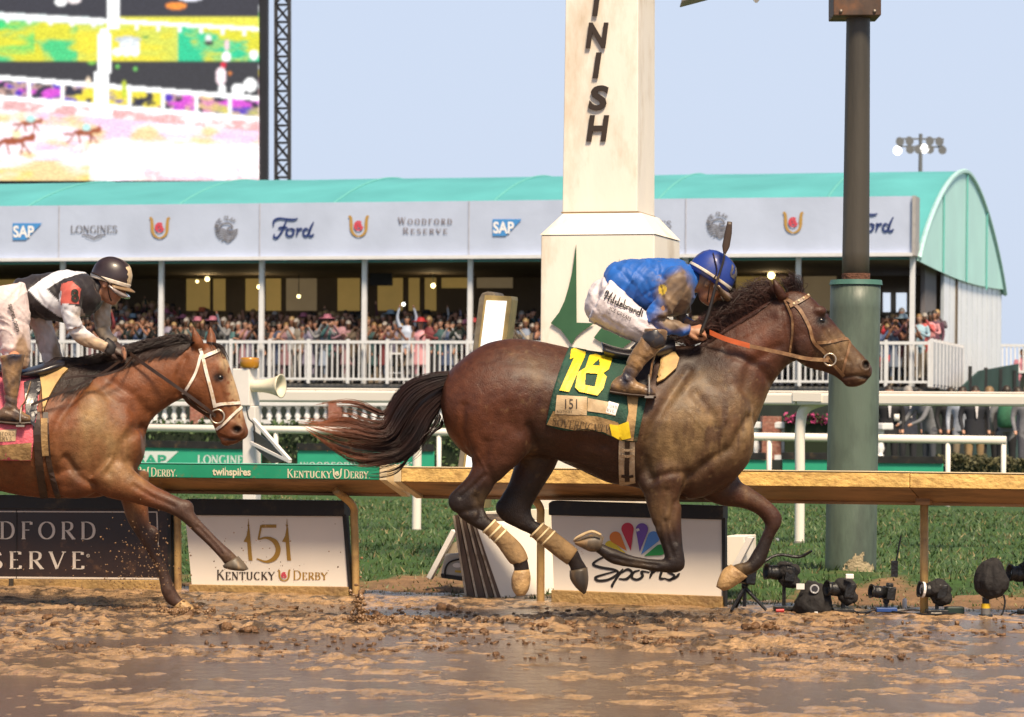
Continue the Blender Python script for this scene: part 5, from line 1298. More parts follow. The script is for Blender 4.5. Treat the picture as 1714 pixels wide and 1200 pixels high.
def coat_material(name, rough=.47):
    m = bpy.data.materials.new(name); m.use_nodes = True
    N, L = m.node_tree.nodes, m.node_tree.links; b = N["Principled BSDF"]
    a = N.new("ShaderNodeAttribute"); a.attribute_name = "paint"
    tc = N.new("ShaderNodeTexCoord"); mp = N.new("ShaderNodeMapping"); mp.inputs["Scale"].default_value = (1.0, 1.0, .45); mp.inputs["Rotation"].default_value = (0, R(35), 0)
    n1 = N.new("ShaderNodeTexNoise"); n1.inputs["Scale"].default_value = 210; n1.inputs["Detail"].default_value = 3
    n2 = N.new("ShaderNodeTexNoise"); n2.inputs["Scale"].default_value = 22; n2.inputs["Detail"].default_value = 7; n2.inputs["Roughness"].default_value = .62
    L.new(tc.outputs["Object"], mp.inputs[0]); L.new(mp.outputs[0], n1.inputs[0]); L.new(tc.outputs["Object"], n2.inputs[0])
    mr = N.new("ShaderNodeMapRange"); mr.inputs["From Min"].default_value = .3; mr.inputs["From Max"].default_value = .7; mr.inputs["To Min"].default_value = .74; mr.inputs["To Max"].default_value = 1.26; L.new(n2.outputs["Fac"], mr.inputs[0])
    sc = N.new("ShaderNodeVectorMath"); sc.operation = 'SCALE'; L.new(a.outputs["Color"], sc.inputs[0]); L.new(mr.outputs[0], sc.inputs["Scale"]); L.new(sc.outputs[0], b.inputs["Base Color"])
    rr = N.new("ShaderNodeMapRange"); rr.inputs["To Min"].default_value = rough - .14; rr.inputs["To Max"].default_value = rough + .16; L.new(n2.outputs["Fac"], rr.inputs[0]); L.new(rr.outputs[0], b.inputs["Roughness"])
    b.inputs["Specular IOR Level"].default_value = .34; b.inputs["Coat Weight"].default_value = .06; b.inputs["Coat Roughness"].default_value = .3
    ad = N.new("ShaderNodeMath"); ad.operation = 'ADD'; m2 = N.new("ShaderNodeMath"); m2.operation = 'MULTIPLY'; m2.inputs[1].default_value = 2.2; L.new(n2.outputs["Fac"], m2.inputs[0]); L.new(m2.outputs[0], ad.inputs[0]); L.new(n1.outputs["Fac"], ad.inputs[1])
    bp = N.new("ShaderNodeBump"); bp.inputs["Strength"].default_value = .5; bp.inputs["Distance"].default_value = .006; L.new(ad.outputs[0], bp.inputs["Height"]); L.new(bp.outputs[0], b.inputs["Normal"])
    return m
M_coat = coat_material("horse_coat"); 
M_hoof = mat("hoof_horn", (.10, .075, .05), .45, var=.3, scale=25, dirt=(.34, .2, .08), dscale=9, damt=.35, stretch=(1, 1, .2))
M_hoofm = mat("hoof_muddy", (.42, .26, .11), .5, var=.25, scale=18, dirt=(.25, .14, .06), dscale=8, bump=.5)
M_sole = mat("hoof_sole", (.45, .33, .18), .5, var=.2, scale=30)
M_eye = mat("eye_dark", (.006, .004, .003), .22, var=0)
M_bandage = mat("leg_wrap", (.27, .165, .07), .8, var=.25, scale=16, bump=.5, bscale=26, dirt=(.2, .12, .05), dscale=9)
M_tape = mat("wrap_tape", (.76, .60, .34), .5, var=.2, scale=20)
M_leather = mat("dark_leather", (.035, .018, .011), .45, var=.35, scale=20)
M_tanleather = mat("muddy_leather", (.17, .085, .036), .5, var=.35, scale=22, dirt=(.28, .17, .08), dscale=25)
M_orange = mat("orange_rubber", (.50, .10, .025), .5, var=.15, scale=30)
M_wstrap = mat("white_strap", (.72, .66, .58), .45, var=.1, dirt=(.5, .35, .2), dscale=20)
M_metal = mat("bit_metal", (.5, .42, .32), .3, metal=.8, var=.2)
M_mane = mat("mane_hair", "paint", .4, var=0)

def poly_hair_color(me, c0, c1, seed, tipmix=None, Y0=None):
    r = np.random.default_rng(seed); n = len(me.vertices); c = np.array(c0) + vnoise(coords(me) * np.array([9, 30, 9]), seed)[:, None] * (np.array(c1) - np.array(c0))
    if tipmix is not None:
        px = to_px(coords(me), Y0); k = np.clip((tipmix[0] - px[:, 0]) / tipmix[1], 0, 1)[:, None]; c = c * (1 - k) + (np.array(tipmix[2]) * (.55 + .9 * vnoise(coords(me) * 25, 4)[:, None])) * k
    set_col(me, c)

def horse(D, label, Y0):
    root = thing("racehorse", label, "horse", V((at(D['cx'], 700, Y0).x, Y0, 0)))
    mb = MB()
    loft_px(mb, D['trunk'], Y0, 36, 5)
    loft_px(mb, D['neck'], Y0, 28, 5)
    loft_px(mb, D['head'], Y0, 28, 5)
    for st, dy in D['legs']: loft_px(mb, st, Y0, 20, 5, dy)
    for (x, y, rx, ry, rd, dy) in D['lumps']:
        k = Y0 / F; mb.sphere(at(x, y, Y0) + V((0, dy, 0)), (rx * k, rd, ry * k), 18, 12)
    for e in D['ears']:
        P = [at(x, y, Y0) + V((0, d, 0)) for x, y, d, r_ in e]; mb.tube(P, [r_ for *_, r_ in e], 12, sub=5, flat=1.0)
    me = remesh(mb, .0098, 6)
    a = coords(me); nn = normals(me); px = to_px(a, Y0); near = a[:, 1] < Y0
    disp = np.zeros(len(a))
    for pts, w, dpt in D['grooves']: disp -= 1.7 * dpt * np.exp(-(linedist(px, pts) / w) ** 2) * near
    for x, y, rx, ry, am in D['bulges']: disp += am * blob(px, x, y, rx, ry) * near
    disp += (fbm(a * 5, 3, 3) - .5) * .008 + (fbm(a * 16, 2, 13) - .5) * .0035
    a = a + nn * disp[:, None]
    for x, y, rx, ry, am in D['dents']: a[:, 1] += np.where(near, am, -am) * blob(to_px(a, Y0), x, y, rx, ry) ** 1.0
    set_coords(me, a)
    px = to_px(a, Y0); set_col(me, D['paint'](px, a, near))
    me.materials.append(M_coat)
    surf_me = me.copy()
    body = link_mesh("body", me, root)
    S = Surf([surf_me], Y0)
    for st, dy, m_ in D['hooves']:
        b = MB(); loft_px(b, st, Y0, 20, 3, dy); b.build("hoof", m_, root, smooth=True)
    for x, y, r_ in D['eye']:
        p = S(x, y, -.011)
        for q in (p, V((p.x, 2 * Y0 - p.y, p.z))):
            b = MB(); b.sphere(q, (r_, r_ * .8, r_ * .85), 16, 10); b.build("eye", M_eye, root, smooth=True)
    return root, S, surf_me

# ---- the leading horse
Y1 = 17.4
mud = np.array([.215, .138, .062])
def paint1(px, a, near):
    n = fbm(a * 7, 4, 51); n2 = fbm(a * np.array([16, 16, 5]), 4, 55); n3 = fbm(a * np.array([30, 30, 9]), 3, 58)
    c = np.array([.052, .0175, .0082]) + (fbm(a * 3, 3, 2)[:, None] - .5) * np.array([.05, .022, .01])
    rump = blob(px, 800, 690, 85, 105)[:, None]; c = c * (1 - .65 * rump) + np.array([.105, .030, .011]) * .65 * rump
    butt = blob(px, 760, 745, 34, 40)[:, None]; c = c * (1 - .7 * butt) + np.array([.21, .062, .018]) * .7 * butt  # orange rim light on the back of the thigh, painted into the coat
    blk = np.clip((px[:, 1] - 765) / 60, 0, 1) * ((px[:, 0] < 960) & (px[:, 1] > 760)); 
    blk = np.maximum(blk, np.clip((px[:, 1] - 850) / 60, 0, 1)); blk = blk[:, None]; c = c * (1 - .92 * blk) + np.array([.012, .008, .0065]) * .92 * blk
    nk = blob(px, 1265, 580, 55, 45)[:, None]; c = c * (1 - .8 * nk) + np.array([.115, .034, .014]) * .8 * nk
    dk = (1.1 * blob(px, 1165, 605, 62, 40) + blob(px, 1325, 600, 30, 30) + .75 * blob(px, 985, 790, 90, 34) + .8 * blob(px, 905, 740, 26, 50) + .8 * blob(px, 1085, 780, 18, 70))[:, None].clip(0, 1); c = c * (1 - .75 * dk) + np.array([.016, .010, .008]) * .75 * dk  # dark withers, plus shade of belly and flank painted into the coat
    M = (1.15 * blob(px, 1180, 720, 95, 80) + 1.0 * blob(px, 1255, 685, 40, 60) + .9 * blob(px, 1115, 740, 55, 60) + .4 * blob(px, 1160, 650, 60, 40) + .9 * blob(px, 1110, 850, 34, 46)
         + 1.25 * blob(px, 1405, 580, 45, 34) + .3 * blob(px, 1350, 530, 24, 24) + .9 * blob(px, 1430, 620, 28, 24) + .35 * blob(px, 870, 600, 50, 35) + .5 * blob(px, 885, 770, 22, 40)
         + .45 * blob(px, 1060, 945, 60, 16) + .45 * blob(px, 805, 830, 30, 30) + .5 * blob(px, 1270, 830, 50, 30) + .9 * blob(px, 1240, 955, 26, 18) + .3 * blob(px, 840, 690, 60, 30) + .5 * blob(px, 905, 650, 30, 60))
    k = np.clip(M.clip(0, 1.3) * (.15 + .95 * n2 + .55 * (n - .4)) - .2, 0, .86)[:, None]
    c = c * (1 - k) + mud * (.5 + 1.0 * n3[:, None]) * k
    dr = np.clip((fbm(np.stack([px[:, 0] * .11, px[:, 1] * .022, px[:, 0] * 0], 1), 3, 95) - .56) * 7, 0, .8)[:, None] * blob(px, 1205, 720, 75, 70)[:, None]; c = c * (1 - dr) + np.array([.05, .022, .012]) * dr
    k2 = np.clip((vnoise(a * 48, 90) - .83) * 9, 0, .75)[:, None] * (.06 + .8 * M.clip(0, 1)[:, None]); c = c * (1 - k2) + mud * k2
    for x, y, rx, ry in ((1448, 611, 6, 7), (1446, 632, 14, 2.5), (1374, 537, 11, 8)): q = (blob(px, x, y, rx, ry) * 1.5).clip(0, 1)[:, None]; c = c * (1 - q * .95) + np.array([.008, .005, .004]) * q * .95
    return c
D1 = dict(cx=1010,
  trunk=[(737, 668, 741, 698, .09), (747, 629, 752, 731, .18), (775, 600.5, 786, 765, .24), (815, 575, 828, 775, .275, 0, .15), (860, 566.5, 872, 765, .285, 0, .25), (910, 572, 918, 766, .275, 0, .3), (960, 584, 966, 784, .285, 0, .25, .1),
         (1010, 592, 1016, 807, .30, 0, .3, .15), (1060, 592, 1062, 815, .295, 0, .45, .2), (1110, 582, 1110, 829, .275, 0, .6, .15), (1150, 577, 1160, 836, .25, 0, .6, .1), (1190, 588, 1213, 816, .225, 0, .45), (1232, 615, 1246, 784, .20), (1258, 660, 1260, 755, .13)],
  neck=[(1110, 588, 1215, 800, .20, 0, .5), (1165, 578, 1262, 715, .17, 0, .55), (1205, 553, 1291, 648, .125, 0, .55), (1245, 528, 1314, 616, .10, 0, .45), (1285, 505, 1331, 604, .09, 0, .3), (1312, 492, 1344, 590, .08)],
  head=[(1300, 497, 1328, 574, .065), (1322, 486, 1325, 592, .085, 0, .1, .15), (1345, 489, 1340, 609, .095, 0, .1, .25), (1367, 506, 1357, 617, .10, 0, .12, .35), (1388, 530, 1374, 621, .088, 0, .25, .35), (1405, 550, 1388, 626, .072, 0, .25, .3), (1422, 570, 1399, 632, .062, 0, .2, .3),
        (1440, 589, 1409, 640, .06, 0, .1, .3), (1453, 604, 1419, 648, .06, 0, .1, .2), (1460, 616, 1434, 648, .052), (1459, 627, 1447, 642, .035)],
  legs=[([(752, 690, 900, 690, .14), (775, 742, 896, 736, .125), (790, 772, 873, 770, .10), (787, 790, 850, 791, .08), (772, 809, 830, 812, .062), (753, 829, 815, 832, .055), (753, 848, 811, 848, .05), (774, 868, 814, 858, .044), (793, 880, 819, 866, .038), (812, 890, 828, 872, .034), (832, 907, 850, 891, .034), (848, 929, 868, 909, .036), (857, 940, 880, 926, .042), (861, 949, 884, 943, .036), (860, 957, 886, 954, .036), (862, 966, 884, 964, .03)], -.13),
        ([(850, 700, 960, 720, .13), (862, 768, 938, 766, .105), (857, 790, 927, 789, .085), (850, 812, 912, 812, .07), (838, 833, 898, 836, .055), (829, 855, 890, 852, .05), (841, 873, 892, 865, .045), (866, 886, 898, 874, .038), (889, 897, 907, 878, .034), (909, 913, 930, 894, .034), (933, 932, 952, 911, .036), (950, 945, 967, 922, .042), (955, 953, 975, 938, .036), (956, 959, 983, 951, .035), (962, 968, 982, 962, .03)], .13),
        ([(1058, 750, 1165, 760, .11), (1069, 800, 1152, 806, .095), (1079, 836, 1141, 838, .078), (1086, 862, 1139, 866, .064), (1096, 890, 1140, 893, .054), (1105, 913, 1142, 918, .05), (1110, 930, 1145, 938, .05), (1111, 934, 1141, 952, .05), (1104, 934, 1122, 958, .045), (1080, 932, 1081, 953, .034), (1053, 927, 1053, 948, .031), (1033, 919, 1030, 944, .038), (1019, 914, 1016, 938, .042), (1009, 909, 1003, 927, .034), (1000, 907, 995, 922, .03)], -.12),
        ([(1228, 750, 1140, 800, .11), (1240, 801, 1178, 834, .09), (1258, 815, 1212, 847, .075), (1282, 832, 1244, 852, .06), (1300, 847, 1266, 860, .052), (1311, 863, 1279, 872, .05), (1311, 880, 1283, 881, .048), (1303, 893, 1279, 893, .04), (1296, 908, 1272, 908, .035), (1289, 928, 1262, 926, .035), (1282, 945, 1252, 942, .04), (1268, 959, 1241, 944, .042), (1253, 966, 1231, 947, .035), (1244, 970, 1226, 954, .03)], .12)],
  hooves=[([(860, 953, 886, 951, .046), (856, 966, 888, 966, .054), (857, 983, 885, 984, .052), (864, 995, 879, 994, .034)], -.13, M_hoofm), ([(954, 957, 984, 951, .046), (955, 971, 986, 967, .054), (965, 986, 985, 981, .05), (978, 997, 982, 994, .02)], .13, M_hoof),
          ([(1010, 897, 1003, 921, .044), (995, 891, 988, 922, .054), (976, 897, 972, 915, .052), (962, 904, 961, 909, .036)], -.12, M_hoof), ([(1254, 967, 1226, 946, .046), (1240, 978, 1212, 956, .054), (1224, 988, 1204, 973, .052), (1213, 991, 1201, 984, .035)], .12, M_hoofm)],
  lumps=[(1345, 575, 26, 34, .07, -.03), (1368, 521, 15, 9, .035, -.05), (1368, 521, 15, 9, .035, .05), (1446, 613, 10, 13, .028, -.045), (1446, 613, 10, 13, .028, .045), (1425, 641, 14, 8, .035, 0), (1110, 800, 45, 36, .1, -.12), (760, 835, 9, 12, .03, -.13), (838, 850, 9, 13, .03, .13), (1127, 943, 17, 14, .048, -.12), (1298, 870, 15, 17, .046, .12)],
  ears=[[(1310, 500, -.05, .028), (1302, 488, -.065, .03), (1297, 478, -.075, .022), (1292, 466, -.08, .005)], [(1330, 494, .05, .028), (1324, 484, .065, .03), (1318, 474, .075, .022), (1312, 466, .08, .005)]],
  grooves=[([(1386, 556), (1398, 575), (1412, 596)], 1.6, -.0035), ([(1380, 600), (1396, 606), (1412, 602)], 1.6, -.003), ([(1150, 690), (1175, 720), (1180, 760)], 1.8, -.003), ([(1215, 690), (1200, 730), (1206, 770)], 1.8, -.003), ([(1110, 850), (1116, 880), (1110, 910)], 1.6, -.0035), ([(800, 760), (815, 790), (800, 820)], 1.8, -.003), ([(930, 770), (980, 775), (1030, 790)], 2.2, -.003), ([(1188, 575), (1240, 560), (1290, 535)], 9, .006), ([(1240, 650), (1255, 610), (1300, 580)], 9, .007), ([(1160, 660), (1190, 700), (1200, 745)], 9, .008), ([(990, 700), (1000, 740), (990, 790)], 14, .004), ([(950, 690), (955, 740), (950, 780)], 14, .004), ([(840, 760), (860, 720), (850, 680)], 12, .003), ([(893, 740), (884, 715)], 7, .010), ([(884, 715), (874, 680), (878, 645)], 12, .004), ([(1085, 800), (1075, 760), (1090, 710), (1120, 660), (1150, 620)], 9, .012), ([(1139, 836), (1150, 800), (1185, 770), (1220, 750), (1250, 700)], 8, .014), ([(1150, 790), (1120, 790), (1090, 800)], 6, .008), ([(1325, 600), (1318, 560), (1312, 520)], 6, .010), ([(1290, 640), (1262, 610), (1215, 590)], 8, .008),
           ([(1378, 552), (1400, 580), (1418, 605)], 4, .006), ([(1412, 632), (1432, 629), (1450, 633)], 2.6, .007), ([(788, 760), (775, 720), (778, 680)], 7, .007), ([(830, 810), (812, 780), (815, 740)], 8, .006), ([(1098, 880), (1108, 850), (1112, 820)], 5, .006), ([(1128, 905), (1120, 870), (1126, 840)], 4, .006), ([(1100, 944), (1050, 938), (1022, 930)], 2.4, .005), ([(760, 860), (800, 850)], 5, .005), ([(812, 795), (790, 815), (772, 830)], 4, .006), ([(880, 800), (862, 830), (845, 848)], 4, .006), ([(1288, 850), (1296, 875), (1292, 900)], 4, .004), ([(1272, 905), (1262, 930)], 3, .005), ([(1112, 870), (1116, 905), (1124, 930)], 4, .006), ([(796, 830), (806, 850), (803, 868)], 4, .006), ([(935, 760), (960, 740), (1010, 745)], 10, .006)],
  bulges=[(820, 640, 50, 40, .012), (1120, 790, 26, 22, .012), (1165, 690, 30, 40, .01), (1345, 560, 18, 26, .006), (1395, 575, 14, 10, .004), (875, 735, 14, 22, .01), (1220, 660, 24, 34, .008), (790, 700, 24, 40, .01)],
  dents=[(1448, 610, 5, 6, .05), (1375, 537, 8, 6, .010)],
  eye=[(1374, 537, .022)], paint=paint1)
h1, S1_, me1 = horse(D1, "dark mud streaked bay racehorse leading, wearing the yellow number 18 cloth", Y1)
# leg wraps
def wrap(root, st, dy, bands, Y0):
    b = MB(); loft_px(b, st, Y0, 20, 5, dy); w = b.build("leg_wrap", M_bandage, root, smooth=True)
    for s in bands:
        b = MB(); loft_px(b, s, Y0, 20, 1, dy); b.build("tape", M_tape, w, smooth=True)
def band(e0, e1, t0, t1, bd):
    g = lambda t: tuple(np.array(e0) * (1 - t) + np.array(e1) * t)
    return [(*g(t0), bd), (*g(t1), bd)]
wa0, wa1 = (808, 888, 827, 868), (846, 931, 869, 907)
wrap(h1, [(808, 888, 827, 868, .039), (830, 909, 851, 889, .039), (846, 931, 870, 907, .042), (854, 941, 880, 922, .048), (862, 944, 884, 934, .043)], -.13, [band((807, 889, 828, 867), (831, 910, 852, 888), a, a + .11, .0415) for a in (.02, .42, .78)], Y1)
wrap(h1, [(887, 898, 908, 876, .039), (908, 915, 931, 892, .039), (932, 934, 953, 909, .042), (950, 947, 968, 921, .046)], .13, [band((886, 899, 909, 875), (909, 916, 932, 891), a, a + .11, .0415) for a in (.02, .45, .85)], Y1)
# raised hoof: pale shoe and sole
kk = Y1 / F; b = MB(); b.tube([at(1006, 896, Y1 - .175), at(990, 890, Y1 - .185), at(970, 899, Y1 - .17), at(961, 905, Y1 - .12), at(968, 898, Y1 - .07), at(990, 889, Y1 - .06), at(1006, 895, Y1 - .07)], .007, 6, sub=4); b.build("horseshoe", M_sole, h1, smooth=True)
# tail
def tailfn(top, bot, seed, jit=5, Yc=Y1, dep=.07, fly=0.0):
    T_, B_ = catmull(top, 5), catmull(bot, 5)
    def fn(r, i):
        g = np.random.default_rng(seed * 1000 + int(r.random() ** .8 * 60)); n = 14       # hairs hang together in locks
        sc, ec, ph, am, dc, fl = g.random(), g.uniform(.62, 1.0), g.uniform(0, 6.3), g.uniform(0, jit), g.normal(0, dep), fly * g.normal(0, 1)
        loose = r.random() < .12; e = min(1, ec * r.uniform(.85, 1.03)); k = (np.linspace(0, e, n) * (len(T_) - 1)); z = np.linspace(0, 1, n)
        ti = np.stack([np.interp(k, np.arange(len(T_)), T_[:, j]) for j in (0, 1)], 1); bi = np.stack([np.interp(k, np.arange(len(B_)), B_[:, j]) for j in (0, 1)], 1)
        s2 = np.clip(sc + r.normal(0, .035) * (1.6 - z) + fl * z ** 2 + (r.normal(0, .16) * z if loose else 0), -.1 - fly, 1.1 + fly)[:, None]
        P = ti * (1 - s2) + bi * s2; P[:, 1] += np.sin(3.2 * z + ph) * am * z; d = (dc + r.normal(0, .012)) * (.4 + .6 * z)
        return [at(x, y, Yc) + V((0, q, 0)) for (x, y), q in zip(P, d)]
    return fn
top1 = [(756, 626), (722, 630), (692, 641), (670, 660), (654, 686), (642, 712), (618, 712), (592, 702), (566, 700), (535, 706), (498, 702)]
bot1 = [(750, 664), (733, 686), (720, 706), (712, 726), (700, 748), (676, 768), (648, 776), (618, 779), (584, 772), (546, 744), (500, 709)]
b = MB(); hair(b, tailfn(top1, bot1, 1, 7, fly=.09), 2400, 14, .0019, 21)
hair(b, tailfn(top1[:8], bot1[:7], 1, 3), 1100, 14, .0022, 26)
hair(b, tailfn([(670, 660), (656, 676), (640, 690), (610, 676), (580, 670), (545, 674), (520, 680)], [(660, 690), (650, 700), (640, 708), (616, 706), (590, 696), (560, 694), (535, 702)], 1, 4), 60, 12, .0026, 22)
hair(b, tailfn([(735, 690), (728, 708), (716, 722), (704, 734), (694, 752)], [(742, 706), (738, 716), (728, 722), (714, 738), (698, 762)], 1, 3), 26, 12, .0026, 23)
hair(b, tailfn([(690, 750), (672, 778), (650, 788), (620, 792), (596, 780)], [(690, 760), (668, 790), (642, 800), (612, 798), (588, 784)], 1, 3), 14, 12, .0024, 24)
loft_px(b, [(752, 630, 748, 655, .05), (722, 636, 730, 680, .06), (692, 648, 714, 714, .065), (670, 676, 702, 738, .06), (660, 708, 680, 758, .05), (650, 735, 655, 768, .03)], Y1, 14, 4)
me = b.mesh("tail", smooth=True); poly_hair_color(me, (.008, .005, .005), (.045, .016, .01), 6, (655, 150, (.26, .075, .025)), Y1); me.materials.append(M_mane); link_mesh("tail", me, h1)
# mane and forelock
crest1 = np.array([(1150, 578), (1185, 566), (1215, 548), (1245, 529), (1270, 514), (1300, 496)], float)
tips1 = np.array([(1120, 570), (1176, 532), (1196, 503), (1226, 482), (1252, 470), (1284, 474)], float)
def mane_fn(crest, tips, Yc, reach=1.0):
    C_, T_ = catmull(crest, 6), catmull(tips, 6)
    def fn(r, i):
        k = r.random() * (len(C_) - 1); c = np.array([np.interp(k, np.arange(len(C_)), C_[:, j]) for j in (0, 1)]); t = np.array([np.interp(k, np.arange(len(T_)), T_[:, j]) for j in (0, 1)])
        q = r.uniform(.35, 1.15) * reach; e = c + (t - c) * q + r.normal(0, 5, 2); n = 8; s = np.linspace(0, 1, n)[:, None]
        bend = np.array([r.normal(2, 3.5), r.normal(-6, 4)]); P = c + (e - c) * s + bend * np.sin(s * 3.1416); d = r.normal(0, .03) * s[:, 0] + r.normal(0, .012)
        return [at(x, y, Yc) + V((0, z, 0)) for (x, y), z in zip(P, d)]
    return fn
def swept(cr, dx, dy_, Yc, rise, jit=0):
    C_ = catmull(cr, 6)
    def fn(r, i):
        k = r.random() * (len(C_) - 1); c = np.array([np.interp(k, np.arange(len(C_)), C_[:, j]) for j in (0, 1)]); L = r.uniform(.4, 1.1); hh = rise * r.uniform(.1, 1.0); z = r.normal(0, .03); a_, p_ = r.uniform(0, jit), r.uniform(0, 6.3)
        return [at(c[0] + dx * L * s + a_ * s * math.sin(5 * s + p_), c[1] + 3 - hh * math.sin(min(1, s * 1.3) * 2.6) + dy_ * L * s ** 2 + a_ * s * math.cos(4 * s + p_), Yc) + V((0, z * (.3 + s) , 0)) for s in np.linspace(0, 1, 9)]
    return fn
b = MB(); hair(b, swept(crest1, -52, -4, Y1, 32, 2), 1500, 9, .0017, 31); hair(b, swept(crest1[3:], -52, -16, Y1, 36, 3), 500, 9, .0016, 30); hair(b, mane_fn(crest1, tips1, Y1), 220, 8, .0016, 32)
def lie(cr, dx, dy_, Yc, S):
    C_ = catmull(cr, 6)
    def fn(r, i):
        k = r.random() * (len(C_) - 1); c = np.array([np.interp(k, np.arange(len(C_)), C_[:, j]) for j in (0, 1)]); L = r.uniform(.3, 1)
        P = [(c[0] + dx * L * s - 4 * s * s, c[1] + 2 + dy_ * L * s ** 1.3 + r.normal(0, .8)) for s in np.linspace(0, 1, 7)]
        return [S(x, y, .006 + r.uniform(0, .006)) for x, y in P]
    return fn
hair(b, lie(crest1[1:], -34, 30, Y1, S1_), 500, 7, .0022, 33)
hair(b, mane_fn([(1318, 488), (1330, 488), (1342, 492)], [(1296, 466), (1318, 460), (1336, 470)], Y1, .9), 260, 8, .0018, 35)
me = b.mesh("mane", smooth=True); poly_hair_color(me, (.010, .006, .006), (.07, .026, .018), 8); me.materials.append(M_mane); link_mesh("mane", me, h1)
# bridle
br = strap(S1_, [(1316, 500), (1328, 508), (1340, 520), (1355, 548), (1362, 572), (1380, 590), (1388, 603)], 5.5, .006, mirror=Y1).build("bridle", M_tanleather, h1, solid=.005)
strap(S1_, [(1322, 512), (1336, 505), (1350, 497), (1357, 491)], 6.5, .009, mirror=Y1).build("browband", M_tanleather, br, solid=.005)
b = MB()
for q in (.15, .4, .65, .9): b.sphere(S1_(1324 + 32 * q, 511 - 19 * q, .012), .008, 8, 6)
b.build("browband_studs", mat("pale_stud", (.7, .58, .36), .4), br)
strap(S1_, [(1368, 574), (1390, 572), (1408, 568), (1424, 566)], 5, .006, mirror=Y1).build("noseband", M_tanleather, br, solid=.005)
strap(S1_, [(1424, 568), (1419, 590), (1413, 612), (1409, 628)], 4, .007, mirror=Y1).build("nose_strap", M_tanleather, br, solid=.004)
strap(S1_, [(1388, 604), (1400, 616), (1412, 630)], 4.5, .007, mirror=Y1).build("chin_strap", M_tanleather, br, solid=.004)
strap(S1_, [(1313, 502), (1325, 530), (1326, 560), (1322, 590)], 3.4, .005, mirror=Y1).build("throat_latch", M_tanleather, br, solid=.004)
for mz in (1, -1):
    c = S1_(1389, 602, .014); c = V((c.x, c.y if mz == 1 else 2 * Y1 - c.y, c.z)); b = MB(); b.tube([c + V((math.cos(a) * .035, 0, math.sin(a) * .035)) for a in np.linspace(0, 6.283, 24)], .0055, 8, cap=False); b.build("bit_ring", M_metal, br, smooth=True)
# saddle cloth
def skin(v, S, off, wob=0, seed=0):
    P = [S(x, y, off) for x, y in v]
    return P
q1 = [(959, 566), (1098, 596), (1066, 738), (914, 711)]
v, f = grid2(q1, 34, 36)
tq = np.tile(np.linspace(0, 1, 35), 37); ty_ = np.repeat(np.linspace(0, 1, 37), 35)
v[:, 0] -= 6 * np.sin(ty_ * 3.14) * (1 - tq); v[:, 1] += 1.5 * np.sin(tq * 3.14) * (1 - ty_) + 4 * np.sin(tq * 9) * ty_ ** 3
S_c = S1_
M_cloth18 = mat("green_cloth", (.012, .055, .035), .75, var=.3, scale=9, bump=.5, bscale=50, dirt=(.16, .105, .05), dscale=5, damt=.15)
P = np.array([S1_(x, y, .014) for x, y in v]); wr_ = (fbm(np.stack([v[:, 0] / 22, v[:, 1] / 55, v[:, 0] * 0], 1), 3, 77) - .5) * .03
P[:, 1] += wr_
b = MB(); b.add(P, f); cl_me = b.mesh("cloth_surface", recalc=False); SC1 = Surf([cl_me], Y1)
cloth1 = b.build("saddle_cloth", M_cloth18, h1, smooth=True, solid=.008, recalc=False)
b = MB(); b.add([(p[0], 2 * Y1 - p[1], p[2]) for p in P], f); b.build("saddle_cloth", M_cloth18, h1, smooth=True, solid=.008)
def cdecal(name, vf, m, S, off, parent, thick=0): 
    b = MB(); b.add(S.vec(vf[0], off), vf[1]); return b.build(name, m, parent, recalc=False, smooth=False, solid=thick)
def fine(vf, k=4):
    """splits the shapes so they follow a curved surface"""
    bm = bmesh.new(); vs = [bm.verts.new((x, y, 0)) for x, y in vf[0]]; bm.verts.ensure_lookup_table()
    for q in vf[1]:
        try: bm.faces.new([vs[i] for i in q])
        except ValueError: pass
    bmesh.ops.triangulate(bm, faces=bm.faces[:])
    for _ in range(k):
        es = [e for e in bm.edges if e.calc_length() > 7]
        if not es: break
        bmesh.ops.subdivide_edges(bm, edges=es, cuts=1); bmesh.ops.triangulate(bm, faces=bm.faces[:])
    bm.verts.index_update(); o = (np.array([v_.co[:2] for v_ in bm.verts]), [tuple(v_.index for v_ in f_.verts) for f_ in bm.faces]); bm.free(); return o
M_num = mat("yellow_number", (.78, .56, .015), .5, var=.06, dirt=(.3, .17, .05), dscale=24, damt=-.15)
M_tanmud = mat("tan_mud_cloth", (.34, .21, .085), .7, var=.3, scale=10, dirt=(.2, .12, .05), dscale=8, bump=.4)
band_ = (np.array([(926, 688), (960, 694), (1000, 697), (1034, 707), (1052, 735), (1036, 737), (1010, 723), (960, 720), (915, 711)]), [tuple(range(9))])
cdecal("name_band", fine(band_), M_tanmud, SC1, .006, cloth1)
cdecal("number", raster([(956, 584), (971, 578.5), (983, 579), (979, 596), (952.5, 656), (936.5, 653), (961, 598), (954, 601)]), M_num, SC1, .016, cloth1)
cdecal("number", raster([(987, 594), (980, 615), (967, 623), (962.5, 648), (970, 655.5), (1000, 662), (1010, 650), (1015.5, 630), (1010, 624), (1019, 618), (1025, 600), (1018, 592), (1006, 595), (997, 592)], [[(1003, 600), (991.5, 611), (1004, 612)], [(980.5, 624), (1000.5, 625.5), (995.5, 647), (979, 644)]]), M_num, SC1, .016, cloth1)
pt1 = (np.array([(932, 661), (983, 664), (982, 695), (929, 693)]), [(0, 1, 2, 3)])
M_patch = mat("muddy_patch", (.52, .38, .22), .6, var=.2, scale=12, dirt=(.36, .22, .09), dscale=7, damt=.4)
cdecal("patch", fine(pt1), M_patch, SC1, .009, cloth1)
tx = join2([in_quad(sans("151"), rectq(946, 668, 966, 684)), in_quad(serif("KENTUCKY"), rectq(932, 686, 958, 691))])
cdecal("patch_print", fine(tx), M_bink, SC1, .012, cloth1)
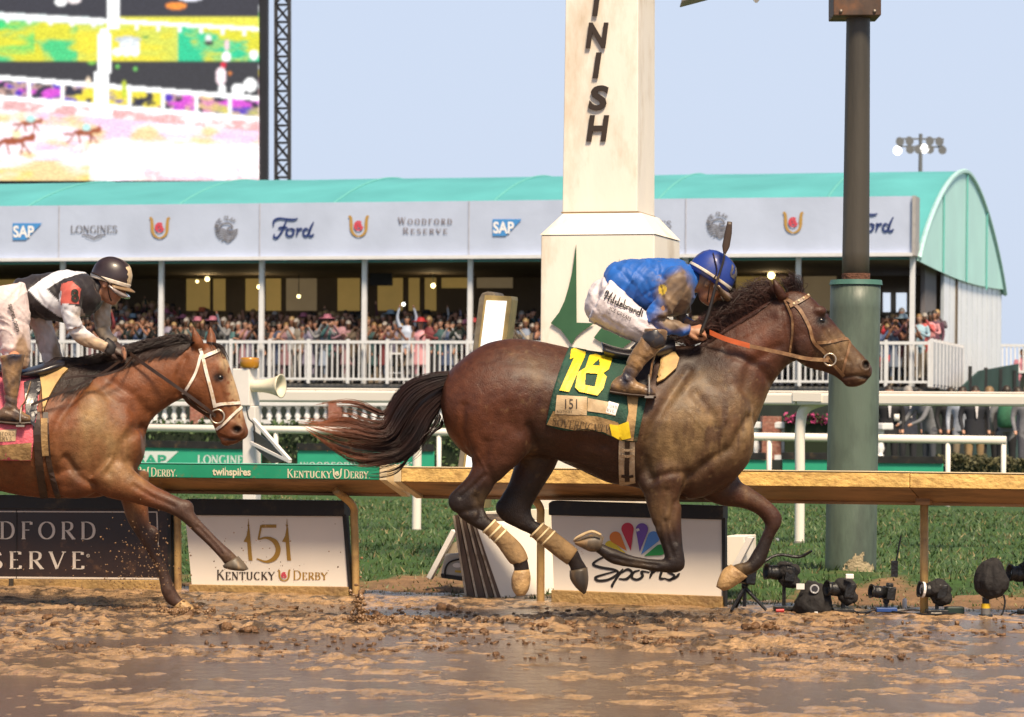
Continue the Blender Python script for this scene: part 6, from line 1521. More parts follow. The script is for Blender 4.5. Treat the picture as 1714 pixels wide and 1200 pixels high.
pt2 = (np.array([(984, 666), (1036, 676), (1030, 696), (1012, 692), (983, 688)]), [tuple(range(5))]); cdecal("patch", fine(pt2), M_patch, SC1, .009, cloth1)
pt3 = (np.array([(1019, 671), (1036, 676), (1030, 695), (1014, 690)]), [(0, 1, 2, 3)]); cdecal("clean_patch", fine(pt3), M_wpaint, SC1, .011, cloth1)
cdecal("patch_print", fine(join2([in_quad(serif("FORD", gap=.3), rectq(1017, 676, 1033, 681, 3)), in_quad(serif("RVE", gap=.3), rectq(1016, 683, 1028, 688, 3))])), M_bink, SC1, .014, cloth1)
cdecal("name_print", fine(in_quad(serif("SOVEREIGNTY", .12, .04, .16), [(926, 699), (1022, 713), (1019, 729), (924, 712)])), mat("faded_print", (.09, .06, .035), .6, var=.4, scale=30), SC1, .010, cloth1)
fl = (np.array([(1020, 710), (1034, 712), (1052, 705), (1056, 733), (1038, 737), (1024, 729)]), [tuple(range(6))]); cdecal("yellow_flap", fine(fl), M_num, SC1, .016, cloth1, .004)
# saddle, flap, girth
M_saddle = mat("saddle_leather", (.022, .02, .024), .35, var=.3, scale=12, dirt=(.16, .1, .05), dscale=7, damt=.1, coat=.2)
b = MB(); loft_px(b, [(1006, 572, 1012, 600, .15, 0, .4), (1030, 580, 1034, 604, .17, 0, .5), (1060, 584, 1062, 606, .18, 0, .6), (1090, 574, 1094, 604, .17, 0, .65), (1112, 564, 1116, 598, .14, 0, .6), (1128, 566, 1130, 590, .10, 0, .5)], Y1, 24, 5); sdl = b.build("saddle", M_saddle, h1, smooth=True)
b = MB(); v, f = fine((np.array([(1060, 592), (1100, 590), (1118, 604), (1112, 630), (1098, 648), (1080, 656), (1062, 640), (1055, 610)]), [tuple(range(8))])); b.add(SC1.vec(v, .022), f); b.build("saddle_flap", M_saddle, sdl, recalc=False, solid=.008)
v, f = fine((np.array([(1110, 590), (1130, 590), (1137, 600), (1132, 616), (1112, 634), (1100, 640), (1112, 612)]), [tuple(range(7))])); b = MB(); b.add(S1_.vec(v, .03), f); b.build("saddle_pad", mat("yellow_pad", (.50, .33, .12), .6, var=.2, dirt=(.35, .2, .08), dscale=8), sdl, recalc=False, solid=.014)
v, f = fine((np.array([(1048, 646), (1070, 650), (1064, 705), (1060, 738), (1042, 736), (1052, 690)]), [tuple(range(6))])); b = MB(); b.add(SC1.vec(v, .012), f); b.build("girth_tab", M_tanmud, sdl, recalc=False, solid=.006)
M_girth = mat("girth_web", (.50, .38, .24), .7, var=.2, scale=16, dirt=(.3, .19, .09), dscale=10, bump=.4)
gt = strap(S1_, [(1050, 730), (1049, 755), (1049, 780), (1050, 808), (1052, 814)], 27, .009, mirror=Y1).build("girth", M_girth, h1, solid=.006)
strap(S1_, [(1050, 735), (1050, 760), (1049, 785), (1050, 806)], 8, .016).build("girth_strap", M_leather, gt, solid=.005)
for y in (752, 762, 797): strap(S1_, [(1040, y), (1050, y + 2), (1060, y)], 4, .02, sub=1).build("buckle", M_metal if y < 790 else M_leather, gt, solid=.004)
# reins
rp = [(1190, 556), (1215, 567), (1260, 580), (1310, 592), (1350, 600), (1378, 604), (1387, 604)]
hand1 = V((0, 0, 0))
P = [at(1188, 556, Y1 - .09), at(1215, 567.5, Y1 - .13), at(1255, 579, Y1 - .16), at(1310, 591, Y1 - .15), at(1350, 600, Y1 - .125), S1_(1387, 603, .016)]
def flatband(name, P, w, m, parent, sub=5):
    q = catmull([tuple(p) for p in P], sub); b = MB(); b.add([V(p) + EZ * (w / 2) for p in q] + [V(p) - EZ * (w / 2) for p in q], [(i, i + 1, len(q) + i + 1, len(q) + i) for i in range(len(q) - 1)]); return b.build(name, m, parent, solid=.005, recalc=False)
rn = flatband("rein", P[:3], .03, M_orange, h1); flatband("rein_end", P[2:], .022, M_tanleather, rn)
flatband("rein", [V((p.x, 2 * Y1 - p.y, p.z)) for p in P], .024, M_tanleather, h1)
# ---- the second horse
Y2 = 18.3
mud2 = np.array([.28, .175, .075])
def paint2(px, a, near):
    n = fbm(a * 7, 4, 151); n2 = fbm(a * np.array([14, 14, 6]), 4, 155); n3 = fbm(a * np.array([28, 28, 9]), 3, 158)
    c = np.array([.155, .05, .0165]) + (fbm(a * 3, 3, 12)[:, None] - .5) * np.array([.09, .04, .016])
    blk = np.maximum(np.clip((px[:, 1] - 838) / 50, 0, 1), np.clip((px[:, 0] - 240) / 60, 0, 1) * np.clip((px[:, 1] - 800) / 40, 0, 1))[:, None]
    c = c * (1 - .8 * blk) + np.array([.045, .03, .024]) * .8 * blk
    dk = (.8 * blob(px, 135, 790, 12, 50) + .7 * blob(px, 305, 672, 30, 16) + .6 * blob(px, 395, 725, 22, 16)).clip(0, 1)[:, None]; c = c * (1 - .7 * dk) + np.array([.05, .018, .010]) * .7 * dk
    M = (1.0 * blob(px, 165, 700, 34, 60) + .8 * blob(px, 205, 745, 40, 40) + .5 * blob(px, 130, 740, 60, 60) + .35 * blob(px, 30, 800, 120, 34) + .8 * blob(px, 225, 800, 50, 26) + .6 * blob(px, 390, 930, 26, 16)
         + .5 * blob(px, 220, 860, 24, 40) + .5 * blob(px, 392, 670, 10, 60) + .5 * blob(px, 260, 960, 30, 40) + .3 * blob(px, 320, 870, 60, 40))
    k = np.clip(M.clip(0, 1.3) * (.15 + .95 * n2 + .55 * (n - .4)) - .2, 0, .86)[:, None]
    c = c * (1 - k) + mud2 * (.65 + .7 * n3[:, None]) * k
    bl = (blob(px, 378, 600, 8, 22) + blob(px, 391, 640, 8, 30) + blob(px, 402, 680, 7, 26)).clip(0, 1)[:, None] * (vnoise(a * 45, 3)[:, None] > .3) ; c = c * (1 - .8 * bl) + np.array([.5, .36, .2]) * .8 * bl
    for x, y, rx, ry in ((398, 719, 8, 6.5), (386, 736, 14, 2.5), (368, 632, 10, 8)): q = (blob(px, x, y, rx, ry) * 1.5).clip(0, 1)[:, None]; c = c * (1 - q * .92) + np.array([.01, .006, .005]) * q * .92
    return c
sh2 = lambda st, dx, dy: [tuple([s[0] + dx, s[1] + dy, s[2] + dx, s[3] + dy] + list(s[4:])) for s in st]
D2 = dict(cx=60,
  trunk=[(-265, 693, -261, 725, .09), (-254, 654, -250, 757, .18), (-226, 626, -214, 788, .24), (-180, 602, -170, 798, .27, 0, .15), (-120, 595, -118, 790, .285, 0, .25), (-70, 601, -70, 795, .275, 0, .3), (-20, 612, -20, 816, .285, 0, .25, .1), (30, 618, 30, 829, .30, 0, .3, .15),
         (80, 614, 80, 834, .295, 0, .45, .2), (122, 606, 125, 834, .27, 0, .55, .15), (160, 612, 165, 832, .25, 0, .5), (195, 630, 200, 820, .22, 0, .35), (222, 668, 222, 796, .20), (240, 710, 240, 765, .13)],
  neck=[(112, 610, 215, 810, .19, 0, .5), (150, 610, 236, 752, .165, 0, .5), (200, 600, 252, 706, .125, 0, .5), (250, 584, 283, 679, .10, 0, .4), (295, 574, 306, 666, .09, 0, .3), (328, 572, 324, 652, .078)],
  head=[(318, 584, 306, 640, .06), (336, 574, 303, 655, .085, 0, .1, .15), (362, 578, 310, 672, .098, 0, .1, .25), (380, 600, 326, 686, .098, 0, .12, .3), (390, 628, 341, 696, .086, 0, .25, .35), (399, 656, 351, 704, .07, 0, .25, .3), (406, 684, 359, 718, .061, 0, .2, .3),
        (412, 708, 364, 731, .06, 0, .1, .3), (416, 722, 374, 740, .058, 0, .1, .2), (414, 731, 388, 743, .048), (408, 735, 396, 742, .034)],
  legs=[([(206, 755, 148, 812, .12), (225, 784, 184, 832, .092), (256, 809, 228, 841, .072), (282, 822, 262, 850, .058), (305, 832, 288, 859, .052), (322, 844, 304, 868, .05), (332, 861, 318, 879, .042), (345, 877, 332, 893, .035), (360, 893, 347, 907, .034), (376, 908, 362, 922, .038), (390, 920, 374, 936, .042), (400, 930, 379, 943, .035), (406, 936, 384, 946, .03)], -.12),
        ([(172, 780, 246, 790, .11), (197, 835, 244, 838, .08), (207, 867, 246, 867, .065), (218, 888, 250, 888, .055), (229, 906, 258, 904, .05), (241, 925, 265, 922, .041), (254, 947, 274, 943, .035), (262, 972, 282, 967, .035), (267, 995, 289, 985, .041), (276, 1011, 298, 1000, .035), (288, 1018, 306, 1008, .035), (296, 1021, 309, 1013, .03)], .12),
        (sh2(D1['legs'][0][0], -1002, 27), -.13), (sh2(D1['legs'][1][0], -1002, 27), .13)],
  hooves=[([(402, 929, 378, 943, .046), (411, 939, 378, 949, .055), (417, 947, 394, 953, .053), (419, 951, 410, 954, .036)], -.12, M_hoof), ([(285, 1020, 304, 1004, .046), (299, 1027, 317, 1014, .055), (312, 1030, 325, 1022, .05)], .12, M_hoofm),
          (sh2(D1['hooves'][0][0], -1002, 27), -.13, M_hoofm), (sh2(D1['hooves'][1][0], -1002, 27), .13, M_hoof)],
  lumps=[(330, 645, 24, 30, .075, -.03), (370, 617, 9, 15, .035, -.05), (370, 617, 9, 15, .035, .05), (399, 721, 13, 11, .03, -.042), (399, 721, 13, 11, .03, .042), (380, 738, 12, 8, .034, 0), (130, 800, 45, 34, .1, -.12), (150, 720, 55, 70, .1, -.14), (312, 850, 17, 16, .048, -.12), (252, 898, 12, 18, .044, .12)],
  ears=[[(338, 584, -.05, .03), (333, 574, -.06, .036), (329, 562, -.07, .026), (325, 546, -.075, .005)], [(352, 582, .05, .03), (352, 570, .06, .034), (351, 558, .07, .025), (349, 544, .075, .005)]],
  grooves=[([(100, 790), (92, 760), (110, 700), (150, 640)], 8, .010), ([(120, 765), (140, 795), (165, 812)], 6, .012), ([(190, 790), (205, 765), (215, 735), (232, 715)], 8, .012), ([(300, 660), (300, 630), (312, 600)], 6, .009), ([(250, 690), (225, 660), (190, 640)], 8, .008), ([(243, 715), (225, 735), (222, 770)], 6, .010),
           ([(368, 640), (380, 670), (390, 700)], 4, .006), ([(368, 730), (385, 735), (400, 736)], 2.6, .006), ([(230, 812), (260, 830), (296, 846)], 4, .006), ([(335, 880), (360, 905), (376, 925)], 2.6, .005), ([(45, 815), (120, 812)], 10, .005)],
  bulges=[(165, 700, 26, 44, .012), (130, 790, 24, 24, .010), (325, 640, 16, 24, .006), (215, 770, 20, 30, .01), (225, 810, 26, 16, .006)],
  dents=[(398, 719, 6.5, 5, .05), (369, 632, 7, 6, .010)],
  eye=[(368, 632, .022)], paint=paint2)
h2, S2_, me2 = horse(D2, "chestnut bay racehorse in second place wearing a white bridle, cut by the left edge", Y2)
b = MB(); v = sh2([tuple(list(p) + [0, 0]) for p in top1], -1002, 27); hair(b, tailfn([p[:2] for p in v], [(x - 1002, y + 27) for x, y in bot1], 1, Yc=Y2), 300, 14, .0045, 41)
loft_px(b, sh2([(752, 630, 748, 655, .05), (722, 636, 730, 680, .06), (692, 648, 714, 714, .065), (670, 676, 702, 738, .06), (660, 708, 680, 758, .05), (650, 735, 655, 768, .03)], -1002, 27), Y2, 14, 4)
me = b.mesh("tail", smooth=True); poly_hair_color(me, (.010, .006, .005), (.05, .02, .012), 16); me.materials.append(M_mane); link_mesh("tail", me, h2)
crest2 = [(114, 610), (150, 610), (190, 602), (230, 590), (262, 581), (300, 573), (326, 571)]
b = MB(); hair(b, swept(crest2, -52, 8, Y2, 17), 1600, 9, .0021, 43)
hair(b, lie(crest2, -30, 30, Y2, S2_), 800, 7, .0024, 44)
hair(b, lie([(118, 612), (150, 612), (180, 606)], -44, 60, Y2, S2_), 260, 7, .0022, 45)
hair(b, swept([(345, 574), (358, 576), (368, 580)], 16, 22, Y2, 8), 200, 8, .0018, 46)
me = b.mesh("mane", smooth=True); poly_hair_color(me, (.008, .006, .006), (.04, .02, .015), 18); me.materials.append(M_mane); link_mesh("mane", me, h2)
br = strap(S2_, [(335, 584), (340, 600), (346, 625), (354, 655), (360, 682)], 5.6, .007, mirror=Y2).build("bridle", M_wstrap, h2, solid=.005)
strap(S2_, [(339, 598), (350, 593), (362, 588), (373, 582)], 5.6, .009, mirror=Y2).build("browband", M_wstrap, br, solid=.005)
strap(S2_, [(336, 594), (329, 620), (318, 642), (306, 660)], 4.4, .006, mirror=Y2).build("throat_latch", M_wstrap, br, solid=.005)
strap(S2_, [(359, 679), (372, 676), (388, 675), (402, 674)], 5, .007, mirror=Y2).build("noseband", M_wstrap, br, solid=.005)
strap(S2_, [(405, 681), (390, 694), (376, 708), (362, 719)], 4.4, .007, mirror=Y2).build("nose_strap", M_wstrap, br, solid=.005)
strap(S2_, [(306, 661), (318, 672), (332, 684), (345, 692), (358, 696)], 4.5, .007).build("cheek_strap", M_leather, br, solid=.005)
for mz in (1, -1):
    c = S2_(364, 697, .016); c = V((c.x, c.y if mz == 1 else 2 * Y2 - c.y, c.z)); b = MB(); b.tube([c + V((math.cos(a) * .042, 0, math.sin(a) * .042)) for a in np.linspace(0, 6.283, 24)], .006, 8, cap=False); b.build("bit_ring", M_metal, br, smooth=True)
P = [at(218, 592, Y2 - .08), at(245, 612, Y2 - .14), at(285, 640, Y2 - .17), at(330, 672, Y2 - .14), S2_(361, 696, .02)]
flatband("rein", P, .024, M_leather, h2); flatband("rein", [V((p.x, 2 * Y2 - p.y, p.z)) for p in P], .024, M_leather, h2)
flatband("rein", [at(212, 596, Y2 - .08), at(170, 625, Y2 - .22), at(110, 654, Y2 - .29), at(52, 678, Y2 - .32)], .016, M_leather, h2)
flatband("rein", [at(222, 598, Y2 - .08), at(205, 616, Y2 - .2), at(170, 628, Y2 - .25), at(130, 630, Y2 - .24), at(108, 634, Y2 - .25)], .014, M_leather, h2)
q2 = [(-58, 598), (70, 622), (52, 771), (-92, 768)]
v, f = grid2(q2, 30, 34); tq = np.tile(np.linspace(0, 1, 31), 35); ty_ = np.repeat(np.linspace(0, 1, 35), 31)
v[:, 1] += 8 * np.sin(tq * 3.14) * (1 - ty_)
P = np.array([S2_(x, y, .014) for x, y in v]); P[:, 1] += (fbm(np.stack([v[:, 0] / 20, v[:, 1] / 50, v[:, 0] * 0], 1), 3, 87) - .5) * .035
M_pink = mat("pink_cloth", (.68, .13, .17), .7, var=.15, scale=9, bump=.5, bscale=50, dirt=(.36, .2, .1), dscale=4, damt=.05)
b = MB(); b.add(P, f); cm = b.mesh("cs", recalc=False); SC2 = Surf([cm], Y2); cloth2 = b.build("saddle_cloth", M_pink, h2, smooth=True, solid=.008, recalc=False)
b = MB(); b.add([(p[0], 2 * Y2 - p[1], p[2]) for p in P], f); b.build("saddle_cloth", M_pink, h2, smooth=True, solid=.008)
cdecal("name_band", fine((np.array([(-88, 744), (-20, 747), (53, 741), (52, 770), (-20, 772), (-91, 768)]), [tuple(range(6))])), M_tanmud, SC2, .006, cloth2)
cdecal("patch", fine((np.array([(-30, 722), (28, 718), (26, 738), (-32, 741)]), [(0, 1, 2, 3)])), M_patch, SC2, .008, cloth2)
cdecal("patch_print", fine(join2([in_quad(serif("WOODFORD", gap=.25), rectq(-22, 723, 24, 729)), in_quad(serif("RESERVE", gap=.25), rectq(-18, 731, 20, 737))])), M_bink, SC2, .011, cloth2)
b = MB(); loft_px(b, [(-16, 602, -10, 628, .15, 0, .4), (10, 612, 12, 632, .17, 0, .5), (40, 616, 42, 638, .18, 0, .6), (72, 608, 76, 634, .17, 0, .65), (96, 600, 100, 626, .13, 0, .6), (110, 602, 112, 618, .09, 0, .5)], Y2, 24, 5); sdl2 = b.build("saddle", M_saddle, h2, smooth=True)
v, f = fine((np.array([(40, 640), (70, 630), (84, 640), (80, 690), (62, 720), (44, 700)]), [tuple(range(6))])); b = MB(); b.add(SC2.vec(v, .02), f); b.build("saddle_flap", M_saddle, sdl2, recalc=False, solid=.008)
v, f = fine((np.array([(66, 626), (78, 616), (100, 612), (114, 618), (104, 628), (92, 646), (80, 668), (72, 690), (70, 650)]), [tuple(range(9))])); b = MB(); b.add(S2_.vec(v, .026), f); b.build("saddle_pad", MATS["yellow_pad"], sdl2, recalc=False, solid=.014)
gt = strap(S2_, [(60, 690), (63, 740), (67, 790), (74, 834)], 13, .012, mirror=Y2).build("girth", M_leather, h2, solid=.006)
strap(S2_, [(76, 690), (80, 760), (88, 800), (98, 835)], 9, .010, mirror=Y2).build("girth_strap", M_leather, gt, solid=.006)
strap(S2_, [(74, 700), (74, 730), (76, 763)], 11, .018).build("girth_tab", M_tanmud, gt, solid=.006)

# ------------------------------------------------------------------ jockeys
def cloth_material(name, dirt, amt, rough=.42, ds=3.2, bump=.5, spec=.5):
    m = bpy.data.materials.new(name); m.use_nodes = True
    N, L = m.node_tree.nodes, m.node_tree.links; b = N["Principled BSDF"]
    a = N.new("ShaderNodeAttribute"); a.attribute_name = "paint"; tc = N.new("ShaderNodeTexCoord")
    n1 = N.new("ShaderNodeTexNoise"); n1.inputs["Scale"].default_value = 18; n1.inputs["Detail"].default_value = 6; L.new(tc.outputs["Object"], n1.inputs[0])
    mr = N.new("ShaderNodeMapRange"); mr.inputs["From Min"].default_value = .3; mr.inputs["From Max"].default_value = .7; mr.inputs["To Min"].default_value = .86; mr.inputs["To Max"].default_value = 1.14; L.new(n1.outputs["Fac"], mr.inputs[0])
    sc = N.new("ShaderNodeVectorMath"); sc.operation = 'SCALE'; L.new(a.outputs["Color"], sc.inputs[0]); L.new(mr.outputs[0], sc.inputs["Scale"]); L.new(sc.outputs[0], b.inputs["Base Color"])
    b.inputs["Roughness"].default_value = rough; b.inputs["Specular IOR Level"].default_value = spec; b.inputs["Sheen Weight"].default_value = .1
    n2 = N.new("ShaderNodeTexNoise"); n2.inputs["Scale"].default_value = 45; n2.inputs["Detail"].default_value = 4; L.new(tc.outputs["Object"], n2.inputs[0])
    bp = N.new("ShaderNodeBump"); bp.inputs["Strength"].default_value = bump; bp.inputs["Distance"].default_value = .008; L.new(n2.outputs["Fac"], bp.inputs["Height"]); L.new(bp.outputs[0], b.inputs["Normal"])
    return m
M_silk = cloth_material("silk", None, 0, .58, bump=.25); M_breech = cloth_material("breeches_cloth", None, 0, .5); M_skin = cloth_material("skin", None, 0, .5, bump=.2); M_boot = cloth_material("boot_leather", None, 0, .4, bump=.7)
def folds(me, lines, amp_noise=.006, sc=(20, 20, 20), seed=3, Y0=Y1):
    a = coords(me); nn = normals(me); px = to_px(a, Y0)
    d = (fbm(a * np.array(sc), 3, seed) - .5) * amp_noise * .3
    w_ = a + (fbm(a * 6, 2, seed + 5)[:, None] - .5) * .12
    for rot, k_ in ((.6, 1.0), (-.5, .7)):                       # creases running across the cloth
        u_ = np.stack([w_[:, 0] * math.cos(rot) + w_[:, 2] * math.sin(rot), w_[:, 1] * .6, -w_[:, 0] * math.sin(rot) + w_[:, 2] * math.cos(rot)], 1)
        q_ = 1 - np.abs(2 * fbm(u_ * np.array([18, 6, 3.5]), 2, seed + 9) - 1)
        d += (np.clip(q_ - .72, 0, 1) / .28) ** 1.5 * amp_noise * 1.25 * k_
    for pts, w, am in lines: d += am * np.exp(-(linedist(px, pts) / w) ** 2)
    set_coords(me, a + nn * d[:, None])
def garment(name, fn, m, parent, Y0, paint, lines=(), vox=.009, it=4, amp=.006, sc=(20, 20, 20), seed=3):
    mb = MB(); fn(mb); me = remesh(mb, vox, it); folds(me, lines, amp, sc, seed, Y0); a = coords(me); set_col(me, paint(to_px(a, Y0), a)); me.materials.append(m); cp = me.copy(); return link_mesh(name, me, parent), cp
def head(mb, c, fwd, up, s=1.0):
    """head with brow, nose, lips, chin and ears; c is the middle of the skull"""
    f, u = V(fwd).normalized(), V(up).normalized(); r_ = f.cross(u).normalized(); u = r_.cross(f)
    ax = (f, r_, u); q = lambda a, b_, d: c + f * (a * s) + r_ * (b_ * s) + u * (d * s)
    mb.sphere(c, (.098 * s, .076 * s, .10 * s), 20, 14, ax)
    mb.sphere(q(.035, 0, -.06), (.062 * s, .058 * s, .075 * s), 18, 12, ax)
    mb.sphere(q(.062, 0, -.105), (.034 * s, .04 * s, .028 * s), 14, 10, ax)
    mb.tube([q(.086, 0, .0), q(.104, 0, -.03), q(.112, 0, -.048), q(.09, 0, -.056)], [.011 * s, .013 * s, .016 * s, .012 * s], 10, sub=3)
    mb.sphere(q(.078, 0, .018), (.022 * s, .055 * s, .014 * s), 14, 8, ax)
    mb.sphere(q(.087, 0, -.076), (.014 * s, .024 * s, .007 * s), 12, 8, ax); mb.sphere(q(.085, 0, -.088), (.014 * s, .022 * s, .007 * s), 12, 8, ax)
    for sg in (1, -1):
        mb.sphere(q(.06, sg * .042, -.035), (.03 * s, .022 * s, .026 * s), 12, 8, ax)
        mb.sphere(q(-.008, sg * .077, -.028), (.02 * s, .009 * s, .032 * s), 12, 8, ax)
    return q
def hand(mb, wrist, palm_dir, palm_n, s=1.0, curl=1.0, side=1):
    """a fist round a rein: palm, four fingers of different length with two bends, a thumb from the side"""
    d, n = V(palm_dir).normalized(), V(palm_n).normalized(); w = d.cross(n).normalized() * side
    P = lambda a, b_, c_: wrist + d * (a * s) + n * (b_ * s) + w * (c_ * s)
    mb.tube([P(-.02, 0, 0), P(.02, 0, 0), P(.05, 0, 0), P(.085, 0, 0)], [.024 * s, .027 * s, .034 * s, .033 * s], 14, sub=3, flat=.62, ref=n)
    for i, (off, L) in enumerate(((.031, .88), (.0105, 1.0), (-.0105, .95), (-.03, .78))):
        k = curl * (1 + .06 * i); l1, l2, l3 = .042 * L, .028 * L, .022 * L; p = P(.082, .004, off); pts = [P(.06, 0, off * .9), p]; a = 0
        for L_, bend in ((l1, .95 * k), (l2, 1.25 * k), (l3, .8 * k)):
            a += bend; p = p + (d * math.cos(a) - n * math.sin(a)) * (L_ * s); pts.append(p)
        mb.tube(pts, [.0105 * s, .0105 * s, .0095 * s, .009 * s, .0075 * s], 10, sub=3)
    mb.tube([P(.012, -.005, .024), P(.04, -.02, .042), P(.062, -.034, .034), P(.08, -.042, .018)], [.014 * s, .0125 * s, .011 * s, .008 * s], 10, sub=3)
def helmet(parent, c, fwd, up, s, m_shell, m_band, bandh, m_peak, Yc):
    f, u = V(fwd).normalized(), V(up).normalized(); r_ = f.cross(u).normalized(); u = r_.cross(f); q = lambda a, b_, d: c + f * (a * s) + r_ * (b_ * s) + u * (d * s)
    def ring(rx, ry, z, dx=0, n=32): return [q(dx + rx * math.cos(a), ry * math.sin(a), z) for a in np.linspace(0, 2 * math.pi, n, endpoint=False)]
    prof = [(.131, .104, -.035), (.134, .107, -.01), (.134, .107, .02), (.128, .102, .055), (.113, .09, .09), (.088, .07, .117), (.052, .042, .134), (.018, .015, .1395)]
    b = MB(); b.rings([ring(*p) for p in [(.122, .096, -.034)] + prof]); hm = b.build("helmet", m_shell, parent, smooth=True)
    b = MB(); z0, z1 = bandh; rx = lambda z: np.interp(z, [-.035, -.01, .02, .055], [.131, .134, .134, .128]) + .003; ry = lambda z: np.interp(z, [-.035, -.01, .02, .055], [.104, .107, .107, .102]) + .003
    b.rings([ring(rx(z), ry(z), z) for z in np.linspace(z0, z1, 5)], cap=False); b.build("band", m_band, hm, smooth=True, solid=.003)
    b = MB(); rows = []
    for k, (ex, z) in enumerate(((.0, -.028), (.02, -.031), (.042, -.039), (.05, -.046))):
        rows.append([q((.128 + ex * math.cos(a) ** 2 * 1.0) * math.cos(a), (.104 + ex * .3) * math.sin(a), z - .012 * abs(math.sin(a))) for a in np.linspace(-1.25, 1.25, 18)])
    vs = [p for r in rows for p in r]; b.add(vs, [(i * 18 + j, i * 18 + j + 1, (i + 1) * 18 + j + 1, (i + 1) * 18 + j) for i in range(3) for j in range(17)]); b.build("peak", m_peak, hm, smooth=True, solid=.006)
    return hm, q
def helmet_mud(hm, q, m, az, seed, cut):
    P = [(.134, .107, -.01), (.134, .107, .02), (.128, .102, .055), (.113, .09, .09), (.088, .07, .117), (.052, .042, .134)]
    P = catmull(P, 6); A = np.linspace(az[0], az[1], 40); v = []; n = []
    for i, (rx, ry, z) in enumerate(P):
        for a in A: v.append(q((rx + .0016) * math.cos(a), (ry + .0016) * math.sin(a), z + .0006)); n.append((a * 3.2, i * .16, 0))
    nz = fbm(np.array(n), 4, seed); mid = (az[0] + az[1]) / 2; ed = np.array([abs((x[0] / 3.2 - mid) / (az[1] - az[0]) * 2) ** 2 for x in n]); k = nz - .35 * ed > cut; w = 40
    b = MB(); b.add(v, [(i * w + j, i * w + j + 1, (i + 1) * w + j + 1, (i + 1) * w + j) for i in range(len(P) - 1) for j in range(w - 1) if k[i * w + j] and k[(i + 1) * w + j + 1]]); b.build("mud_film", m, hm, smooth=True)

# ---- leading jockey
J1 = thing("person", "crouching jockey in muddy blue silks and blue helmet on the leading horse", "jockey", at(1080, 640, Y1))
YJ = Y1
UA = [(1103, 476, 1150, 462, .055), (1092, 505, 1136, 500, .052), (1078, 532, 1116, 530, .05), (1076, 546, 1108, 526, .05)]
FA = [(1074, 530, 1098, 556, .05), (1096, 527, 1104, 556, .046), (1120, 536, 1117, 560, .042), (1140, 542, 1137, 562, .036), (1153, 545, 1151, 561, .03)]
TOR = [(1012, 462, 1020, 492, .14), (1020, 446, 1036, 503, .16), (1040, 438, 1058, 512, .165), (1068, 435, 1082, 517, .17), (1098, 434, 1108, 528, .18), (1124, 434, 1132, 528, .185), (1144, 440, 1152, 515, .17), (1158, 454, 1162, 498, .10)]
def sc_st(st, k): return [tuple([(s[0] + s[2]) / 2 + (s[0] - s[2]) / 2 * k, (s[1] + s[3]) / 2 + (s[1] - s[3]) / 2 * k, (s[0] + s[2]) / 2 - (s[0] - s[2]) / 2 * k, (s[1] + s[3]) / 2 - (s[1] - s[3]) / 2 * k, s[4] * k] + list(s[5:])) for s in st]
FAR_U = [(1128, 474, 1162, 466, .05), (1126, 500, 1158, 498, .05), (1130, 520, 1158, 516, .048), (1132, 536, 1156, 520, .046)]
FAR_F = [(1128, 522, 1142, 545, .046), (1146, 524, 1148, 548, .043), (1160, 532, 1158, 552, .037), (1172, 540, 1170, 556, .03)]
HIP = [(1016, 464, 996, 545, .10), (1000, 470, 984, 530, .11), (990, 476, 978, 515, .07)]
THI = [(1020, 470, 985, 535, .11), (1044, 492, 1010, 548, .10), (1066, 512, 1036, 560, .088), (1086, 532, 1058, 569, .074), (1098, 552, 1072, 576, .06), (1104, 565, 1080, 582, .055)]
SHI = [(1112, 556, 1074, 553, .058), (1111, 568, 1074, 562, .057), (1106, 580, 1064, 576, .056), (1092, 596, 1054, 590, .055), (1076, 612, 1046, 605, .05), (1064, 628, 1041, 620, .046), (1058, 640, 1036, 634, .046)]
FOOT = [(1022, 640, 1018, 654, .036), (1034, 631, 1030, 657, .042), (1052, 633, 1048, 659, .044), (1068, 643, 1066, 661, .045), (1084, 649, 1083, 663, .042), (1094, 654, 1093, 663, .026)]
def body1(mb):
    loft_px(mb, sc_st(TOR, .9), YJ, 24, 4); loft_px(mb, sc_st(HIP, .86), YJ, 20, 4)
    for dy, (u_, f_) in ((-.17, (UA, FA)), (.17, (FAR_U, FAR_F))): loft_px(mb, sc_st(u_, .84), YJ, 16, 4, dy); loft_px(mb, sc_st(f_, .84), YJ, 16, 4, dy * .8)
    for dy in (-.15, .15): loft_px(mb, sc_st(THI, .88), YJ, 18, 4, dy); 
    for dy in (-.29, .29): loft_px(mb, sc_st(SHI, .84), YJ, 16, 4, dy); loft_px(mb, sc_st(FOOT, .82), YJ, 16, 3, dy)
    for dy in (-1, 1): mb.tube([at(1086, 562, YJ) + V((0, dy * .16, 0)), at(1090, 570, YJ) + V((0, dy * .29, 0))], .036, 12)
    mb.tube([at(1140, 470, YJ), at(1158, 474, YJ), at(1172, 472, YJ)], [.065, .056, .06], 14, sub=3)
    fw, up_ = V((.80, 0, -.60)), V((.60, 0, .80))
    head(mb, at(1190, 470, YJ), fw, up_, .98)
    hand(mb, at(1150, 553, YJ - .135), V((.98, .1, .02)), V((-.1, -.75, .66)), 1.0, 1.0, 1)
    hand(mb, at(1171, 549, YJ + .12), V((.98, -.1, -.02)), V((0, .75, .66)), 1.0, 1.0, -1)
mb = MB(); body1(mb); me = remesh(mb, .0058, 2); a = coords(me); px = to_px(a, YJ)
n = fbm(a * 30, 3, 5)[:, None]; c = np.array([.46, .20, .11]) * (.75 + .5 * n); md = (np.clip(fbm(a * 18, 3, 8) * 2.4 - .75, 0, .85) * (1 - .65 * blob(px, 1172, 500, 14, 14)))[:, None]; c = c * (1 - md) + np.array([.26, .15, .07]) * md
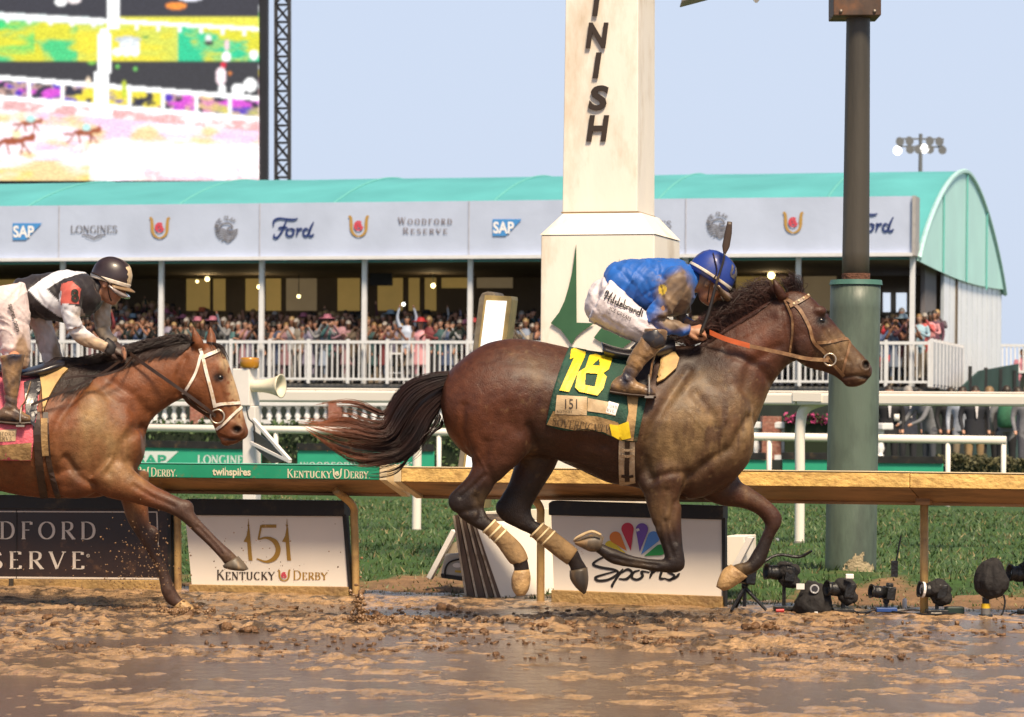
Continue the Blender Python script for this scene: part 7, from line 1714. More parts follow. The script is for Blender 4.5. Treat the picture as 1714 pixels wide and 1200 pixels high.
lp_ = blob(px, 1187, 508, 4, 2)[:, None]; c = c * (1 - lp_ * .5) + np.array([.25, .06, .05]) * lp_ * .5; set_col(me, c); me.materials.append(M_skin); SJ1 = Surf([me.copy()], YJ); link_mesh("body", me, J1)
mudj = np.array([.19, .12, .048])
def pblue(px, a):
    n2 = fbm(a * np.array([13, 13, 13]), 4, 205); c = np.array([.005, .095, .40]) * (.8 + .4 * fbm(a * 6, 3, 4)[:, None]); c = np.tile(c, (1, 1))
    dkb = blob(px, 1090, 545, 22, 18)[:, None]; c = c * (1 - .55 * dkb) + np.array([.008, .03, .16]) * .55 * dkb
    M = 1.5 * blob(px, 1118, 500, 26, 34) + 1.4 * blob(px, 1140, 480, 20, 34) + 1.1 * blob(px, 1128, 546, 30, 12) + .9 * blob(px, 1100, 535, 26, 12) + 1.2 * blob(px, 1145, 520, 16, 20) + .35 * blob(px, 1030, 480, 30, 26)
    k = np.clip(M * (.25 + 1.5 * n2) - .42, 0, .93)[:, None]; k2 = np.clip((vnoise(a * 70, 9) - .8) * 6, 0, .7)[:, None] * np.clip((px[:, :1] - 1060) / 60, 0, 1); k = np.maximum(k, k2)
    c = c * (1 - k) + mudj * (.5 + .9 * vnoise(a * 40, 6)[:, None]) * k
    yl_ = (blob(px, 1106, 487, 7, 9) > .4)[:, None] * .85; c = c * (1 - yl_) + np.array([.55, .38, .02]) * yl_
    return c
def sil1(mb):
    loft_px(mb, TOR, YJ, 28, 5); 
    loft_px(mb, UA, YJ, 20, 5, -.17); loft_px(mb, FA, YJ, 20, 5, -.145); loft_px(mb, FAR_U, YJ, 20, 5, .17); loft_px(mb, FAR_F, YJ, 20, 5, .145)
    mb.sphere(at(1128, 470, YJ) + V((0, -.15, 0)), (.075, .07, .08), 16, 10); mb.sphere(at(1136, 470, YJ) + V((0, .15, 0)), (.075, .07, .08), 16, 10)
    mb.tube([at(1140, 462, YJ), at(1164, 478, YJ)], [.085, .07], 16)
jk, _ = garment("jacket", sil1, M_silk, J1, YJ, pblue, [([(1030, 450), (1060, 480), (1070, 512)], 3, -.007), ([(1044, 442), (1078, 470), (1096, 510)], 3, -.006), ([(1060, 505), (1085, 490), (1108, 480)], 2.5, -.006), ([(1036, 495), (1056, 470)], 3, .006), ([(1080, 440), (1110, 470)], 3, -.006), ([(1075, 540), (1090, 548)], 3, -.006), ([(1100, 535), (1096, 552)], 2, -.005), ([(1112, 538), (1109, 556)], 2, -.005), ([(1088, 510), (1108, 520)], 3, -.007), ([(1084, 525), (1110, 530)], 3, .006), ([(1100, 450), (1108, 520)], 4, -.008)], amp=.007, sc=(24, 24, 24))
def pwhite(px, a):
    n2 = fbm(a * 12, 4, 305); c = np.array([.66, .60, .62]) * (.92 + .12 * fbm(a * 6, 2, 4)[:, None]); M = .8 * blob(px, 1085, 565, 20, 14) + .25 * blob(px, 1010, 545, 40, 14); k = np.clip(M * (.3 + 1.4 * n2) - .2, 0, .6)[:, None]
    return c * (1 - k) + mudj * 1.3 * k
def brc1(mb):
    loft_px(mb, HIP, YJ, 26, 5)
    for dy in (-.15, .15): loft_px(mb, THI, YJ, 24, 5, dy)
    loft_px(mb, [(1010, 464, 1000, 500, .15), (1024, 462, 1026, 508, .145), (1040, 470, 1044, 512, .13)], YJ, 24, 4)
brm, bme = garment("breeches", brc1, M_breech, J1, YJ, pwhite, [([(1068, 540), (1092, 556)], 2.5, -.006), ([(1062, 548), (1084, 566)], 2.5, .006), ([(1000, 530), (1040, 552)], 3, -.006), ([(990, 510), (1010, 535)], 3, -.005), ([(1020, 480), (1048, 520)], 3, -.006), ([(1012, 470), (1022, 490)], 3, -.005)], amp=.005)
SB1 = Surf([bme], YJ)
cdecal("lettering", fine(join2([in_quad(script(HILD, .02, [.018, .032, .026, .032, .018], asp=.36), [(1013, 483), (1078, 512), (1074, 536), (1008, 505)])])), mat("ink_black", (.015, .012, .01)), SB1, .010, brm)
cdecal("lettering", fine(in_quad(sans("ICE CREAM"), [(1022, 513), (1057, 531), (1054, 537), (1020, 519)])), MATS["ink_black"], SB1, .010, brm)
def pboot(dark):
    def fn(px, a):
        n2 = fbm(a * np.array([14, 14, 9]), 4, 405); c = np.tile(np.array([.02, .02, .035]), (len(a), 1)); M = np.clip(n2 * 2.4 - dark, 0, .95)[:, None]; return c * (1 - M) + np.array([.27, .155, .062]) * (.55 + .8 * vnoise(a * 35, 8)[:, None]) * M
    return fn
for dy in (-.29, .29):
    garment("boot", lambda mb: (loft_px(mb, SHI, YJ, 24, 5, dy), loft_px(mb, FOOT, YJ, 24, 5, dy)), M_boot, J1, YJ, pboot(.62), [([(1044, 612), (1064, 622)], 2, -.005), ([(1040, 624), (1060, 634)], 2, -.005), ([(1038, 634), (1056, 642)], 2, .004), ([(1056, 594), (1078, 604)], 2, -.004)], amp=.004, vox=.0075)
    b = MB(); loft_px(b, [(1018, 653, 1017, 659, .043), (1050, 658, 1050, 664, .048), (1094, 661, 1094, 667, .04)], YJ, 16, 4, dy); b.build("sole", M_leather, J1)
b = MB(); loft_px(b, [(1080, 553, 1106, 556, .055), (1073, 560, 1110, 570, .066), (1071, 570, 1108, 582, .066), (1076, 579, 1098, 588, .056)], YJ, 20, 4, -.295); b.build("knee_patch", M_saddle, J1, smooth=True)
for dy in (-.29, .29):
    c = at(1082, 655, YJ) + V((0, dy, 0)); b = MB(); b.tube([c + V((.0, math.cos(t_) * .06, .005 + (.105 * max(0, math.sin(t_))) - .02)) for t_ in np.linspace(-.4, math.pi + .4, 18)], .006, 8); b.bar(c + V((0, -.06, -.035)), c + V((0, .06, -.035)), .05, .012); b.build("stirrup", M_metal, h1, smooth=False)
    b = MB(); sl = [c + EZ * .085, at(1084, 636, YJ) + V((0, dy, 0)), at(1088, 610, YJ) + V((0, dy * .96, 0)), at(1094, 592, YJ) + V((0, dy * .7, 0))]; b.tube(sl, .011, 6, sub=4, flat=.35); b.build("stirrup_leather", M_tanleather, h1)
M_bluecap = mat("blue_cap", (.012, .04, .25), .5, var=.15, scale=10, dirt=(.10, .088, .085), dscale=7, damt=.45, coat=.15)
fw, up_ = V((.84, 0, -.54)), V((.54, 0, .84))
hm, hq = helmet(J1, at(1190, 461, YJ), fw, up_, 1.04, M_bluecap, mat("cap_band", (.66, .6, .5), .5, dirt=(.3, .2, .1), dscale=9), (-.012, .004), mat("cap_peak", (.2, .15, .13), .4, var=.3), YJ)
helmet_mud(hm, hq, mat("helmet_grime", (.11, .095, .09), .6, var=.4, scale=30), (-1.0, .9), 12, .30)
for sg in (1, -1):
    b = MB(); b.tube([hq(.02, sg * .112, -.02), hq(.012, sg * .1135, .03), hq(-.03, sg * .1, .075), hq(-.06, sg * .07, .105)], .007, 8, sub=4, flat=.5); b.build("goggle_strap", M_leather, hm)
    b = MB(); b.tube([hq(.01, sg * .104, -.03), hq(.03, sg * .092, -.075), hq(.055, sg * .06, -.125), hq(.065, 0, -.14)], .0075, 8, sub=4, flat=.5); b.build("chin_strap", M_leather, hm)
b = MB(); b.tube([hq(.06, -.112, -.035), hq(.105, -.085, -.055), hq(.14, -.045, -.065), hq(.15, 0, -.066), hq(.14, .045, -.065), hq(.105, .085, -.055), hq(.06, .112, -.035)], [.012, .024, .027, .02, .027, .024, .012], 12, sub=4, flat=.6); b.build("goggles", mat("muddy_goggles", (.13, .085, .045), .3, var=.4, scale=30, coat=.6), hm, smooth=True)
b = MB(); b.tube([hq(-.06, -.09, -.03), hq(-.05, -.085, -.08), hq(-.02, -.08, -.14), hq(-.01, -.06, -.19)], [.03, .028, .02, .012], 10, sub=3); b.build("neck_cloth", mat("blue_neckcloth", (.015, .07, .36), .5, var=.3), J1, smooth=True)
wh_ = thing("riding_whip", "long dark whip held upright in the leading jockey's hand", "whip", at(1180, 550, YJ - .14))
b = MB(); b.tube([at(1172, 560, YJ - .15), at(1186, 524, YJ - .15), at(1198, 478, YJ - .15), at(1210, 440, YJ - .15), at(1213, 424, YJ - .15)], [.012, .0115, .008, .0065, .006], 10, sub=3); b.build("shaft", mat("whip_black", (.02, .016, .014), .4, var=.3, dirt=(.16, .1, .05), dscale=9, damt=.2), wh_, smooth=True)
b = MB(); b.tube([at(1212.5, 426, YJ - .15), at(1215, 412, YJ - .15), at(1219, 390, YJ - .15), at(1221.5, 371, YJ - .15)], [.006, .022, .021, .014], 12, sub=3, flat=.3, ref=(0, 1, 0)); b.build("flap", mat("whip_flap", (.05, .028, .016), .5, var=.4), wh_, smooth=True)

# ---- second jockey
J2 = thing("person", "jockey in black and white silks standing in the stirrups of the second horse", "jockey", at(40, 690, Y2))
YK = Y2
TOR2 = [(22, 474, 56, 534, .15), (30, 468, 66, 532, .165), (56, 461, 88, 536, .17), (84, 456, 114, 538, .175), (112, 454, 142, 532, .185), (138, 457, 164, 518, .175), (156, 468, 172, 506, .12)]
UA2 = [(110, 492, 148, 480, .058), (108, 514, 143, 512, .054), (112, 534, 142, 534, .05), (120, 556, 146, 548, .047)]
FA2 = [(119, 552, 147, 546, .047), (132, 572, 153, 555, .044), (150, 582, 166, 564, .039), (166, 586, 178, 570, .033), (180, 590, 189, 574, .03)]
FU2 = [(150, 498, 178, 492, .054), (150, 516, 180, 514, .05), (151, 534, 178, 534, .046), (156, 554, 178, 550, .042)]
FF2 = [(156, 550, 178, 546, .042), (164, 566, 184, 558, .038), (178, 580, 192, 568, .033), (190, 590, 200, 576, .028)]
HIP2 = [(26, 474, -26, 500, .13), (34, 492, -22, 530, .155), (50, 520, -6, 552, .15)]
TH2 = [(48, 476, -8, 486, .07), (54, 505, -14, 512, .112), (57, 535, -5, 545, .10), (58, 568, 6, 575, .085), (58, 592, 14, 596, .075), (56, 606, 15, 610, .07), (53, 616, 18, 619, .056)]
TF2 = [(58, 478, 16, 490, .07), (66, 505, 24, 520, .108), (76, 530, 44, 545, .095), (84, 560, 54, 572, .08), (94, 585, 62, 594, .07), (102, 606, 70, 620, .06)]
SH2 = [(56, 594, 14, 598, .064), (53, 606, 16, 610, .059), (49, 625, 18, 625, .056), (45, 650, 20, 652, .05), (43, 670, 22, 672, .046), (42, 682, 20, 686, .046)]
FT2 = [(14, 688, 10, 702, .036), (24, 680, 22, 704, .042), (40, 682, 39, 706, .044), (54, 692, 54, 706, .044), (64, 698, 64, 706, .03)]
def body2(mb):
    loft_px(mb, sc_st(TOR2, .9), YK, 24, 4); loft_px(mb, sc_st(HIP2, .86), YK, 20, 4)
    loft_px(mb, sc_st(UA2, .84), YK, 16, 4, -.18); loft_px(mb, sc_st(FA2, .84), YK, 16, 4, -.15); loft_px(mb, sc_st(FU2, .84), YK, 16, 4, .16); loft_px(mb, sc_st(FF2, .84), YK, 16, 4, .13)
    loft_px(mb, sc_st(TH2, .84), YK, 16, 4, -.175); loft_px(mb, sc_st(TF2, .84), YK, 16, 4, .175); loft_px(mb, sc_st(SH2, .84), YK, 16, 4, -.30); loft_px(mb, sc_st(FT2, .82), YK, 16, 4, -.30)
    mb.tube([at(36, 590, YK) + V((0, -.18, 0)), at(34, 606, YK) + V((0, -.3, 0))], .036, 12)
    loft_px(mb, sc_st(sh2(SH2, 36, 8), .84), YK, 16, 4, .3); loft_px(mb, sc_st(sh2(FT2, 36, 8), .82), YK, 16, 4, .3); mb.tube([at(84, 600, YK) + V((0, .18, 0)), at(74, 616, YK) + V((0, .3, 0))], .036, 12)
    mb.tube([at(150, 486, YK), at(166, 486, YK), at(178, 480, YK)], [.07, .058, .06], 14, sub=3)
    head(mb, at(186, 470, YK), V((.90, -.06, -.43)), V((.43, 0, .90)), 1.0)
    hand(mb, at(182, 581, YK - .12), V((.93, .1, -.3)), V((.25, -.6, .75)), 1.02, .8, 1); hand(mb, at(193, 582, YK + .1), V((.93, -.1, -.3)), V((.25, .6, .75)), 1.02, .85, -1)
mb = MB(); body2(mb); me = remesh(mb, .0058, 2); a = coords(me); px = to_px(a, YK); n = fbm(a * 30, 3, 5)[:, None]; c = np.array([.44, .20, .11]) * (.75 + .5 * n)
gl = np.clip((px[:, 1] - 568) / 4, 0, 1)[:, None] * np.clip((214 - px[:, 0]) / 6 + (fbm(a * 50, 2, 3) > .5), 0, 1)[:, None] * (px[:, :1] > 176); c = c * (1 - .9 * gl) + np.array([.018, .014, .013]) * .9 * gl
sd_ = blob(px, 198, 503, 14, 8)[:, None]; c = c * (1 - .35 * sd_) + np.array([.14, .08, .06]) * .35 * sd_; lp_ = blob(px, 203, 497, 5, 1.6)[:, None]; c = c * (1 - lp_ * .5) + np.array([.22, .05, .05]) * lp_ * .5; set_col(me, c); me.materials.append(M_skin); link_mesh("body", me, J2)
def psilk2(px, a):
    n2 = fbm(a * 12, 4, 215); c = np.tile(np.array([.016, .011, .013]), (len(a), 1)); wt = np.array([.68, .69, .74])
    x, y = px[:, 0], px[:, 1]
    cx, cy = 105, 498                               # white hollow diamond on the flank of the silks
    big_ = np.zeros(len(a), bool)
    def inpoly(poly):
        r = np.zeros(len(a), bool); j = len(poly) - 1
        for i in range(len(poly)):
            (xi, yi), (xj, yj) = poly[i], poly[j]; r ^= ((yi > y) != (yj > y)) & (x < (xj - xi) * (y - yi) / (yj - yi + 1e-9) + xi); j = i
        return r
    w_ = inpoly([(99, 450), (54, 487), (74, 508), (104, 532), (116, 532), (110, 511), (86, 485), (112, 469), (150, 455), (148, 450)]) & (a[:, 1] < YK + .1)
    c[w_] = wt
    sl = inpoly([(107, 508), (142, 516), (150, 545), (192, 570), (190, 600), (130, 582), (112, 552)]) & (a[:, 1] < YK - .05); c[sl] = wt * .97
    fs = (a[:, 1] > YK + .06) & (y > 500) & (x > 148); c[fs] = np.array([.6, .55, .48])
    M = sl * (1.3 * blob(px, 150, 575, 40, 16) + .9 * blob(px, 140, 530, 14, 30) + .9 * blob(px, 175, 582, 20, 14)) + fs * 1.1 + .35 * blob(px, 150, 510, 20, 20)
    k = np.clip(M * (.3 + 1.5 * n2) - .42, 0, .85)[:, None]; c = c * (1 - k) + np.array([.33, .20, .085]) * (.6 + .8 * vnoise(a * 40, 6)[:, None]) * k
    rd = inpoly([(110, 478), (128, 472), (144, 486), (140, 510), (108, 512)]) & (a[:, 1] < YK - .12); c[rd] = np.array([.52, .10, .075]); ws_ = inpoly([(106, 494), (112, 488), (110, 514), (106, 512)]) & (a[:, 1] < YK - .12); c[ws_] = wt
    return c
def sil2(mb):
    loft_px(mb, TOR2, YK, 28, 5); loft_px(mb, UA2, YK, 20, 5, -.18); loft_px(mb, FA2, YK, 20, 5, -.15); loft_px(mb, FU2, YK, 20, 5, .16); loft_px(mb, FF2[:-1], YK, 20, 5, .13)
    mb.sphere(at(128, 492, YK) + V((0, -.16, 0)), (.078, .07, .085), 16, 10); mb.sphere(at(150, 490, YK) + V((0, .15, 0)), (.075, .07, .08), 16, 10); mb.tube([at(150, 480, YK), at(168, 486, YK)], [.08, .066], 16)
jk2, jm2 = garment("jacket", sil2, M_silk, J2, YK, psilk2, [([(60, 480), (90, 520)], 3, -.006), ([(90, 470), (110, 500)], 3, -.006), ([(120, 520), (140, 532)], 2.5, -.006), ([(122, 548), (146, 552)], 2.5, -.007), ([(130, 560), (150, 560)], 2.5, .006), ([(150, 572), (160, 582)], 2, -.005), ([(106, 470), (102, 528)], 4, -.007), ([(40, 480), (66, 528)], 3, -.006)], vox=.0085)
SJ2 = Surf([jm2], YK)
cdecal("arm_number", fine(in_quad(sans("8", .04), [(118, 484), (131, 483), (133, 505), (120, 506)]), 2), mat("number_dark", (.03, .03, .022), .5, var=0), SJ2, .006, jk2)
def pw2(px, a):
    n2 = fbm(a * 12, 4, 315); c = np.array([.70, .58, .56]) * (.92 + .12 * fbm(a * 6, 2, 4)[:, None]); M = 1.5 * blob(px, 48, 590, 14, 40) * (px[:, 0] > 34) + 1.5 * blob(px, 92, 590, 12, 40) + .35 * blob(px, 30, 605, 30, 14); k = np.clip(M * (.4 + 1.5 * n2) - .45, 0, .85)[:, None]
    return c * (1 - k) + np.array([.27, .155, .062]) * k
def brc2(mb): loft_px(mb, HIP2, YK, 26, 5); loft_px(mb, TH2, YK, 24, 5, -.175); loft_px(mb, TF2, YK, 24, 5, .175)
br2, bm2 = garment("breeches", brc2, M_breech, J2, YK, pw2, [([(20, 590), (56, 600)], 2.5, -.006), ([(18, 580), (50, 588)], 2.5, .005), ([(30, 530), (56, 545)], 3, -.006), ([(-10, 520), (20, 550)], 3, -.005), ([(66, 590), (96, 596)], 2.5, -.005)])
cdecal("lettering", fine(in_quad(sans("spires.com", .015), [(21, 507), (35, 553), (25, 557), (11, 511)]), 2), MATS["ink_black"], Surf([bm2], YK), .013, br2)
for dy, off in ((-.30, 0), (.30, 36)):
    garment("boot", lambda mb: (loft_px(mb, sh2(SH2, off, off * .2), YK, 24, 5, dy), loft_px(mb, sh2(FT2, off, off * .2), YK, 24, 5, dy)), M_boot, J2, YK, pboot(.66), [([(20, 660), (44, 668)], 2, -.004), ([(20, 674), (44, 680)], 2, -.005)], amp=.004, vox=.0075)
    b = MB(); loft_px(b, [(9 + off, 702, 9 + off, 709, .044), (40 + off, 705, 40 + off, 712, .049), (66 + off, 704, 66 + off, 711, .038)], YK, 16, 4, dy); b.build("sole", M_leather, J2)
    c = at(50 + off, 703, YK) + V((0, dy, 0)); b = MB(); b.tube([c + V((0, math.cos(t_) * .06, .005 + (.105 * max(0, math.sin(t_))) - .02)) for t_ in np.linspace(-.4, math.pi + .4, 18)], .006, 8); b.bar(c + V((0, -.06, -.035)), c + V((0, .06, -.035)), .05, .012); b.build("stirrup", M_metal, h2)
    b = MB(); b.tube([c + EZ * .085, at(56 + off, 670, YK) + V((0, dy, 0)), at(62, 640, YK) + V((0, dy * .8, 0))], .011, 6, sub=4, flat=.35); b.build("stirrup_leather", M_tanleather, h2)
fw, up_ = V((.96, -.06, -.27)), V((.27, 0, .96))
hm2, hq2 = helmet(J2, at(186, 466, YK), fw, up_, .93, mat("black_cap", (.03, .018, .019), .4, var=.25, scale=12, coat=.2, dirt=(.3, .2, .1), dscale=3, damt=-.1), mat("white_cap_band", (.7, .64, .56), .5, dirt=(.5, .34, .16), dscale=7), (-.03, -.004), mat("muddy_peak", (.26, .16, .08), .45, var=.4), YK)
b = MB(); b.tube([hq2(.02, -.106, -.05), hq2(.072, -.092, -.074), hq2(.116, -.05, -.085), hq2(.128, 0, -.082), hq2(.116, .05, -.085), hq2(.072, .092, -.074), hq2(.02, .106, -.05)], [.012, .026, .03, .02, .03, .026, .012], 12, sub=4, flat=.55); b.build("goggles", mat("smoked_goggles", (.27, .22, .2), .15, var=.4, scale=25, coat=1), hm2, smooth=True)
helmet_mud(hm2, hq2, mat("helmet_pale_mud", (.50, .38, .24), .5, var=.35, scale=30), (-.75, .75), 23, .36)
b = MB()
for a_ in (-.5, .5):
    b.tube([hq2(.131 * math.cos(t_), (.104 * math.sin(a_)) * (1 - .0 * t_) * max(0, math.sin(t_)) ** .0 if False else .05 * math.sin(a_) * 2 * math.sin(t_), .012 + .128 * math.sin(t_)) for t_ in np.linspace(.05, 3.09, 24)], .0025, 6)
b.build("seams", mat("cap_seam", (.09, .06, .055), .5), hm2)
for sg in (1, -1):
    b = MB(); b.tube([hq2(.01, sg * .104, -.03), hq2(.02, sg * .092, -.075), hq2(.045, sg * .06, -.13), hq2(.055, 0, -.145)], .0075, 8, sub=4, flat=.5); b.build("chin_strap", M_leather, hm2)
    b = MB(); b.tube([hq2(.03, sg * .108, -.035), hq2(-.04, sg * .106, -.01), hq2(-.11, sg * .07, .0), hq2(-.133, 0, .002)], .008, 8, sub=4, flat=.5); b.build("goggle_strap", M_leather, hm2)
b = MB(); b.tube([at(175, 572, YK - .13), at(186, 582, YK - .13), at(180, 592, YK - .13)], [.034, .035, .034], 14, sub=3); b.build("glove_cuff", mat("glove_black", (.018, .014, .013), .6, var=.3), J2, smooth=True)
# ------------------------------------------------------------------ people in the background
def rand_ramp(name, cols, rough=.7):
    m = bpy.data.materials.new(name); m.use_nodes = True; N, L = m.node_tree.nodes, m.node_tree.links
    oi = N.new("ShaderNodeObjectInfo"); cr = N.new("ShaderNodeValToRGB"); cr.color_ramp.interpolation = 'CONSTANT'
    e = cr.color_ramp.elements; e[0].position = 0; e[0].color = (*cols[0], 1); e[1].position = 1 / len(cols); e[1].color = (*cols[1], 1)
    for i in range(2, len(cols)): q = e.new(i / len(cols)); q.color = (*cols[i], 1)
    L.new(oi.outputs["Random"], cr.inputs[0]); L.new(cr.outputs[0], N["Principled BSDF"].inputs["Base Color"]); N["Principled BSDF"].inputs["Roughness"].default_value = rough
    return m
M_top = mat("crowd_top", None, .75, objcol=True, var=.12, scale=9)
M_trs = rand_ramp("crowd_trousers", [(.02, .022, .03), (.03, .035, .06), (.25, .2, .14), (.012, .012, .014), (.4, .38, .36), (.06, .065, .09), (.02, .02, .024)])
M_skn = rand_ramp("crowd_skin", [(.36, .18, .115), (.29, .135, .08), (.38, .21, .145), (.09, .042, .024), (.32, .155, .1), (.18, .08, .048)], .5)
M_hr = rand_ramp("crowd_hair", [(.02, .013, .01), (.06, .03, .015), (.2, .12, .05), (.012, .01, .01), (.28, .26, .24), (.09, .04, .02), (.3, .2, .09)], .5)
M_hat = mat("crowd_hat", None, .6, objcol=True, var=.08)
def person_mesh(pose, dress=False, vox=.026, jacket=False):
    caps = []
    mb = MB()
    def cap(tag_, pts, rr, n=10, flat=1.0, ref=None):
        mb.tube(pts, rr, n, sub=3, flat=flat, ref=ref)
        P = catmull([tuple(p) for p in pts], 3); r_ = np.interp(np.linspace(0, 1, len(P)), np.linspace(0, 1, len(rr)), rr); caps.append((tag_, P, r_))
    lean = {'lean': .35}.get(pose, 0)
    sp = lambda z: -lean * max(0, z - .95)
    for sg in (-1, 1):
        if dress: pass
        cap(1, [V((sg * .09, 0, .9)), V((sg * .1, -.01, .5)), V((sg * .11, .01, .08))], [.092, .065, .046]); cap(1, [V((sg * .11, .03, .05)), V((sg * .12, -.12, .035))], [.045, .035])
        sh = V((sg * .19, sp(1.42), 1.42 - lean * .12))
        if pose == 'arms_up': el, wr = V((sg * .26, -.06, 1.66)), V((sg * .2, -.12, 1.93))
        elif pose == 'phone': el, wr = V((sg * .25, -.2, 1.25)), V((sg * .07, -.3, 1.52))
        elif pose == 'clap': el, wr = V((sg * .26, -.06, 1.16)), V((sg * .05, -.28, 1.24))
        elif pose == 'one_up': el, wr = (V((.28, -.08, 1.58)), V((.26, -.16, 1.84))) if sg > 0 else (V((-.26, 0, 1.16)), V((-.25, -.12, .95)))
        elif pose == 'lean': el, wr = V((sg * .24, -.36, 1.1)), V((sg * .2, -.56, 1.0))
        else: el, wr = V((sg * .25, .02, 1.14)), V((sg * .23, -.1, .9))
        cap(0 if not dress else 2, [sh, el, wr], [.062, .046, .034], 8); cap(2, [wr, wr + (wr - el).normalized() * .1], [.034, .03], 8)
    cap(0, [V((0, 0, .86 if not dress else .5)), V((0, sp(1.1), 1.1)), V((0, sp(1.3), 1.3 - lean * .08)), V((0, sp(1.47), 1.46 - lean * .12))], [.165 if not dress else .24, .15, .18, .1], 16, .68, V((0, 1, 0)))
    hz = 1.62 - lean * .2; hy = sp(1.62) - .02
    cap(2, [V((0, sp(1.44), 1.42 - lean * .1)), V((0, hy, hz - .05))], [.055, .055], 8)
    mb.sphere(V((0, hy, hz)), (.078, .1, .115), 12, 9); mb.sphere(V((0, hy - .1, hz - .02)), (.016, .02, .022), 6, 4); mb.sphere(V((0, hy - .05, hz - .075)), (.05, .045, .045), 8, 6)
    mb.sphere(V((0, hy + .02, hz + .02)), (.09, .105, .115), 12, 8)
    if dress: mb.sphere(V((0, hy + .06, hz - .08)), (.09, .06, .15), 10, 8)
    me = remesh(mb, vox, 2)
    for m in (M_top, M_trs, M_skn, M_hr): me.materials.append(m)
    for p in me.polygons:
        c = p.center
        if (c - V((0, hy, hz))).length < .17 and c.z > hz - .2:
            front = c.y < hy - .035 and c.z < hz + .02
            p.material_index = 2 if (front or c.z < hz - .1) and not (dress and c.y > hy + .02) else 3
            continue
        best = 1e9
        for tg, P, r_ in caps:
            d = (np.sqrt(((P - np.array(c)) ** 2).sum(1)) - r_).min()
            if d < best: best = d; p.material_index = tg
        if dress and .48 < c.z < 1.42 and p.material_index == 1: p.material_index = 0 if c.z > .55 else 2
    return me
def hat_mesh(kind):
    b = MB(); ring = lambda r_, z, k=1: [V((r_ * math.cos(a), r_ * math.sin(a) * k, z)) for a in np.linspace(0, 6.283, 16, endpoint=False)]
    if kind == 'wide': b.rings([ring(.10, .0), ring(.24, -.015), ring(.245, -.005), ring(.11, .02), ring(.1, .09), ring(.06, .11)])
    else: b.rings([ring(.105, .0), ring(.16, -.01), ring(.16, 0), ring(.105, .015), ring(.1, .1), ring(.05, .115)])
    return b.mesh("hat", M_hat, True)
POSES = ['stand', 'phone', 'clap', 'one_up', 'arms_up']
protos = {(p, d): person_mesh(p, d) for p in POSES for d in (False, True)}
HATS = {k: hat_mesh(k) for k in ('wide', 'small')}
TOPS = [("white shirt", (.55, .56, .60)), ("pale blue shirt", (.30, .40, .60)), ("pink top", (.60, .27, .34)), ("navy jacket", (.02, .028, .07)), ("black jacket", (.014, .014, .016)), ("red top", (.46, .03, .05)), ("grey jacket", (.17, .18, .2)),
        ("lavender shirt", (.38, .33, .52)), ("maroon jacket", (.12, .022, .04)), ("blue jacket", (.08, .15, .36)), ("cream top", (.52, .44, .34)), ("teal top", (.04, .2, .22)), ("tan jacket", (.28, .19, .11)), ("dark green jacket", (.02, .05, .04))]
rp_ = random.Random(5)
n_p = 0
def spectator(label, loc, pose, dress, col, face, hat=None, hatcol=None, group="spectators on the marquee deck", scale=1.0, cat="spectator"):
    o = bpy.data.objects.new("person", protos[(pose, dress)]); COL.objects.link(o); o.location = loc; o.rotation_euler = (0, 0, face); o.scale = (scale,) * 3; o.color = (*col, 1); ORI[o.name] = V(loc)
    tag(o, label, cat, group)
    if hat:
        hh = bpy.data.objects.new("hat", HATS[hat]); COL.objects.link(hh); hh.parent = o; hh.location = (0, -.01, 1.70); hh.color = (*[.6 * q for q in hatcol], 1)
    return o
bays = [(105, "leftmost bay"), (270, "behind second jockey"), (438, "beneath round grey mark"), (610, "beneath script sign"), (787, "beside the television"), (905, "left of cream pillar"), (1147, "right of cream pillar"), (1340, "above leading horse's mane"), (1535, "right of green pole")]
rows = ["front row", "second row", "third row", "fourth row", "back row"]
HATN = [("red", (.5, .03, .04)), ("white", (.6, .6, .6)), ("orange", (.6, .14, .05)), ("black", (.015, .015, .015)), ("pale blue", (.35, .5, .62)), ("tan", (.4, .3, .18)), ("pink", (.6, .2, .3))]
for ri, (v_, step) in enumerate(((.35, 9.2), (1.1, 9.8), (2.0, 10.6), (3.0, 11.5), (4.2, 12.5))):
    x = -30 + ri * 4
    pl_ = tplane(v_)
    while x < 1522:
        x += step * rp_.uniform(.75, 1.35) * (1.35 if x > 1130 else 1) * (1.6 if ri == 4 else 1)
        if 925 < x < 1135 and rp_.random() < .85: continue
        if abs(x - 681) < 9 and ri == 0 or abs(x - 704) < 9 and ri == 0 or n_p >= 285: continue
        p = pl_(x, 600); dz = [0, .24, .52, .80, 1.08][ri]
        tn, tc_ = rp_.choice(TOPS); pose = rp_.choices(POSES[:4], (5, 5, 3, 1))[0]; dr = rp_.random() < .36
        ht = rp_.random() < .11; hn, hc = rp_.choice(HATN); bay = next((b_ for lim, b_ in bays if x < lim), bays[-1][1])
        kq = rp_.uniform(.28, .7); lab = f"spectator in {tn}" + (f" and {hn} hat" if ht else {'stand': '', 'phone': ' holding hands to face', 'clap': ' clapping', 'one_up': ' with one arm raised'}[pose]) + f", {rows[ri]}, {bay}"
        spectator(lab, V((p.x, p.y, ZD + dz)), pose, dr, tuple((.75 * q + .25 * sum(tc_) / 3) * kq for q in tc_), rp_.gauss(-.15, .3), (rp_.choice(['wide', 'small']) if ht else None), hc, scale=rp_.uniform(.93, 1.06)); n_p += 1
p = tplane(.3)(681, 600); cheer = spectator("cheering spectator in pale blue shirt with both arms up and a phone light", V((p.x, p.y, ZD + .12)), 'arms_up', False, (.45, .52, .66), -.1)
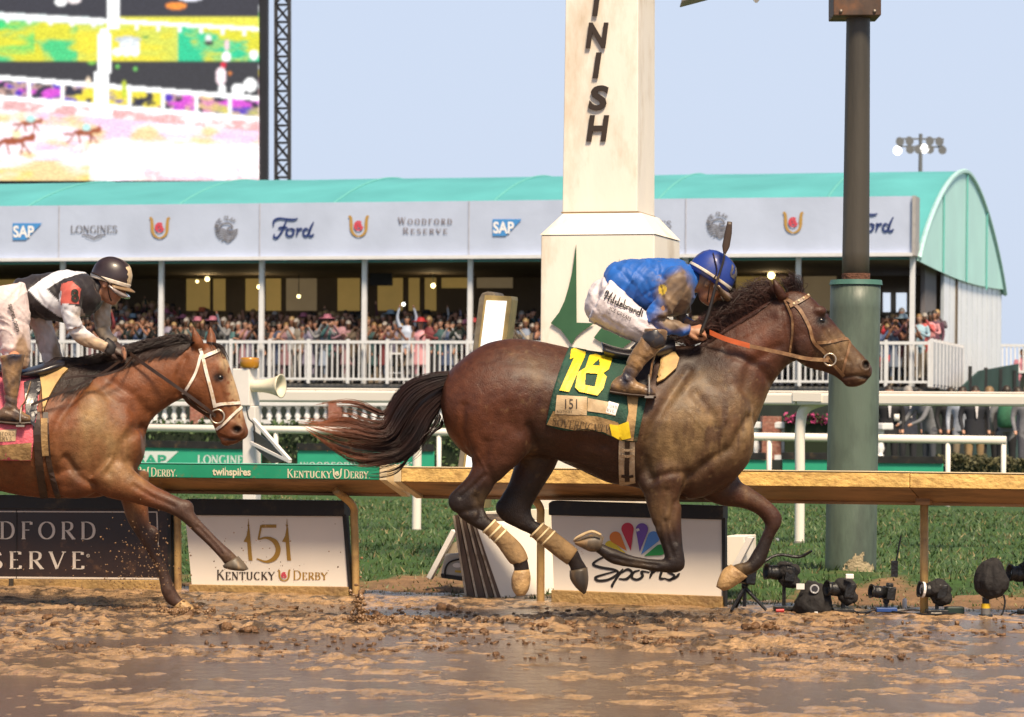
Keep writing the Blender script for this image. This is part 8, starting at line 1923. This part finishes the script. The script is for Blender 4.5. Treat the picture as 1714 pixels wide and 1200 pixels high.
g = V((p.x - .1, p.y - .1, ZD + 2.16)); o = thing("phone_torch", "bright phone light held above the cheering spectator", "phone", g); b = MB(); b.sphere(g, .05, 10, 6); b.build("light", mat("torch_glow", (1, 1, .95), .4, emit=(1, 1, .9), estr=3), o); b = MB(); b.box(g + V((0, .03, -.02)), (.08, .02, .15)); b.build("phone_body", M_black, o)
p = tplane(.3)(704, 600); spectator("spectator in pink top under a wide red hat beside the cheering man", V((p.x, p.y, ZD)), 'stand', True, (.62, .3, .34), -.1, 'wide', (.55, .02, .03))
# at the open end of the marquee
for x, v_, c_, nm, po, dr in ((1484, .4, (.5, .03, .05), "red dress", 'phone', True), (1500, .45, (.02, .024, .05), "dark suit", 'phone', False), (1508, .5, (.5, .48, .52), "white top", 'stand', False), (1538, .9, (.3, .45, .55), "pale blue top", 'clap', False), (1547, 1.5, (.5, .1, .1), "red shirt", 'phone', False), (1556, 2.2, (.55, .25, .28), "pink shirt", 'clap', False), (1563, 3.0, (.1, .04, .07), "maroon jacket", 'stand', False), (1568, 3.6, (.1, .08, .1), "dark brown jacket", 'phone', False)):
    p = tplane(v_)(x, 600); spectator(f"spectator in {nm} at the open right end of the marquee", V((p.x, p.y, ZD + .1 + .08 * v_)), po, dr, c_, -.2, group="people at the open end of the marquee")
p = at(1711, 640, 93); spectator("spectator in pink shirt on the far right deck beyond the marquee", V((p.x, p.y, 1.75)), 'stand', False, (.5, .2, .26), 0, group="people at the open end of the marquee")
# white high stool on the deck
g = tplane(.2)(662, 632); g.z = ZD; o = thing("high_stool", "tall white stool behind the deck railing below the cheering man", "stool", g); b = MB(); b.box(g + EZ * .82, (.4, .34, .05)); b.build("seat", M_whitem, o)
for sx in (-1, 1):
    for sy in (-1, 1): b = MB(); b.bar(g + V((sx * .24, sy * .18, 0)), g + V((sx * .15, sy * .13, .82)), .045, .045); b.build("leg", M_whitem, o)
b = MB(); b.bar(g + V((-.2, -.16, .3)), g + V((.2, -.16, .3)), .035, .035); b.build("footrest", M_whitem, o)

# ---- suited people standing behind the white rails on the right
def standing(label, px, Yd, pose, top, trouser, hairc, skin, jacket=False, face=0.0, h=1.0, extra=None):
    me = person_mesh(pose, False, .02)
    nm = "cloth_%d" % int(px)
    for i_, m in enumerate((mat(nm, top, .8, var=.15, scale=12), mat(nm + "_t", trouser, .8, var=.12, scale=12), mat("skin_%d" % int(px), skin, .5), mat("hair_%d" % int(px), hairc, .5))): me.materials[i_] = m
    p = at(px, 760, Yd); o = bpy.data.objects.new("person", me); COL.objects.link(o); o.location = (p.x, Yd, .11); o.rotation_euler = (0, 0, face); o.scale = (h * 1.16, h * 1.05, h * 1.045); ORI[o.name] = V((0, 0, 0)); tag(o, label, "person")
    def kid(name, mb, m):
        c = bpy.data.objects.new(name, mb.mesh(name, m, True)); COL.objects.link(c); c.parent = o; ORI[c.name] = V((0, 0, 0)); return c
    if jacket:
        b = MB(); b.poly([(-.035, -.142, 1.42), (.035, -.142, 1.42), (.008, -.168, 1.12), (-.008, -.168, 1.12)]); kid("shirt_front", b, mat("shirt_white", (.62, .6, .62), .7))
        b = MB(); b.rings([[V((x_ * .175 * math.cos(a), x_ * .135 * math.sin(a), z)) for a in np.linspace(-1.35, 4.49, 20)] for z, x_ in ((.72, 1.12), (.95, 1.02), (1.1, 1.0))], cap=False); kid("jacket_skirt", b, MATS[nm])
    if extra: extra(kid)
    return o
sk1, sk2 = (.5, .27, .18), (.46, .23, .15); hb, hg_, hk = (.03, .02, .012), (.3, .28, .26), (.2, .13, .06); blk_ = (.014, .014, .017)
standing("person in black coat with a white badge, partly behind the green pole", 1487, 60, 'stand', blk_, blk_, hb, sk1, True, extra=lambda kid: kid("badge", MB().box((.12, -.17, 1.12), (.09, .01, .13)), M_wpaint))
standing("person in dark navy suit with lilac shirt near the short balustrade", 1519, 61, 'stand', (.03, .035, .055), (.02, .022, .03), hg_, sk1, True, .3)
standing("person in grey sweatshirt bending forward with arms stretched out", 1556, 60, 'lean', (.15, .155, .17), (.06, .065, .08), hb, sk1, False, -1.1)
standing("person in black coat standing behind the bending grey figure", 1590, 63, 'stand', blk_, blk_, hb, sk2, False, .2)
standing("person in white shirt and pale trousers beside the khaki trousers man", 1610, 61, 'stand', (.33, .37, .45), (.30, .24, .17), hb, sk1, False, -.3)
standing("person in open black jacket, white shirt and khaki trousers", 1631, 60, 'stand', (.016, .018, .026), (.33, .22, .11), hb, sk1, True, .1)
standing("person in black suit right of the khaki trousers man", 1655, 60.5, 'stand', blk_, blk_, hk, sk2, True, -.2)
standing("person in grey top carrying a green rucksack on the back", 1684, 59, 'stand', (.17, .175, .19), blk_, hb, sk1, False, 3.0, extra=lambda kid: kid("rucksack", MB().rings([[(x_ * math.cos(a_) * (1 if abs(math.cos(a_)) < .7 else .9), .17 + .1 * k_ * math.sin(a_), z_) for a_ in np.linspace(0, 6.283, 16, endpoint=False)] for z_, x_, k_ in ((.95, .12, .6), (.98, .17, 1), (1.15, .18, 1.1), (1.32, .16, 1), (1.42, .12, .7), (1.45, .07, .4))]), mat("green_rucksack", (.03, .13, .07), .75, var=.25, scale=14)))
standing("person in dark navy suit at the right edge beside the green rucksack", 1702, 61, 'stand', (.022, .028, .05), (.02, .022, .03), hb, sk1, True, .4)
standing("person in pale grey dress clothes cut by the right edge of the photo", 1720, 58, 'stand', (.16, .16, .18), (.08, .08, .1), hk, sk1)
